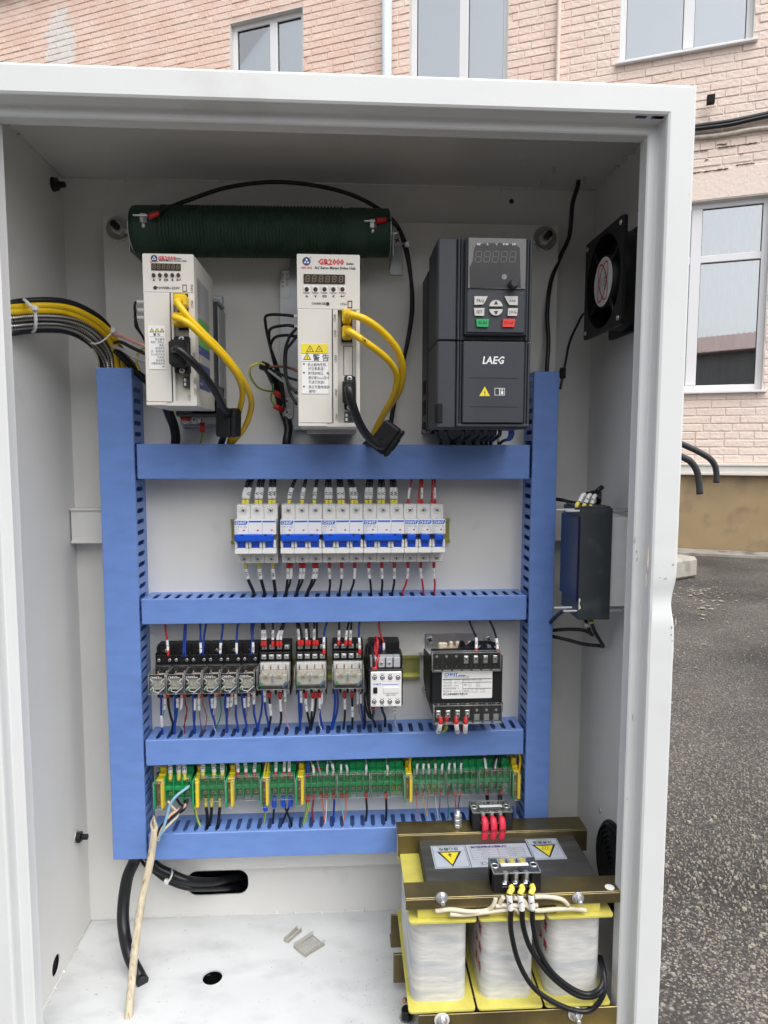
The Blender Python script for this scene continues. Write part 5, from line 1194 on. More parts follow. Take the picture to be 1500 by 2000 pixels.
p = CF(325, 465, 31); build('coil_label', MB().box(p.x - 3, p.x + 3, -30.8, -29, p.z - 4, p.z + 4, .2), mat('violet_coil', (0.07, 0.02, 0.20), 0.4), ct)

# ---------------------------------------------------------------- control transformer
kt = thing('control_transformer', 'black control transformer with white rating label and clear terminal covers, right of the contactor', 'transformer', (481, 0, -366))
def zk(x, y): return 820 + x / 8.333, 1220 + y / 8.333
K = lambda x, y, d=95: q(*zk(x, y), d)
a, b_ = q(*zk(88, 150), 2), q(*zk(1182, 1160), 2)
build('base_plate', MB().box(a.x, b_.x, -2, -.1, b_.z, a.z, .6), STEEL, kt)
for (x, y_) in ((158, 240), (1110, 228), (100, 1055)): inst('screw', SCREW6, kt, q(*zk(x, y_), 2))
a, b_ = K(185, 480, 84), K(1345, 1250, 84)
build('core', MB().box(a.x, b_.x - 1, -84, -12, b_.z, a.z - 22, 1.2), BLACKM, kt)
build('foot_plate', MB().box(a.x - 6, b_.x - 2, -14, -2, a.z - 24, a.z - 21.5, .4), STEEL, kt)
build('side_skirt', MB().prism([(-12, a.z - 14), (-84, a.z - 2), (-84, b_.z), (-40, b_.z - 3), (-12, b_.z + 10)], (a.x - .2, 0, 0), Y, Z, -1.5), BLACKM, kt)
g0, g1 = K(360, 765), K(1175, 1195); 
build('front_frame', MB().box(a.x + 1, b_.x - 2, -90, -84, b_.z + 1, a.z - 1, 1), BLACKM, kt)
yl = -90.9; K9 = lambda x, y: q(*zk(x, y), 91)
g0, g1 = K9(362, 765), K9(1175, 1193)
lb = build('rating_label', MB().prism(rrect(g0.x, g1.x, g1.z, g0.z, 1.5), (0, -90, 0), X, Z, .8), PAPER, kt); f = MB(); yl = -90.95
f.text('CHNT', K9(508, 812) , 6.2, sx=1.05, bold=.02, mi=4); p, p2 = K9(628, 836), K9(742, 821); f.rect(p.x, p2.x, p.z, p2.z, yl, 4)
f.text('JBK5-160 机床控制变压器', (K9(400, 0).x, yl, K9(0, 862).z), 3.1, al='l', sx=.98, mi=6)
for zz, s_ in ((908, '额定容量   160VA'), (955, '符合标准  GB/T 5226'), (1002, '额定频率   50Hz'), (1048, '绝缘耐热等级  B'), (1095, '制造年月   2021.08')): f.text(s_, (K9(392, 0).x, yl, K9(0, zz).z), 3.1, al='l', sx=.95, mi=6)
f.text('浙江正泰电器股份有限公司', (K9(392, 0).x, yl, K9(0, 1142).z), 3.4, al='l', sx=.8, bold=.015, mi=0)
f.text('额定输入电流 0.42A', (K9(715, 0).x, yl, K9(0, 913).z), 3.1, al='l', sx=.95, mi=6)
for k, s_ in enumerate(('0-1       361V', '0-2       380V', '0-3       399V')): f.text(s_, (K9(808, 0).x, yl, K9(0, 962 + 31 * k).z), 2.9, al='l', mi=6)
f.text('输入', (K9(730, 0).x, yl, K9(0, 993).z), 3.2, al='l', mi=6); f.text('输出', (K9(730, 0).x, yl, K9(0, 1095).z), 3.2, al='l', mi=6)
f.text('11-12   24V   50VA', (K9(802, 0).x, yl, K9(0, 1075).z), 2.9, al='l', mi=6); f.text('13-14 220V  110VA', (K9(802, 0).x, yl, K9(0, 1113).z), 2.9, al='l', mi=6)
for x0_, y0_, x1_, y1_ in ((375, 883, 1168, 886), (700, 936, 1168, 939), (700, 1037, 1168, 1040), (698, 886, 701, 1168)): p, p2 = K9(x0_, y0_), K9(x1_, y1_); f.rect(p.x, p2.x, p2.z, p.z, yl, 6)
build('lettering', f, INKS, lb)
for (p, p2, up) in ((K(205, 460), K(1312, 745), True), (K(228, 1320), K(1330, 1595), False)):
    st_ = build('terminal_strip', MB().box(p.x + 1, p2.x - 1, -90, -70, p2.z + 1.5, p.z - 1.5, .6), BLACKP, kt); n = 7; w_ = (p2.x - p.x) / 7
    m = MB()
    for k in range(n + 1): m.box(p.x + .6 + k * (w_ - .17), p.x + 1.6 + k * (w_ - .17), -94, -89, p2.z + 1.5, p.z - 2.5, .2)
    build('divider', m, BLACKM, st_, kind='stuff')
    for k in range(n):
        xx = p.x + w_ * (k + .5); zz = (p.z + p2.z) / 2 + (1.5 if up else -1)
        full = (k >= 3) if up else (k < 4)
        if full:
            build('clamp', MB().box(xx - 3.2, xx + 3.2, -92, -90, zz - 5.2, zz + 5.2, .8), STEEL, st_); inst('screw', SCREW3[k % 4], st_, (xx, -92, zz + (1 if up else -2)))
        else:
            build('empty_clamp', MB().cyl((xx, -90, zz + 4.5), (0, -1, 0), 1.8, .5, 12), GREYW, st_)
            if not up: build('empty_slot', MB().box(xx - 3.6, xx + 3.6, -90.6, -89.8, zz - 9.5, zz - 1, .8), GREYW, st_)
    f = MB()
    if up:
        for k, s_ in enumerate('6543210'):
            f.text(s_, (p.x + w_ * (k + .5), -90.7, p2.z + 5), 4, mi=6)
    else:
        for k in range(7): f.text('%d' % (11 + k), (p.x + w_ * (k + .5), -90.4, p.z + .2), 2.6, mi=1)
    build('lettering', f, INKS, st_)
    cv = MB(); cv.box(p.x, p2.x, -96.5, -95.6, p2.z, p.z); cv.box(p.x, p2.x, -95.6, -88, p.z - .8, p.z); cv.box(p.x, p2.x, -95.6, -88, p2.z, p2.z + .8)
    cc = build('clear_cover', cv, CLEAR, kt); m = MB(); edges(m, p.x, p2.x, -96.5, -88, p2.z, p.z, .45)
    for k in range(7): m.box(p.x + w_ * (k + .12), p.x + w_ * (k + .9), -96.9, -95.8, p2.z + 1.2, p2.z + 2.2)
    build('cover_edge', m, CLEARE, cc, kind='stuff')
build('lower_flange', MB().box(a.x + 1, b_.x, -88, -20, K(0, 1500).z, b_.z - .3, 1), BLACKM, kt)
c = q(*zk(560, 400), 45); m = MB(); m.lathe((c.x - 20, -46, c.z - 18), X, [(0, 22), (4, 26), (42, 26), (46, 22)], 32); build('winding', m, VARNISH, kt)
m = MB()
for x in (370, 505, 610, 815): p = q(*zk(x, 300 if x != 370 else 320), 52); m.box(p.x - (6 if x == 370 else 2.6), p.x + (6 if x == 370 else 2.6), -56, -50, p.z - 22, p.z + 3, 1.5)
build('bobbin_tab', m, CREAMW, kt, kind='stuff')
for x0_, x1_ in ((640, 720), (800, 900), (900, 1040), (1000, 1180), (760, 1060), (860, 1250)):
    P = [q(*zk(x0_, 450), 72), q(*zk(x0_ + 10, 360), 66), q(*zk((x0_ + x1_) / 2, 285), 52), q(*zk(x1_, 330), 60), q(*zk(x1_ + 10, 450), 76)]
    build('winding_lead', MB().tube(P, 2.4, 7), BLACKW, kt)

# ---------------------------------------------------------------- green terminal blocks
TZ1, TZ0, TD = -458.6, -494.6, 43
SCREWB25 = [screw_mesh(2.5, 1.0, [BRASS, INK]) for _ in range(3)]
def terminal(label, px0, px1, n, cover, zf):
    x0, x1 = q(px0, 1530, TD).x + .25, q(px1, 1530, TD).x - .25; t = thing('terminal_block', label, 'terminal block', ((x0 + x1) / 2, 0, TZ0), 'green terminal blocks'); w_ = (x1 - x0 - 1.4) / n
    m = MB(); m.box(x0, x1, -30, -7, TZ0 + 2, TZ1 - 2, .4); m.box(x0, x1, -22, -7, TZ1 - 2, TZ1 + 7, .6); m.box(x0, x1, -24, -20, TZ0 - 1, TZ0 + 4, .4)
    m.box(x0, x1, -37, -30, -479.4, -473.6, .5)
    build('base', m, GREENT, t)
    m = MB()
    for k in range(n + 1): xx = x0 + k * (x1 - x0 - 1.3) / n; me_ = MB().box(xx, xx + 1.3, -41.5, -7.5, TZ0, TZ1 - .3, .3).box(xx, xx + 1.3, -26, -7.5, TZ1, TZ1 + 8, .3); build('partition', me_, GREENT, t)
    for k in range(n):
        xx = x0 + (k + .5) * (x1 - x0 - 1.3) / n + .65; sm_ = SCREWB25 if n > 3 else SCREWB3; cw = min(3.0, w_ / 2 - 1.0)
        for zc in (-466.4, -485.6):
            build('clamp', MB().box(xx - cw, xx + cw, -31.4, -29.8, zc - 3.4, zc + 3.4, .4), BRASS, t) if n <= 3 else None
            inst('screw', sm_[k % 3], t, (xx, -32.4 if n <= 3 else -31.4, zc), (0, random.uniform(0, 3), 0))
    if cover:
        cv = MB(); cv.box(x0 + .4, x1 - .4, -43.4, -42.8, TZ0 + 1, TZ1 - .5); cv.box(x0 + .4, x1 - .4, -42.8, -36, TZ1 - 1.2, TZ1 - .4); c_ = build('clear_cover', cv, CLEAR, t)
        build('cover_edge', edges(MB(), x0 + .4, x1 - .4, -43.4, -38, TZ0 + 1, TZ1 - .4, .35), CLEARE, c_, kind='stuff')
    return t
def earth(label, px0, px1, cover):
    x0, x1 = q(px0, 1530, 48).x + .25, q(px1, 1530, 48).x - .25; t = thing('earth_terminal', label, 'earth terminal', ((x0 + x1) / 2, 0, -501), 'yellow and green earth terminals')
    g0_ = x1 - 4.4
    build('green_side', MB().box(x0, x0 + 2.6, -47, -7, -501, -462, .5), GREENT, t)
    m = MB(); m.box(x0 + 2.6, x1, -40, -7, -499, -462, .6); m.box(g0_, x1, -47.5, -40, -500, -463, .6); m.box(x0 + 3, x1, -30, -7, -462, -458.5, .8); m.box(x0 + 3.4, x1 - .6, -24, -7, -458.5, -451, 1.2); build('yellow_body', m, YELT, t)
    build('copper_bar', MB().box(x0 + 3.0, g0_ - .3, -41.4, -40, -498, -464, .3), COPPER, t)
    for zc in (-468.5, -480, -492): inst('screw', SCREWC[0] if zc != -480 else SCREWB[0], t, ((x0 + 3 + g0_) / 2, -41.4, zc), (0, random.uniform(0, 3), 0))
    if cover:
        cv = MB(); cv.box(x0 + 2.6, g0_, -47.6, -47, -500, -463.5); c_ = build('clear_cover', cv, CLEAR, t); build('cover_edge', edges(MB(), x0 + .4, x1 - .4, -48.4, -42, -501, -462.4, .4), CLEARE, c_, kind='stuff')
    return t
zx = lambda v: 270 + v / 3.846
zy = lambda v: 640 + v / 3.659
earth('leftmost covered earth terminal at the left end of the green row', zx(107), zx(190), True)
terminal('open three pole terminal block without cover, where the grey cable wires end', zx(190), zx(397), 3, False, 0)
earth('uncovered bright yellow earth terminal beside the light blue wire', zx(397), zx(452), False)
terminal('three pole green terminal block under wires marked U1, V1 and W1', zx(455), zx(650), 3, True, 0)
earth('covered earth terminal right of the U1 V1 W1 block, without wires', zx(650), zx(717), True)
terminal('three pole green terminal block under wires marked U2, V2 and W2', zx(720), zx(911), 3, True, 0)
earth('earth terminal fed by a pair of green and yellow wires', zx(912), zx(981), True)
terminal('three pole green terminal block with blue crimp lugs below', zx(984), zx(1177), 3, True, 0)
earth('earth terminal left of the first five pole terminal block', zx(1178), zx(1246), True)
terminal('first five pole green terminal block, with thick blue wires on top', zx(1248), zy(64), 5, True, 0)
terminal('second five pole green terminal block, one thick black wire below its right end', zy(66), zy(304), 5, True, 0)
terminal('third five pole green terminal block, left of the single yellow wire', zy(306), zy(545), 5, True, 0)
earth('earth terminal under the single thick yellow wire in the middle of the row', zy(547), zy(610), True)
terminal('fourth five pole green terminal block, right of the yellow wire, with many thin wires', zy(612), zy(843), 5, True, 0)
terminal('fifth five pole green terminal block with three thin wires at its left', zy(847), zy(1077), 5, True, 0)
terminal('rightmost five pole green terminal block with red and black wires', zy(1080), zy(1311), 5, True, 0)
earth('rightmost earth terminal against the vertical duct with a yellow wire', zy(1322), zy(1382), True)

# ---------------------------------------------------------------- cooling fan on the right wall
fn = thing('cooling_fan', 'black square axial cooling fan with red and white hub sticker on the right side wall', 'fan', (678, -110, 202))
fc = Vector((659, -110, 201)); H_ = 62
def fan_frame(x):
    m = MB(); m.prism(rrect(-H_, H_, -H_, H_, 5, 4), (x, fc.y, fc.z), Y, Z, 4.5, holes=[circ(0, 0, 56, 40)]); return m
m = fan_frame(639.5); m.add(fan_frame(673.4)); build('frame', m, BLACKP, fn)
m = MB(); m.lathe((640, fc.y, fc.z), X, [(0, 57), (6, 59), (32, 59), (37, 57)], 48, cap=False); m.lathe((640, fc.y, fc.z), X, [(0, 55.5), (37, 55.5)], 48, cap=False); build('shroud', m, BLACKP, fn)
for k in range(5):
    a0 = k * 2 * math.pi / 5; m = MB(); st = 0; n = 7
    for i in range(n):
        r = 24 + 29 * i / (n - 1)
        for j in range(5): an = a0 + .9 * (j / 4 - .5) * (1.15 - .2 * i / n); m.v.append(Vector((652 + 16 * (j / 4), fc.y + r * math.cos(an), fc.z + r * math.sin(an))))
    for i in range(n - 1):
        for j in range(4): m.face((i * 5 + j, i * 5 + j + 1, i * 5 + 5 + j + 1, i * 5 + 5 + j), 0, True)
    build('blade', m, BLACKP, fn)
for k in range(4):
    an = math.pi / 4 + k * math.pi / 2; a = Vector((643, fc.y + 25 * math.cos(an), fc.z + 25 * math.sin(an))); b_ = Vector((642, fc.y + 59 * math.cos(an + .15), fc.z + 59 * math.sin(an + .15))); build('strut', MB().tube([a, b_], 2, 6, sub=1), BLACKP, fn)
build('hub', MB().lathe((640.6, fc.y, fc.z), X, [(0, 30), (.8, 31.5), (20, 31.5)], 40), BLACKM, fn)
hub = MB(); hub.cyl((640.5, fc.y, fc.z), (-1, 0, 0), 29.5, .4, 40); hs_ = build('hub_sticker', hub, PAPER, fn)
f = MB()
def ellipse_ring(cx, cz, ra_, rb_, rot, w_, mi, xx):
    n = 48; pts = []
    for rr_ in (1, 0):
        A, B = ra_ - w_ * (1 - rr_), rb_ - w_ * (1 - rr_); pts.append([(cx + A * math.cos(t_) * math.cos(rot) - B * math.sin(t_) * math.sin(rot), cz + A * math.cos(t_) * math.sin(rot) + B * math.sin(t_) * math.cos(rot)) for t_ in [i * 2 * math.pi / n for i in range(n)]])
    for i in range(n): j = (i + 1) % n; f.poly([(xx, pts[0][i][0], pts[0][i][1]), (xx, pts[0][j][0], pts[0][j][1]), (xx, pts[1][j][0], pts[1][j][1]), (xx, pts[1][i][0], pts[1][i][1])], mi)
for rt in (.5, -.5): ellipse_ring(fc.y, fc.z, 13, 26, rt, 2.2, 3, 639.9)
f.text('SUNON', (639.8, fc.y - 8, fc.z), 6, xd=(0, 0, -1), yd=(0, -1, 0), bold=.03, mi=0)
for k, s_ in enumerate(('DP200A', '2123XBT', '220-240V~', '50/60Hz 0.14A')): f.text(s_, (639.8, fc.y - 3 + 3.4 * k, fc.z), 3, xd=(0, 0, -1), yd=(0, -1, 0), mi=6)
build('lettering', f, INKS, hs_)
for sy, sz in ((1, 1), (-1, 1), (1, -1), (-1, -1)): build('corner_screw', MB().cyl((639.4, fc.y + sy * 54, fc.z + sz * 54), (-1, 0, 0), 3, 1.6, 12, b=.4), STEEL, fn)

# ---------------------------------------------------------------- filter box on the right wall
fx = thing('filter_unit', 'dark slate filter box with navy front and grey base, bolted to the right side wall', 'electrical box', (660, -115, -150))
u0 = q(1135, 993, 150); u1 = q(1190, 1210, 150); g1 = q(1234, 1012, 148)
yb_ = -84
build('dark_case', MB().prism([(-150, u1.z), (yb_, u1.z + 4), (yb_, u0.z), (-150, u0.z)], (u0.x, 0, 0), Y, Z, u1.x - u0.x), SLATE, fx)
zc0, zc1 = u0.z - 9, u1.z + 22
build('navy_front', MB().box(u0.x - 2, u0.x - .1, -147, yb_ + 3, zc1, zc0 - 2, .6), NAVYP, fx)
build('grey_base', MB().box(u1.x + .3, 672, -146, yb_ + 4, u1.z + 15, u0.z - 12, 1).box(672, 678, -146, yb_ + 4, u1.z + 15, u0.z - 22, .6), GREYP, fx)
for zz in (u0.z - 3.5, u1.z + 10):
    for yy, l in ((-144, 17), (-126, 23)): build('mounting_rod', MB().cyl((u0.x - l, yy, zz), X, 1.5, 678 - u0.x + l - 1, 10), STEEL, fx)
m = MB()
for k in range(4): m.box(u0.x + 1, u1.x - 1, -146 + 15 * k, -135 + 15 * k, u0.z, u0.z + 2.2, .5)
build('terminal_ridge', m, SLATE, fx, kind='stuff')
build('chipped_edge', MB().poly([(u0.x + .4, -150.2, -188), (u0.x + 2.4, -150.2, -190), (u0.x + 1.2, -150.2, -195), (u0.x + 3.2, -150.2, -201), (u0.x + .3, -150.2, -203)]), PALE, fx)

# ---------------------------------------------------------------- three phase transformer on the floor
tf = thing('power_transformer', 'large three phase transformer with white taped coils and yellow bobbins on the cabinet floor', 'transformer', (515, -150, ZB))
TT = -521.0; TC = -529.0
def T(x, y, z=TT): return qz(*zt(x, y), z)
rz = T(80, 210); r1 = T(1195, 185); r0 = T(65, 135)
yr0, yr1 = r0.y, rz.y; xr0, xr1 = rz.x, r1.x
f0 = T(113, 490); f1 = T(115, 585); yf0, yf1 = f0.y, f1.y
def dx_(y): return 0
build('rear_top_bracket', MB().box(xr0, xr1, yr1, yr0, TT - 2.5, TT, .5).box(xr0 + .4, xr1 - .4, yr1 - 2.4, yr1 + .1, TT - 30, TT - .6, .4), OLIVE, tf)
build('front_top_bracket', MB().box(xr0 - 1, xr1, yf1, yf0, TT - 2.5, TT, .5).box(xr0 - 1, xr1, yf1 - 2.2, yf1 + .1, TT - 13, TT - .6, .4), OLIVE, tf)
ca, cb = T(190, 225, TC), T(1095, 195, TC)
lam = MB().box(ca.x + 3, cb.x, yf0 - 12, yr1 + 6, TC - 17, TC, .6); build('core', lam, CORE, tf)
m = MB()
for k in range(26): yy = yf0 - 10 + k * (yr1 - yf0 + 12) / 26; m.box(ca.x + 2, cb.x + 1, yy, yy + 1.6, TC - 17, TC - .5)
build('core_edge', m, CORE, tf, kind='stuff')
lamb = MB().box(ca.x + 3, cb.x, yf0 - 12, yr1 + 6, ZB + 14, ZB + 53, .6); build('lower_core', lamb, CORE, tf)
build('front_lower_bracket', MB().box(xr0 + 14, xr1, yf1 - 3, yf1 - .6, ZB + 1, ZB + 50, .6).box(xr0 + 14, xr1, yf1 - 30, yf1 - 3, ZB + .2, ZB + 3, .6), OLIVE, tf)
build('rear_lower_bracket', MB().box(xr0 - 6, xr1, yr0 + 8, yr0 + 10.4, ZB + 1, ZB + 50, .6).box(xr0 - 6, xr1, yr0 + 10.4, yr0 + 34, ZB + .2, ZB + 3, .6), OLIVE, tf)
for k, (xa_, xb_, xla, xlb) in enumerate(((150, 485, 145, 540), (560, 875, 550, 935), (945, 1265, 945, 1330))):
    yq = yf1 + 14; cl, cr_ = q(*zt(xa_ + 8, 900), -yq), q(*zt(xb_ - 3, 900), -yq); bot = ZB + 55; top_ = TC - 19
    fl, fr_ = q(*zt(xla, 1210), -(yf1 - 4)), q(*zt(xlb, 1210), -(yf1 - 4))
    cy0, cy1 = yf1 + 8, yr0 - 6
    m = MB(); m.prism(rrect(cl.x, cr_.x, cy0, cy1, 13, 6), (0, 0, bot + 2), X, Y, top_ - bot - 3, sm=True)
    o = build('coil', m, TAPE, tf); o.data.polygons.foreach_set('use_smooth', [len(p.vertices) == 4 for p in o.data.polygons])
    md = o.modifiers.new('edge', 'EDGE_SPLIT'); md.split_angle = math.radians(40)
    build('lower_flange', MB().prism(rrect(fl.x, fr_.x - .8, yf1 - 6, yr0 + 10, 4), (0, 0, bot), X, Y, 2), YELLAM, tf)
    build('upper_flange', MB().prism(rrect(fl.x, fr_.x - .8, yf1 - 6, yr0 + 10, 4), (0, 0, top_ - 1), X, Y, 2), YELLAM, tf)
    build('yoke_spacer', MB().box(cl.x + 6, cr_.x - 6, yf1 + 1, yf1 + 9, top_ + 1, TT - 13, .6), YELLAM, tf)
    if k:      # red lettering on the side of the winding tape
        f = MB()
        for j, s_ in enumerate(('危 险', '注 意', '高 压')): f.text(s_, (cl.x - .25, cy0 + 22 + 0 * j, bot + 34 + j * 24), 13, xd=(0, -1, 0), yd=Z, bold=.03)
        build('lettering', f, REDINK, o)
build('left_end_board', MB().box(xr0 + 1, xr0 + 16, yr0 - 4, yr1 + 10, TC - 36, TT - 3, .8), YELLAM, tf)
a = T(0, 0)
bp_ = q(*zt(95, 990), 130); build('side_lug', MB().box(bp_.x - 9, bp_.x + 10, -132, -128, bp_.z - 20, bp_.z + 20, .6), OLIVE, tf)
p = q(*zt(338, 590), -yf1 + 3); 
for x in (338, 1135):
    p = q(*zt(x, 578), -yf1 + 2.4); build('tie_bolt', MB().cyl(p, (0, -1, 0), 7, 1.4, 20).cyl(p + Vector((0, -1.4, 0)), (0, -1, 0), 5, 3.6, 6, sm=False).cyl(p + Vector((0, -5, 0)), (0, -1, 0), 2.4, 7, 10), STEEL, tf)
for x, y_ in ((338, 1290), (1120, 1255)):
    p = q(*zt(x, y_), -yf1 + 3.6); build('insulating_washer', MB().cyl(p, (0, -1, 0), 9, 2.5, 24, b=.6), NYLON, tf); build('tie_bolt', MB().cyl(p + Vector((0, -2.5, 0)), (0, -1, 0), 6.4, 1.2, 20).cyl(p + Vector((0, -3.7, 0)), (0, -1, 0), 4.6, 4, 6, sm=False).cyl(p + Vector((0, -7, 0)), (0, -1, 0), 2.4, 8, 10), STEEL, tf)
p = T(1322, 520); build('nameplate_rivet', MB().cyl((p.x, p.y, TT), Z, 5.5, .5, 20).cyl((p.x, p.y, TT + .5), Z, 2.5, .3, 6), PAPER, tf)
# stickers on the core, printed upside down as seen from the front
def TS(x, y): return T(x, y, TC + .4)
def sticker(P4, nm):
    c = [TS(*p) for p in P4]; return c
zk_ = TC + .5
def stick(x0_, x1_, y0_, y1_, mt=SILVERLAB): return build('sticker', MB().box(x0_, x1_, y0_, y1_, TC + .05, zk_), mt, tf)
A, B = TS(290, 277), TS(503, 402); C_, D_ = TS(482, 272), TS(865, 402); E_, F_ = TS(838, 263), TS(1088, 386)
ya, yb2 = A.y, B.y
s1 = stick(TS(290, 340).x - 1, TS(494, 340).x, yb2, ya); s2 = stick(TS(498, 340).x, TS(860, 330).x, yb2, ya); s3 = stick(TS(868, 330).x, TS(1062, 330).x, TS(0, 386).y, TS(0, 263).y)
def updown(f, s_, x, y, size, **k): f.text(s_, (x, y, zk_ + .1), size, xd=(-1, 0, 0), yd=(0, -1, 0), **k)
def zrect(f, x0_, x1_, y0_, y1_, mi, h=.06): f.poly([(x0_, y0_, zk_ + h), (x1_, y0_, zk_ + h), (x1_, y1_, zk_ + h), (x0_, y1_, zk_ + h)], mi)
def zframe(f, x0_, x1_, y0_, y1_, t_, mi=0): zrect(f, x0_, x1_, y0_, y0_ + t_, mi); zrect(f, x0_, x1_, y1_ - t_, y1_, mi); zrect(f, x0_, x0_ + t_, y0_, y1_, mi); zrect(f, x1_ - t_, x1_, y0_, y1_, mi)
for s_, x0_, x1_, kind in ((s1, TS(290, 340).x - 1, TS(494, 340).x, 'shock'), (s3, TS(868, 330).x, TS(1062, 330).x, 'heat')):
    f = MB(); yb3, ya3 = (yb2, ya) if kind == 'shock' else (TS(0, 386).y, TS(0, 263).y); zframe(f, x0_ + 1.4, x1_ - 1.4, yb3 + 1.4, ya3 - 1.4, .5); xm = (x0_ + x1_) / 2; ym = (ya3 + yb3) / 2
    updown(f, '当心触电' if kind == 'shock' else '注意高温', xm, ya3 - 8.5, 6.5, bold=.02); updown(f, 'DANGER ELECTRIC SHOCK' if kind == 'shock' else 'HOT SURFACE', xm, ya3 - 4, 2.2); zrect(f, x0_ + 1.4, x1_ - 1.4, ya3 - 13.2, ya3 - 12.8, 0)
    f.poly([(xm - 16, ya3 - 14, zk_ + .1), (xm, yb3 + 2.5, zk_ + .1), (xm + 16, ya3 - 14, zk_ + .1)], 0); f.poly([(xm - 12, ya3 - 16, zk_ + .14), (xm, yb3 + 6.6, zk_ + .14), (xm + 12, ya3 - 16, zk_ + .14)], 2)
    cy_ = ya3 - 20.5
    if kind == 'shock': f.poly([(xm + 1, cy_ - 7, zk_ + .2), (xm - 3, cy_ + .5, zk_ + .2), (xm - .5, cy_ + .5, zk_ + .2), (xm - 1.4, cy_ + 4.5, zk_ + .2), (xm + 3, cy_ - 1, zk_ + .2), (xm + .5, cy_ - 1, zk_ + .2)], 0)
    else:
        zrect(f, xm - 6, xm + 6, cy_ + 3.2, cy_ + 4, 0, .2)
        for k in (-3.4, 0, 3.4):
            P = [Vector((xm + k + math.sin(t_ * .9) * 1.1, cy_ + 2 - t_ * 1.0, zk_ + .2)) for t_ in range(9)]
            for i in range(8): f.poly([P[i] - Vector((.4, 0, 0)), P[i] + Vector((.4, 0, 0)), P[i + 1] + Vector((.4, 0, 0)), P[i + 1] - Vector((.4, 0, 0))], 0)
    build('lettering', f, INKS, s_)
f = MB(); x0_, x1_ = TS(498, 340).x, TS(860, 330).x; xm = (x0_ + x1_) / 2
updown(f, '三相伺服变压器有限公司', x0_ + 30, ya - 5.5, 4.4, bold=.05, mi=5); updown(f, 'SERVO TRANSFORMER CO LTD', x0_ + 27, ya - 2.2, 1.8, mi=3); updown(f, 'MADE IN CHINA', x1_ - 12 - (x1_ - x0_) + 22, ya - 5, 2, mi=0)
zframe(f, x0_ + 4, x1_ - 6, yb2 + 15, ya - 9, .3)
for k in range(1, 5): yy = yb2 + 15 + (ya - 9 - yb2 - 15) * k / 5; zrect(f, x0_ + 4, x1_ - 6, yy, yy + .3, 0)
zrect(f, xm, xm + .3, yb2 + 15, ya - 9, 0)
for k, (a_, b2) in enumerate((('S/N 151021EXA', 'DATE 202310'), ('5.4 A', 'TYPE 5.6'), ('OUT 0 380', 'INPUT 4.56'), ('50/60 Hz', 'PRI 220 V'), ('2.0 kVA', 'SEC 380 V'))): yy = ya - 11.6 - (ya - 9 - yb2 - 15) * k / 5; updown(f, a_, (x0_ + 4 + xm) / 2, yy, 2.5); updown(f, b2, (xm + x1_ - 6) / 2, yy, 2.5)
updown(f, 'CE', x0_ + 17, yb2 + 7, 9, bold=-.005); updown(f, 'TYPE SG-3KVA', x1_ - 22, yb2 + 11, 2.6, bold=.02); zrect(f, x1_ - 30, x1_ - 12, yb2 + 6, yb2 + 7.6, 3)
build('lettering', f, INKS, s2)

# barrier terminal blocks standing on the transformer brackets
def barrier(label, x0, x1, y0, y1, z0, z1, rearcol, front):
    t = thing('barrier_terminal', label, 'terminal block', ((x0 + x1) / 2, (y0 + y1) / 2, z0), 'black barrier terminal blocks on the transformer'); w_ = x1 - x0; D = y1 - y0
    m = MB(); m.box(x0, x1, y0 + 9, y1 - 9, z0, z1 - 3, .6); m.box(x0, x0 + 9.5, y0, y1, z0, z1 - .2, .6); m.box(x1 - 9.5, x1, y0, y1, z0, z1 - .2, .6); m.box(x0 + 9.5, x1 - 9.5, y0, y0 + 9, z0, z0 + 7, .5); m.box(x0 + 9.5, x1 - 9.5, y1 - 9, y1, z0, z0 + 7, .5)
    iw = (w_ - 19) / 3
    for k in range(4): xx = x0 + 9.5 + k * iw; m.box(xx - .9, xx + .9, y0 + .3, y1 - .3, z0, z1 - .6, .3)
    m.box(x0 + 9.5, x1 - 9.5, (y0 + y1) / 2 - 3.4, (y0 + y1) / 2 + 3.4, z1 - 3, z1 - .5, .4); build('body', m, BLACKP, t)
    build('marking_strip', MB().box(x0 + 12, x1 - 11, (y0 + y1) / 2 - 2.6, (y0 + y1) / 2 + 3, z1 + .9, z1 + 1.3, .1), PAPER, t)
    for k in range(3):
        xx = x0 + 9.5 + (k + .5) * iw
        for yy in (y0 + 7, y1 - 7):
            build('clamp', MB().box(xx - 4.3, xx + 4.3, yy - 5, yy + 4, z0 + 7.6, z0 + 9.2, .4), STEEL, t); o = inst('screw', SCREW3[k], t, (xx, yy, z0 + 9.4), (-math.pi / 2, 0, 0))
            build('screw_post', MB().cyl((xx, yy, z0 + 9), Z, 3.3, z1 - z0 - 11, 12, b=.5), STEEL, t)
        if front: build('insulated_lug', MB().box(xx - 3.6, xx + 3.6, y1 - 9, y1 + 1, z1 - 4.5, z1 - .4, 1.4), YELLAB, t)
    for xx in (x0 + 4.8, x1 - 4.8): build('mounting_hole', MB().cyl((xx, (y0 + y1) / 2, z1 - .1), Z, 3.6, .4, 18), DARKHOLE, t); build('hole_rim', MB().lathe((xx, (y0 + y1) / 2, z1), Z, [(0, 4.6), (1.2, 4.4), (1.2, 3.7), (0, 3.6)], 18, cap=False), STEEL, t)
    c_ = build('clear_cover', MB().box(x0 + .3, x1 - .3, y0 + .3, y1 - .3, z1 + .1, z1 + .8), CLEAR, t); build('cover_edge', edges(MB(), x0 + .3, x1 - .3, y0 + .3, y1 - .3, z1 + .1, z1 + .8, .4), CLEARE, c_, kind='stuff'); return t
ry = yr1 + 3
a, b_ = q(*zt(520, 105), -ry + 0), q(*zt(753, 105), -ry)
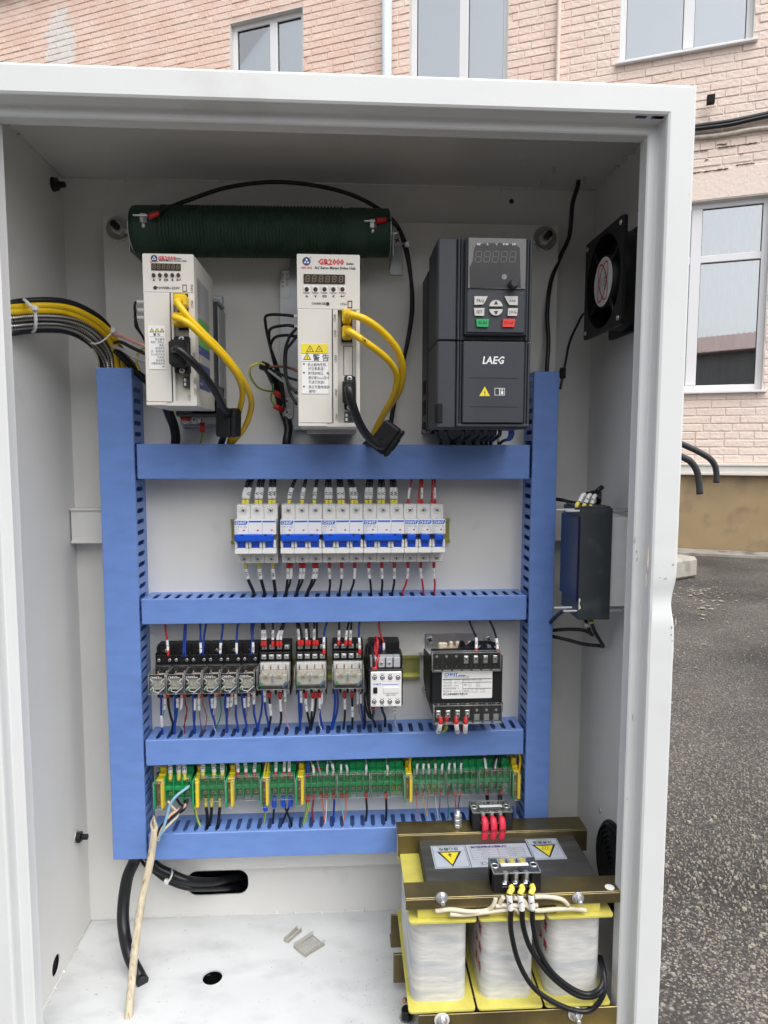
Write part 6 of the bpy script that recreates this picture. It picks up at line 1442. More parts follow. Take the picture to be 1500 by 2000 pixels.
barrier('black terminal block with three red sleeved leads on the rear transformer bracket', a.x, b_.x, ry, ry + 31, TT + .2, TT + 25, None, False)
fy = yf1 + 4; a, b_ = q(*zt(642, 480), -fy), q(*zt(920, 480), -fy)
barrier('black terminal block with three yellow lugs on the front transformer bracket', a.x, b_.x, fy, fy + 31, TT + .2, TT + 23, None, True)
FB_ = (a.x, b_.x, fy); RB_ = (q(*zt(520, 105), -ry).x, q(*zt(753, 105), -ry).x, ry)
p = T(432, 170); sb_ = thing('stud_bolt', 'upright earthing bolt with nuts on the rear transformer bracket', 'bolt', (p.x, p.y, TT))
build('bolt', MB().cyl((p.x, p.y, TT), Z, 2.9, 25, 12), STEEL, sb_)
for z0 in (1, 8, 14.5): build('nut', MB().cyl((p.x, p.y, TT + z0), Z, 5.4, 5.2, 6, b=.6, sm=False), STEEL, sb_)
# transformer foot bolt on the floor
p = qz(795, 1990, ZB); o = thing('floor_bolt', 'black socket head bolt with steel washer on the floor by the transformer foot', 'bolt', p)
build('washer', MB().cyl(p, Z, 10, 1.6, 24, b=.4), STEEL, o); build('bolt_head', MB().lathe(p + Vector((0, 0, 1.6)), Z, [(0, 7), (1, 7.4), (11, 7.2), (12, 6.4)], 24), DARKSTEEL, o); build('hex_socket', MB().cyl(p + Vector((0, 0, 13.6)), Z, 3.6, .3, 6), DARKHOLE, o)
p = qz(788, 1955, ZB); tag(build('loose_nut', MB().cyl(p, (.8, -.3, .2), 4, 4, 6, b=.5, sm=False), COPPER, at=p), 'small brown nut lying behind the black floor bolt', 'nut')
# two clear plastic covers on the floor
def tray(label, c, L, W_, hgt, rz):
    t = thing('plastic_cover', label, 'plastic cover', c, 'clear covers lying on the floor'); m = MB(); c = Vector(c)
    m.box(c.x - L / 2, c.x + L / 2, c.y - W_ / 2, c.y + W_ / 2, c.z + .3, c.z + 1.2).box(c.x - L / 2, c.x + L / 2, c.y - W_ / 2, c.y - W_ / 2 + 1, c.z + 1.2, c.z + hgt).box(c.x - L / 2, c.x + L / 2, c.y + W_ / 2 - 1, c.y + W_ / 2, c.z + 1.2, c.z + hgt); m.box(c.x - L / 2, c.x - L / 2 + 1, c.y - W_ / 2 + 1, c.y + W_ / 2 - 1, c.z + 1.2, c.z + hgt * .35)
    build('cover_shell', m, clear('smoky_clear_plastic_%d' % int(L), (0.95, 0.945, 0.93), 0.1, 0.08, 0.10, (0.62, 0.60, 0.56)), t)
    build('shell_edge', edges(MB(), c.x - L / 2, c.x + L / 2, c.y - W_ / 2, c.y + W_ / 2, c.z + .5, c.z + 1.1, .35).tube([(c.x - L / 2, c.y - W_ / 2 + .5, c.z + hgt), (c.x + L / 2, c.y - W_ / 2 + .5, c.z + hgt)], .4, 5, sub=1).tube([(c.x - L / 2, c.y + W_ / 2 - .5, c.z + hgt), (c.x + L / 2, c.y + W_ / 2 - .5, c.z + hgt)], .4, 5, sub=1), mat('smoky_edge', (0.50, 0.48, 0.44), 0.3) if 'smoky_edge' not in MATS else MATS['smoky_edge'], t, kind='stuff')
    t.rotation_euler = (0, 0, rz); return t
tray('larger square clear plastic cover lying open side up on the cabinet floor', qz(604, 1849, ZB), 35, 27, 8, .72)
tray('narrow clear plastic cover lying on the floor left of the square one', qz(572, 1829, ZB), 30, 9, 6, .95)
# ---------------------------------------------------------------- wires
def arc_cut(P, a, b):
    out = []; s = 0
    for i in range(len(P) - 1):
        L = (P[i + 1] - P[i]).length
        if L < 1e-6: continue
        if s + L > a and s < b:
            t0 = max(0, (a - s) / L); t1 = min(1, (b - s) / L)
            if not out: out.append(P[i].lerp(P[i + 1], t0))
            out.append(P[i].lerp(P[i + 1], t1))
        s += L
    return out
NW = 0
def wire(label, pts, r, mt, fer=None, mark=None, cat='wire', group=None, name='wire', sub=6, n=8, fer2=None, sl=1.28):
    P = smooth(pts, sub); at = P[0]
    o = build(name, MB().tube(P, r, n, sub=1), mt, at=at); tag(o, label, cat, group)
    if fer:
        fm, fl = fer[0], fer[1]; fr_ = fer[2] if len(fer) > 2 else 1.35; f0 = fer[3] if len(fer) > 3 else 0
        build('ferrule', MB().tube(arc_cut(P, f0, f0 + fl), r * fr_, 10, sub=1), fm, o)
    if mark:
        m0, ml, tx = mark; seg = arc_cut(P, m0, m0 + ml)
        if len(seg) >= 2:
            rr_ = max(r * sl, r + .45); s_ = build('marker_sleeve', MB().tube(seg, rr_, 12, sub=1), SLEEVE, o)
            if tx:
                mid = arc_cut(P, m0 + ml * .46, m0 + ml * .54); d = (seg[0] - seg[-1]); d.y = 0; d = d.normalized() if d.length > .1 else Vector((0, 0, 1))
                nn = (CAM_P - mid[0]).normalized(); yd = nn.cross(d).normalized(); xd = yd.cross(nn)
                build('lettering', MB().text(tx, mid[0] + nn * (rr_ + .25), min(rr_ * 1.9, 6.2), xd=xd, yd=yd, bold=.02, sx=1.0), INK, s_)
    return o
Y11, R11 = YELF, RED
# wires above the breakers
rows = [(147, 180, '', 0, 'left wire into the first pole of the leftmost breaker from above'), (172, 203, 'U', 0, 'right wire into the first pole of the leftmost breaker from above'), (230, 250, 'V', 0, 'left wire into the middle pole of the leftmost breaker from above'), (256, 275, 'V', 0, 'right wire into the middle pole of the leftmost breaker from above'),
 (316, 325, 'W', 0, 'left wire into the last pole of the leftmost breaker from above'), (342, 349, 'W', 0, 'right wire into the last pole of the leftmost breaker from above'), (437, 475, '10', 0, 'wire entering the left pole of the second breaker from above'), (520, 545, '11', 0, 'wire entering the middle pole of the second breaker from above'), (598, 617, '12', 0, 'wire entering the right pole of the second breaker from above'),
 (677, 681, 'U', 0, 'left U wire above the third breaker'), (703, 698, 'U', 0, 'right U wire above the third breaker'), (758, 752, 'V', 0, 'left V wire above the third breaker'), (783, 771, 'V', 0, 'right V wire above the third breaker'), (842, 822, 'W', 0, 'left W wire above the third breaker'), (867, 839, 'W', 0, 'right W wire above the third breaker'),
 (930, 943, 'U', 0, 'left U wire above the fourth breaker'), (956, 965, 'U', 0, 'right U wire above the fourth breaker'), (1012, 1018, 'V', 0, 'left V wire above the fourth breaker'), (1038, 1038, 'V', 0, 'right V wire above the fourth breaker'), (1094, 1090, 'W', 0, 'left W wire above the fourth breaker'), (1119, 1110, 'W', 0, 'right W wire above the fourth breaker'),
 (1197, 1218, ' ', 1, 'single wire into the top of the left narrow breaker'), (1264, 1276, None, 1, 'left, unmarked wire into the top of the middle narrow breaker'), (1284, 1288, '6', 1, 'right, sleeved wire into the top of the middle narrow breaker'), (1348, 1352, None, 1, 'left, unmarked wire into the top of the right narrow breaker'), (1368, 1367, '1', 1, 'right, sleeved wire into the top of the right narrow breaker')]
for xb, xt, mk, red, lab in rows:
    a = q(*reg4(xb, 218), 34); b = q(*reg4(xb * .75 + xt * .25, 140), 35); c = q(*reg4(xt, 60), 32); d = c + (c - b) * .35; d.y = -22; e = Vector((d.x, -18, -36))
    r = 1.35 if red else 2.35
    fl = 6.5; wire(('red ' if red else 'black ') + lab, [a, b, c, Vector((c.x + (c.x - b.x) * .3, -28, -45)), Vector((d.x, -24, -34))], r, REDW if red else BLACKW, (RED if red else YELF, fl + 1.5, 1.5 if red else 1.14), None if mk is None else (fl + 2.4, 15.5, mk.strip()), group='wires above the breakers')
rows = [(163, 219, 'U11', 0), (249, 288, 'V11', 0), (334, 358, 'W11', 0), (431, 420, '16', 1), (452, 432, '', 1), (512, 488, '17', 1), (533, 500, '17', 1), (597, 556, '18', 1), (615, 570, '18', 1), (695, 706, '12U', 1), (773, 768, '12V', 1), (857, 840, '', 1), (947, 970, '13U', 1), (1030, 1036, '13V', 1), (1109, 1106, '13W', 1), (1195, 1170, '5', 2), (1278, 1302, '6', 2), (1361, 1376, '7', 2)]
nm = ['first pole of the leftmost breaker', 'second pole of the leftmost breaker', 'third pole of the leftmost breaker', 'left hole of the second breaker, left of two', 'left hole of the second breaker, right of two', 'middle hole of the second breaker, left of two', 'middle hole of the second breaker, right of two', 'right hole of the second breaker, left of two', 'right hole of the second breaker, right of two', 'left pole of the third breaker', 'middle pole of the third breaker', 'right pole of the third breaker', 'left pole of the fourth breaker', 'middle pole of the fourth breaker', 'right pole of the fourth breaker', 'left narrow breaker', 'middle narrow breaker', 'right narrow breaker']
for (xb, xt, mk, k), l in zip(rows, nm):
    a = q(*reg4(xb, 580), 34); b = q(*reg4(xb + (3 if xb < 340 else 0), 650), 34); b2 = q(*reg4((xb * .55 + xt * .45), 715), 33); c = q(*reg4(xt, 778), 30); c.x = c.x * .4 + snap(3, c.x) * .6
    r = (2.25, 1.6, 1.35)[k]; f0 = 8 if k == 0 else 7.5
    wire(('black', 'black', 'red')[k] + ' wire leaving the bottom of the ' + l, [a, b, b2, c, Vector((c.x, -28, -222))], r, (BLACKW, BLACKW, REDW)[k], ((YELF, RED, RED)[k], f0, (1.14, 1.5, 1.6)[k]), (f0 + .6, 15, mk), group='wires below the breakers')
# wires above the relays, contactor and control transformer
def top(reg, pts, lab, r, mt, fer, mk, d0=34, d1=26, group='wires above the relay row', **kw):
    P = [q(*reg(*pts[0]), d0)] + [q(*reg(*p), d0 - (d0 - d1) * (i + 1) / len(pts)) for i, p in enumerate(pts[1:])]; e = P[-1].copy(); e.z += 9; P.append(e)
    return wire(lab, P, r, mt, fer, mk, group=group, **kw)
RF = (RED, 7.5, 1.6)
top(reg5, [(230, 322), (226, 230), (214, 140), (208, 68)], 'red wire with white sleeve into the first small relay socket', 1.4, REDW, RF, (8, 14, '5'))
for xb, xt, l in ((348, 360, 'left'), (361, 368, 'right')): top(reg5, [(xb, 332), (xb + 2, 230), (xt, 68)], 'blue wire into the second small relay socket, %s of the pair' % l, 1.5, BLUEW, None, None)
top(reg5, [(484, 325), (481, 220), (478, 68)], 'blue sleeved wire into the third small relay socket', 1.5, BLUEW, None, (4, 15, '7'))
top(reg5, [(498, 318), (505, 200), (515, 120), (524, 68)], 'blue bare wire beside the sleeved one into the third small relay socket', 1.5, BLUEW, None, None)
top(reg5, [(630, 320), (636, 230), (650, 120), (651, 68)], 'blue wire with sleeve marked 22 into the fourth small relay socket', 1.5, BLUEW, None, (3, 15, '22'))
top(reg5, [(758, 320), (758, 220), (763, 120), (772, 66)], 'blue wire with blank sleeve into the fifth small relay socket', 1.5, BLUEW, None, (3, 15, ''))
top(reg5, [(870, 322), (876, 220), (884, 120), (893, 66)], 'left blue wire above the sixth small relay socket', 1.5, BLUEW, None, None)
top(reg5, [(884, 316), (884, 220), (872, 120), (875, 66)], 'blue wire with sleeve marked U04 above the sixth small relay socket', 1.5, BLUEW, None, (3, 15, 'U04'))
for x0_, x1_, mk, w_ in ((957, 953, 'V21', 'first'), (978, 969, 'V21', 'second'), (1037, 1040, 'V22', 'third'), (1074, 1118, '', 'fourth'), (1098, 1128, '2', 'fifth')):
    top(reg5, [(x0_, 246), (x0_ + (2 if x1_ > 1100 else 0), 170), ((x0_ + x1_) / 2, 118), (x1_, 64)], 'black wire above the left wide relay, %s from its left' % w_, 1.55, BLACKW, RF, (9, 13.5, mk))
for x0_, x1_, mk, w_ in ((1241, 1222, 'U31', 'first'), (1265, 1238, None, 'second'), (1299, 1290, 'V31', 'third'), (1320, 1305, None, 'fourth'), (1355, 1358, 'W31', 'fifth'), (1378, 1378, None, 'sixth')):
    top(reg5, [(x0_, 240), ((x0_ * 2 + x1_) / 3, 140), (x1_, 62)], 'black wire above the middle wide relay, %s from its left' % w_, 1.55, BLACKW, RF, None if mk is None else (8, 15, mk))
top(reg5, [(1432, 310), (1431, 220), (1436, 130), (1455, 58)], 'blue wire with sleeve marked 28 at the right side of the middle wide relay', 1.5, BLUEW, RF, (8, 16, '28'), d0=40)
for x0_, x1_, mk, w_ in ((147, 152, 'U4', 'first'), (198, 220, '4', 'second'), (228, 238, 'W4', 'third')):
    top(reg6, [(x0_, 218), (x0_ + 3, 140), (x1_, 48)], 'black wire above the right wide relay, %s from its left' % w_, 1.55, BLACKW, RF, (7.5, 14, mk))
top(reg6, [(297, 280), (293, 190), (289, 110), (294, 48)], 'blue wire with sleeve marked 27 at the right side of the right wide relay', 1.5, BLUEW, RF, (7.5, 15.5, '27'), d0=40)
top(reg6, [(459, 305), (462, 200), (443, 150), (430, 90), (431, 46)], 'red wire curving down into the contactor with a white sleeve', 1.4, REDW, (RED, 5, 1.5), (5.6, 15.5, 'C'), d0=36)
top(reg6, [(1106, 268), (1108, 170), (1085, 110), (1060, 44)], 'black wire into the control transformer, sleeve marked U21', 1.5, BLACKW, (RED, 5.5, 1.5), (6, 16, 'U21'), d0=88, d1=30)
top(reg6, [(1260, 268), (1248, 170), (1228, 100), (1203, 44)], 'rightmost black wire into the control transformer, sleeve marked V21', 1.5, BLACKW, (RED, 4, 1.5), (4.6, 16, 'V21'), d0=88, d1=30)
# contactor jumpers
C6 = lambda x, y, d: q(710 + x / 10, 1220 + y / 10, d)
o = wire('red bridge wire looping up over the contactor from its first screw', [C6(180, 860, 78), C6(215, 640, 50), C6(225, 400, 38), C6(250, 245, 44), C6(275, 330, 56), C6(262, 500, 60), C6(215, 640, 62)], 1.9, REDW)
wire('short red wire bending into the first contactor screw', [C6(235, 860, 78), C6(248, 760, 76), C6(280, 680, 74), C6(292, 600, 70), C6(262, 610, 66)], 1.9, REDW)
o = build('twin_ferrule', MB().box(C6(160, 0, 78).x, C6(276, 0, 78).x, -80, -74, C6(0, 905, 78).z, C6(0, 825, 78).z, 1.2), RED, at=C6(218, 865, 78)); tag(o, 'red twin wire ferrule under the first upper contactor screw', 'ferrule')
wire('black wire looping from the first contactor screw down along its left side', [C6(200, 830, 78), C6(190, 620, 74), C6(150, 440, 62), C6(90, 375, 52), C6(50, 470, 44), C6(38, 800, 40), C6(60, 1200, 42), C6(80, 1500, 46), C6(120, 1700, 50), C6(150, 1830, 48), C6(90, 1760, 46), C6(30, 1560, 44), C6(20, 1380, 40), C6(60, 1310, 30)], 1.7, BLACKW, sub=8)
wire('black wire below the left corner of the contactor', [C6(185, 1600, 70), C6(195, 1720, 62), C6(175, 1830, 48), C6(215, 1920, 34), C6(232, 2000, 28)], 1.7, BLACKW, (RED, 4, 1.6))
wire('black wire below the second lower screw of the contactor', [C6(352, 1600, 70), C6(372, 1690, 60), C6(415, 1790, 44), C6(424, 1900, 32), C6(420, 1990, 28)], 1.8, BLACKW)
wire('white wire with sleeve marked 0X below the right part of the contactor', [C6(618, 1600, 70), C6(618, 1740, 62), C6(615, 1800, 48), C6(618, 1900, 32), C6(625, 1985, 28)], 1.25, WHITEW, None, (0.5, 12, 'X0'), sl=1.9)
# wires below the relays
def low(reg, pts, lab, r, mt, fer=None, mk=None, d0=38, k=4, group='wires below the relay row', **kw):
    P = [q(*reg(*p), d0 - (d0 - 30) * i / (len(pts) - 1)) for i, p in enumerate(pts)]
    e = P[-1]; e2 = Vector((e.x, -28, e.z - 12)); P.append(e2); return wire(lab, P, r, mt, fer, mk, group=group, **kw)
PF = (PINKW, 4.5, 3.2)
sm = {'thin': .62, 'blue': 1.5}
def th(c): return {'green': GREENW, 'grey': GREYW, 'red': DKREDW, 'purple': PURPLEW, 'brown': BROWNW, 'cream': CREAMW, 'pink': PINKW, 'white': WHITEW, 'orange': ORANGEW, 'yellow': YELW, 'navy': DKBLUEW, 'lblue': LTBLUEW}[c]
low(reg5, [(177, 612), (177, 740), (180, 830), (184, 880)], 'blue wire under the first small relay with its sleeve low down', 1.5, BLUEW, None, (32, 18, ''))
low(reg5, [(204, 618), (206, 700), (192, 780), (180, 830), (188, 878)], 'thin green wire with marked sleeve under the first small relay', .6, GREENW, PF, (5, 17, '2 01'), sl=3.4)
low(reg5, [(229, 615), (233, 700), (252, 790), (266, 840), (262, 890)], 'black wire under the first small relay', 1.7, BLACKW, (RED, 4.5, 1.3))
low(reg5, [(287, 612), (282, 720), (284, 800), (275, 880)], 'blue bare wire under the second small relay', 1.6, BLUEW)
low(reg5, [(300, 625), (303, 700), (292, 790), (280, 880)], 'blue wire with sleeve marked 22 under the second small relay', 1.5, BLUEW, None, (4, 14, '22'))
low(reg5, [(335, 618), (333, 700), (318, 780), (322, 850), (345, 885)], 'thin grey wire with white sleeve under the second small relay', .6, GREYW, PF, (5, 17, ''), sl=3.2)
low(reg5, [(358, 615), (368, 690), (378, 735), (362, 800), (356, 885)], 'left of two twisted dark red wires between the second and third small relay', .7, DKREDW, (RED, 4.5, 2.6))
low(reg5, [(362, 630), (360, 690), (372, 720), (372, 790), (352, 860), (358, 890)], 'right of two twisted dark red wires between the second and third small relay', .7, DKREDW)
low(reg5, [(424, 612), (426, 720), (428, 800), (434, 870)], 'blue bare wire under the third small relay', 1.6, BLUEW)
low(reg5, [(440, 630), (436, 715), (434, 800), (430, 866)], 'blue wire with blank sleeve under the third small relay', 1.5, BLUEW, None, (3, 18, ''))
low(reg5, [(468, 618), (468, 710), (474, 780), (480, 840), (485, 885)], 'thin purple wire with marked sleeve under the third small relay', .6, PURPLEW, PF, (5, 18, '2 21'), sl=3.4)
low(reg5, [(492, 612), (497, 680), (516, 740), (528, 800), (520, 855), (505, 890)], 'thin brown wire between the third and fourth small relay', .8, BROWNW, (RED, 4, 2))
low(reg5, [(552, 612), (554, 680), (568, 760), (588, 830), (588, 876)], 'blue bare wire under the fourth small relay', 1.6, BLUEW)
low(reg5, [(569, 625), (569, 700), (578, 780), (590, 870)], 'blue wire with sleeve marked 17 under the fourth small relay', 1.5, BLUEW, None, (4, 15, '17'))
low(reg5, [(594, 610), (592, 700), (576, 780), (582, 860), (598, 905)], 'thin cream wire with blank sleeve under the fourth small relay', .6, CREAMW, (PINKW, 4.5, 3), (5, 17, ''), sl=3.2)
low(reg5, [(622, 608), (632, 660), (640, 740), (625, 820), (598, 872)], 'thin green wire curving right of the fourth small relay', .9, GREENW, (RED, 4, 2))
low(reg5, [(673, 608), (670, 700), (682, 800), (682, 868)], 'blue bare wire under the fifth small relay', 1.6, BLUEW)
low(reg5, [(692, 615), (690, 700), (680, 780), (684, 866)], 'blue wire with marked sleeve under the fifth small relay', 1.5, BLUEW, None, (4, 16, 'I7'))
low(reg5, [(722, 608), (718, 690), (700, 740), (688, 800), (672, 880)], 'thin brown wire with marked sleeve under the fifth small relay', .6, BROWNW, PF, (5, 15, '0 1'), sl=3.4)
low(reg5, [(750, 600), (753, 690), (753, 780), (766, 862)], 'blue wire with sleeve marked 01 between the fifth and sixth small relay', 1.55, BLUEW, None, (2, 16, '01'))
low(reg5, [(797, 606), (806, 700), (818, 780), (834, 850), (830, 880)], 'blue bare wire under the sixth small relay', 1.6, BLUEW)
low(reg5, [(818, 622), (818, 700), (824, 790), (834, 855)], 'blue wire with sleeve marked 17 under the sixth small relay', 1.5, BLUEW, None, (4, 15, '17'))
low(reg5, [(850, 608), (850, 690), (838, 760), (832, 810), (842, 890)], 'thin brown wire with marked sleeve under the sixth small relay', .6, BROWNW, PF, (5, 15, '2 0'), sl=3.4)
low(reg5, [(893, 560), (892, 680), (893, 760), (905, 820), (918, 870)], 'blue wire with long sleeve left of the left wide relay', 1.6, BLUEW, None, (6, 19, '0 2'))
low(reg5, [(953, 575), (958, 660), (948, 760), (935, 820), (925, 870)], 'blue bare wire under the left corner of the left wide relay', 1.6, BLUEW)
low(reg5, [(972, 575), (976, 660), (982, 740), (998, 820), (1006, 870)], 'blue wire with sleeve marked 01 under the left wide relay', 1.6, BLUEW, None, (2, 17, '7 0'))
low(reg5, [(1013, 600), (1014, 680), (1022, 760), (1018, 820), (1008, 875)], 'black wire with sleeve halfway down under the left wide relay', 1.6, BLACKW, RF, (17, 18, 'I2'))
low(reg5, [(1092, 600), (1095, 700), (1102, 780), (1098, 830), (1085, 885)], 'black wire with sleeve under the third screw of the left wide relay', 1.6, BLACKW, RF, (10, 18, ''))
low(reg5, [(1130, 580), (1132, 650), (1134, 760), (1148, 840), (1166, 895)], 'thin pink wire with grey sleeve under the right end of the left wide relay', .6, PINKW, (GREYP, 5, 3), (4, 14, 'D O'), sl=3.2)
low(reg5, [(1236, 580), (1240, 700), (1244, 800), (1248, 885)], 'blue bare wire under the middle wide relay', 1.6, BLUEW)
low(reg5, [(1254, 575), (1256, 660), (1258, 760), (1248, 840), (1246, 885)], 'blue wire with marked sleeve under the middle wide relay', 1.6, BLUEW, None, (2, 18, 'V2'))
low(reg5, [(1290, 600), (1292, 690), (1303, 760), (1322, 840), (1325, 885)], 'black wire with low sleeve, leftmost of three under the middle wide relay', 1.6, BLACKW, RF, (9, 20, 'P4'))
low(reg5, [(1346, 600), (1342, 700), (1336, 780), (1332, 880)], 'black wire with sleeve, middle one of three under the middle wide relay', 1.6, BLACKW, RF, (9, 19, ''))
low(reg5, [(1369, 600), (1368, 700), (1356, 780), (1340, 850), (1332, 885)], 'black unsleeved wire, rightmost of three under the middle wide relay', 1.6, BLACKW, RF)
low(reg5, [(1400, 600), (1398, 690), (1402, 780), (1420, 870)], 'blue wire with long blank sleeve under the right end of the middle wide relay', 1.6, BLUEW, RF, (6, 18, ''))
low(reg5, [(1416, 600), (1414, 680), (1388, 780), (1396, 850), (1418, 900)], 'white and blue wire curving into the duct under the middle wide relay', .9, WBW, None, (2, 16, ''), sl=2)
low(reg6, [(118, 525), (122, 620), (112, 720), (97, 790)], 'left blue wire under the right wide relay', 1.6, BLUEW)
low(reg6, [(137, 525), (142, 620), (132, 700), (105, 792)], 'right blue wire under the right wide relay', 1.6, BLUEW)
low(reg6, [(188, 540), (192, 640), (190, 720), (182, 800)], 'black wire with sleeve, left one of two under the right wide relay', 1.6, BLACKW, RF, (10, 16, 'I4'))
low(reg6, [(240, 540), (243, 640), (245, 720), (243, 802)], 'black wire with low sleeve, right one of two under the right wide relay', 1.6, BLACKW, RF, (22, 16, 'I3'))
low(reg6, [(282, 545), (281, 615), (296, 690), (310, 740), (320, 800)], 'thin brown wire with grey sleeve under the right wide relay', .6, BROWNW, (GREYP, 4, 3), (3, 15, '1 0'), sl=3.2)
low(reg6, [(302, 545), (306, 640), (316, 720), (321, 800)], 'blue wire at the right corner of the right wide relay', 1.5, BLUEW, None, (2, 14, ''))
low(reg6, [(326, 640), (330, 700), (332, 760), (322, 805)], 'black wire left of the contactor going into the duct', 1.5, BLACKW)
# outgoing leads of the control transformer
KP = lambda x, y, d: q(*zk(x, y), d)
for x, x2, mk, w_, l in ((335, 300, '0X', True, 'leftmost'), (592, 612, '0X', True, 'middle'), (745, 738, '1', True, 'right')):
    P = [KP(x, 1500, 94), KP(x, 1600, 96), KP((x + x2) / 2, 1690, 92), KP(x2, 1745, 84), KP(x2 - 6, 1700, 70), KP(x2 - 10, 1600, 48)]
    wire('%s white sleeved lead curling under the control transformer' % l, P, 1.9, WHITEW, (RED, 9, 1.5), (9, 26, mk), sl=1.65, group='leads under the control transformer')
wire('yellow and green lead curling under the control transformer', [KP(437, 1500, 94), KP(432, 1610, 92), KP(425, 1690, 88), KP(395, 1740, 78), KP(368, 1700, 64), KP(380, 1600, 46)], 1.9, YGW, (RED, 12, 1.5))
wire('red lead behind the right white sleeve under the control transformer', [KP(690, 1600, 80), KP(692, 1680, 82), KP(708, 1740, 78), KP(720, 1700, 64), KP(716, 1600, 46)], 2.0, DKREDW)
# wires above the green terminals
def tt(reg, pts, lab, r, mt, fer=None, mk=None, d0=33, **kw):
    P = [q(*reg(*p), d0 - (d0 - 26) * i / (len(pts) - 1)) for i, p in enumerate(pts)]; e = P[-1].copy(); e.z += 10; P.append(e); return wire(lab, P, r, mt, fer, mk, group='wires above the green terminals', **kw)
YF = (YELF, 9.5, 1.2)
for x0_, x1_, mk, l in ((243, 236, 'L1', 'with sleeve L1, left one over the open terminal block'), (306, 303, 'L3', 'partly hidden, middle one over the open terminal block'), (348, 338, 'L2', 'right one over the open terminal block'), (487, 487, 'U1', 'with sleeve U1 over the covered three pole block'), (570, 564, 'V1', 'with sleeve V1 over the covered three pole block'), (633, 631, 'W1', 'with sleeve W1 over the covered three pole block')):
    tt(reg7, [(x0_, 245 if x0_ < 400 else 235), (x0_ - 1, 170), (x1_, 100)], 'black wire %s' % l, 2.5, BLACKW, YF, (9, 16.5, mk))
for x0_, x1_, mk in ((750, 743, 'U2'), (809, 802, 'V2'), (874, 880, 'W2')): tt(reg7, [(x0_, 222), (x0_ - 1, 160), (x1_, 95)], 'black wire with sleeve %s above the plain three pole block' % mk, 1.9, BLACKW, (RED, 6.5, 1.35), (6.5, 16, mk))
for x0_, x1_, mk in ((1033, 1036, 'U2'), (1096, 1100, 'V2'), (1133, 1134, 'W2')): tt(reg7, [(x0_, 218), (x0_ + 1, 150), (x1_, 85)], 'black wire with sleeve %s above the block with blue lugs' % mk, 1.7, BLACKW, (RED, 6.5, 1.35), (6.5, 17, mk))
for x0_, x1_, l in ((942, 966, 'left'), (964, 981, 'right')): tt(reg7, [(x0_, 240), (x0_ + 8, 170), (x1_, 90)], 'green and yellow earth wire above the earth terminal, %s of the pair' % l, 1.5, YGW)
for x0_, l in ((1272, 'left'), (1283, 'right')): tt(reg7, [(x0_, 222), (x0_ - 2, 150), (x0_ - 2, 82)], 'thick blue wire into the first five pole block, %s of the pair' % l, 1.5, BLUEW, (RED, 5, 1.4))
def thinw(reg, x0_, y0_, x1_, y1_, c, lab, mk='', wob=6): tt(reg, [(x0_, y0_ + 62), (x0_, y0_), ((x0_ + x1_) / 2 + wob, (y0_ + y1_) / 2), (x1_, y1_ - 4)], lab, .55, th(c), None, (2, 14.5, mk), sl=3.2)
tt(reg7, [(1317, 222), (1316, 155), (1300, 115), (1288, 82)], 'thin yellow wire with white sleeve into the first five pole block', .6, YELW, None, (3, 14, ''), sl=3.2)
tt(reg7, [(1368, 212), (1358, 160), (1345, 110), (1352, 82)], 'blue and white striped wire into the first five pole block', 1.0, WBW)
tt(reg7, [(1362, 205), (1352, 150), (1355, 82)], 'thin dark red wire into the first five pole block', .6, DKREDW)
thinw(reg7, 1419, 155, 1420, 82, 'lblue', 'thin pale blue wire with white sleeve into the first five pole block', '7 2', 2)
thinw(reg7, 1464, 150, 1428, 80, 'grey', 'thin grey wire with white sleeve at the right of the first five pole block', '2 3', 8)
thinw(reg8, 37, 146, 5, 70, 'grey', 'thin grey wire with white sleeve left of the second five pole block', '0 2', -2)
thinw(reg8, 95, 144, 90, 66, 'navy', 'thin dark wire, left one of the pair above the second five pole block', '6 2', 2)
thinw(reg8, 138, 146, 98, 66, 'navy', 'thin dark wire, right one of the pair above the second five pole block', '6 3', 4)
thinw(reg8, 275, 146, 266, 62, 'grey', 'thin grey wire above the right end of the second five pole block', '1', 6)
thinw(reg8, 428, 148, 418, 58, 'grey', 'thin pale wire above the middle of the third five pole block', 'Y2', -4)
tt(reg8, [(592, 205), (586, 140), (588, 90), (596, 52)], 'thick bright yellow wire into the earth terminal in the middle of the row', 2.1, YELW)
for x0_, x1_, c, mk, l in ((638, 650, 'navy', 'C0', 'first'), (683, 690, 'navy', '0', 'second'), (722, 702, 'red', '20', 'third'), (770, 757, 'red', '2 1', 'fourth'), (817, 829, 'green', '', 'fifth')): thinw(reg8, x0_, 138, x1_, 52, c, 'thin wire above the fourth five pole block, %s from its left' % l, mk, 4)
for x0_, x1_, c, mk, l in ((867, 915, 'green', '', 'left'), (907, 895, 'navy', 'I2', 'middle'), (952, 968, 'navy', 'Y 2', 'right')): thinw(reg8, x0_, 133, x1_, 50, c, 'thin wire above the fifth five pole block, %s one of three' % l, mk, 2 if x0_ > 900 else -8)
tt(reg8, [(1134, 182), (1128, 120), (1118, 46)], 'red wire with white sleeve into the rightmost five pole block', 1.5, REDW, (RED, 5, 1.4), (5, 16, ''))
tt(reg8, [(1192, 178), (1200, 110), (1208, 60)], 'white sleeved wire hidden between two black ones over the rightmost block', 1.0, BLACKW, (RED, 4, 2), (4.5, 15, 'V 2'), sl=1.7)
tt(reg8, [(1181, 165), (1192, 100), (1207, 44)], 'left black wire into the rightmost five pole block', 1.5, BLACKW, None, None, d0=38)
tt(reg8, [(1229, 172), (1229, 100), (1224, 44)], 'right black wire into the rightmost five pole block', 1.7, BLACKW, (RED, 5, 1.5))
tt(reg8, [(1366, 198), (1372, 140), (1378, 80), (1370, 44)], 'thick yellow wire against the right duct into the last earth terminal', 1.9, YELW)
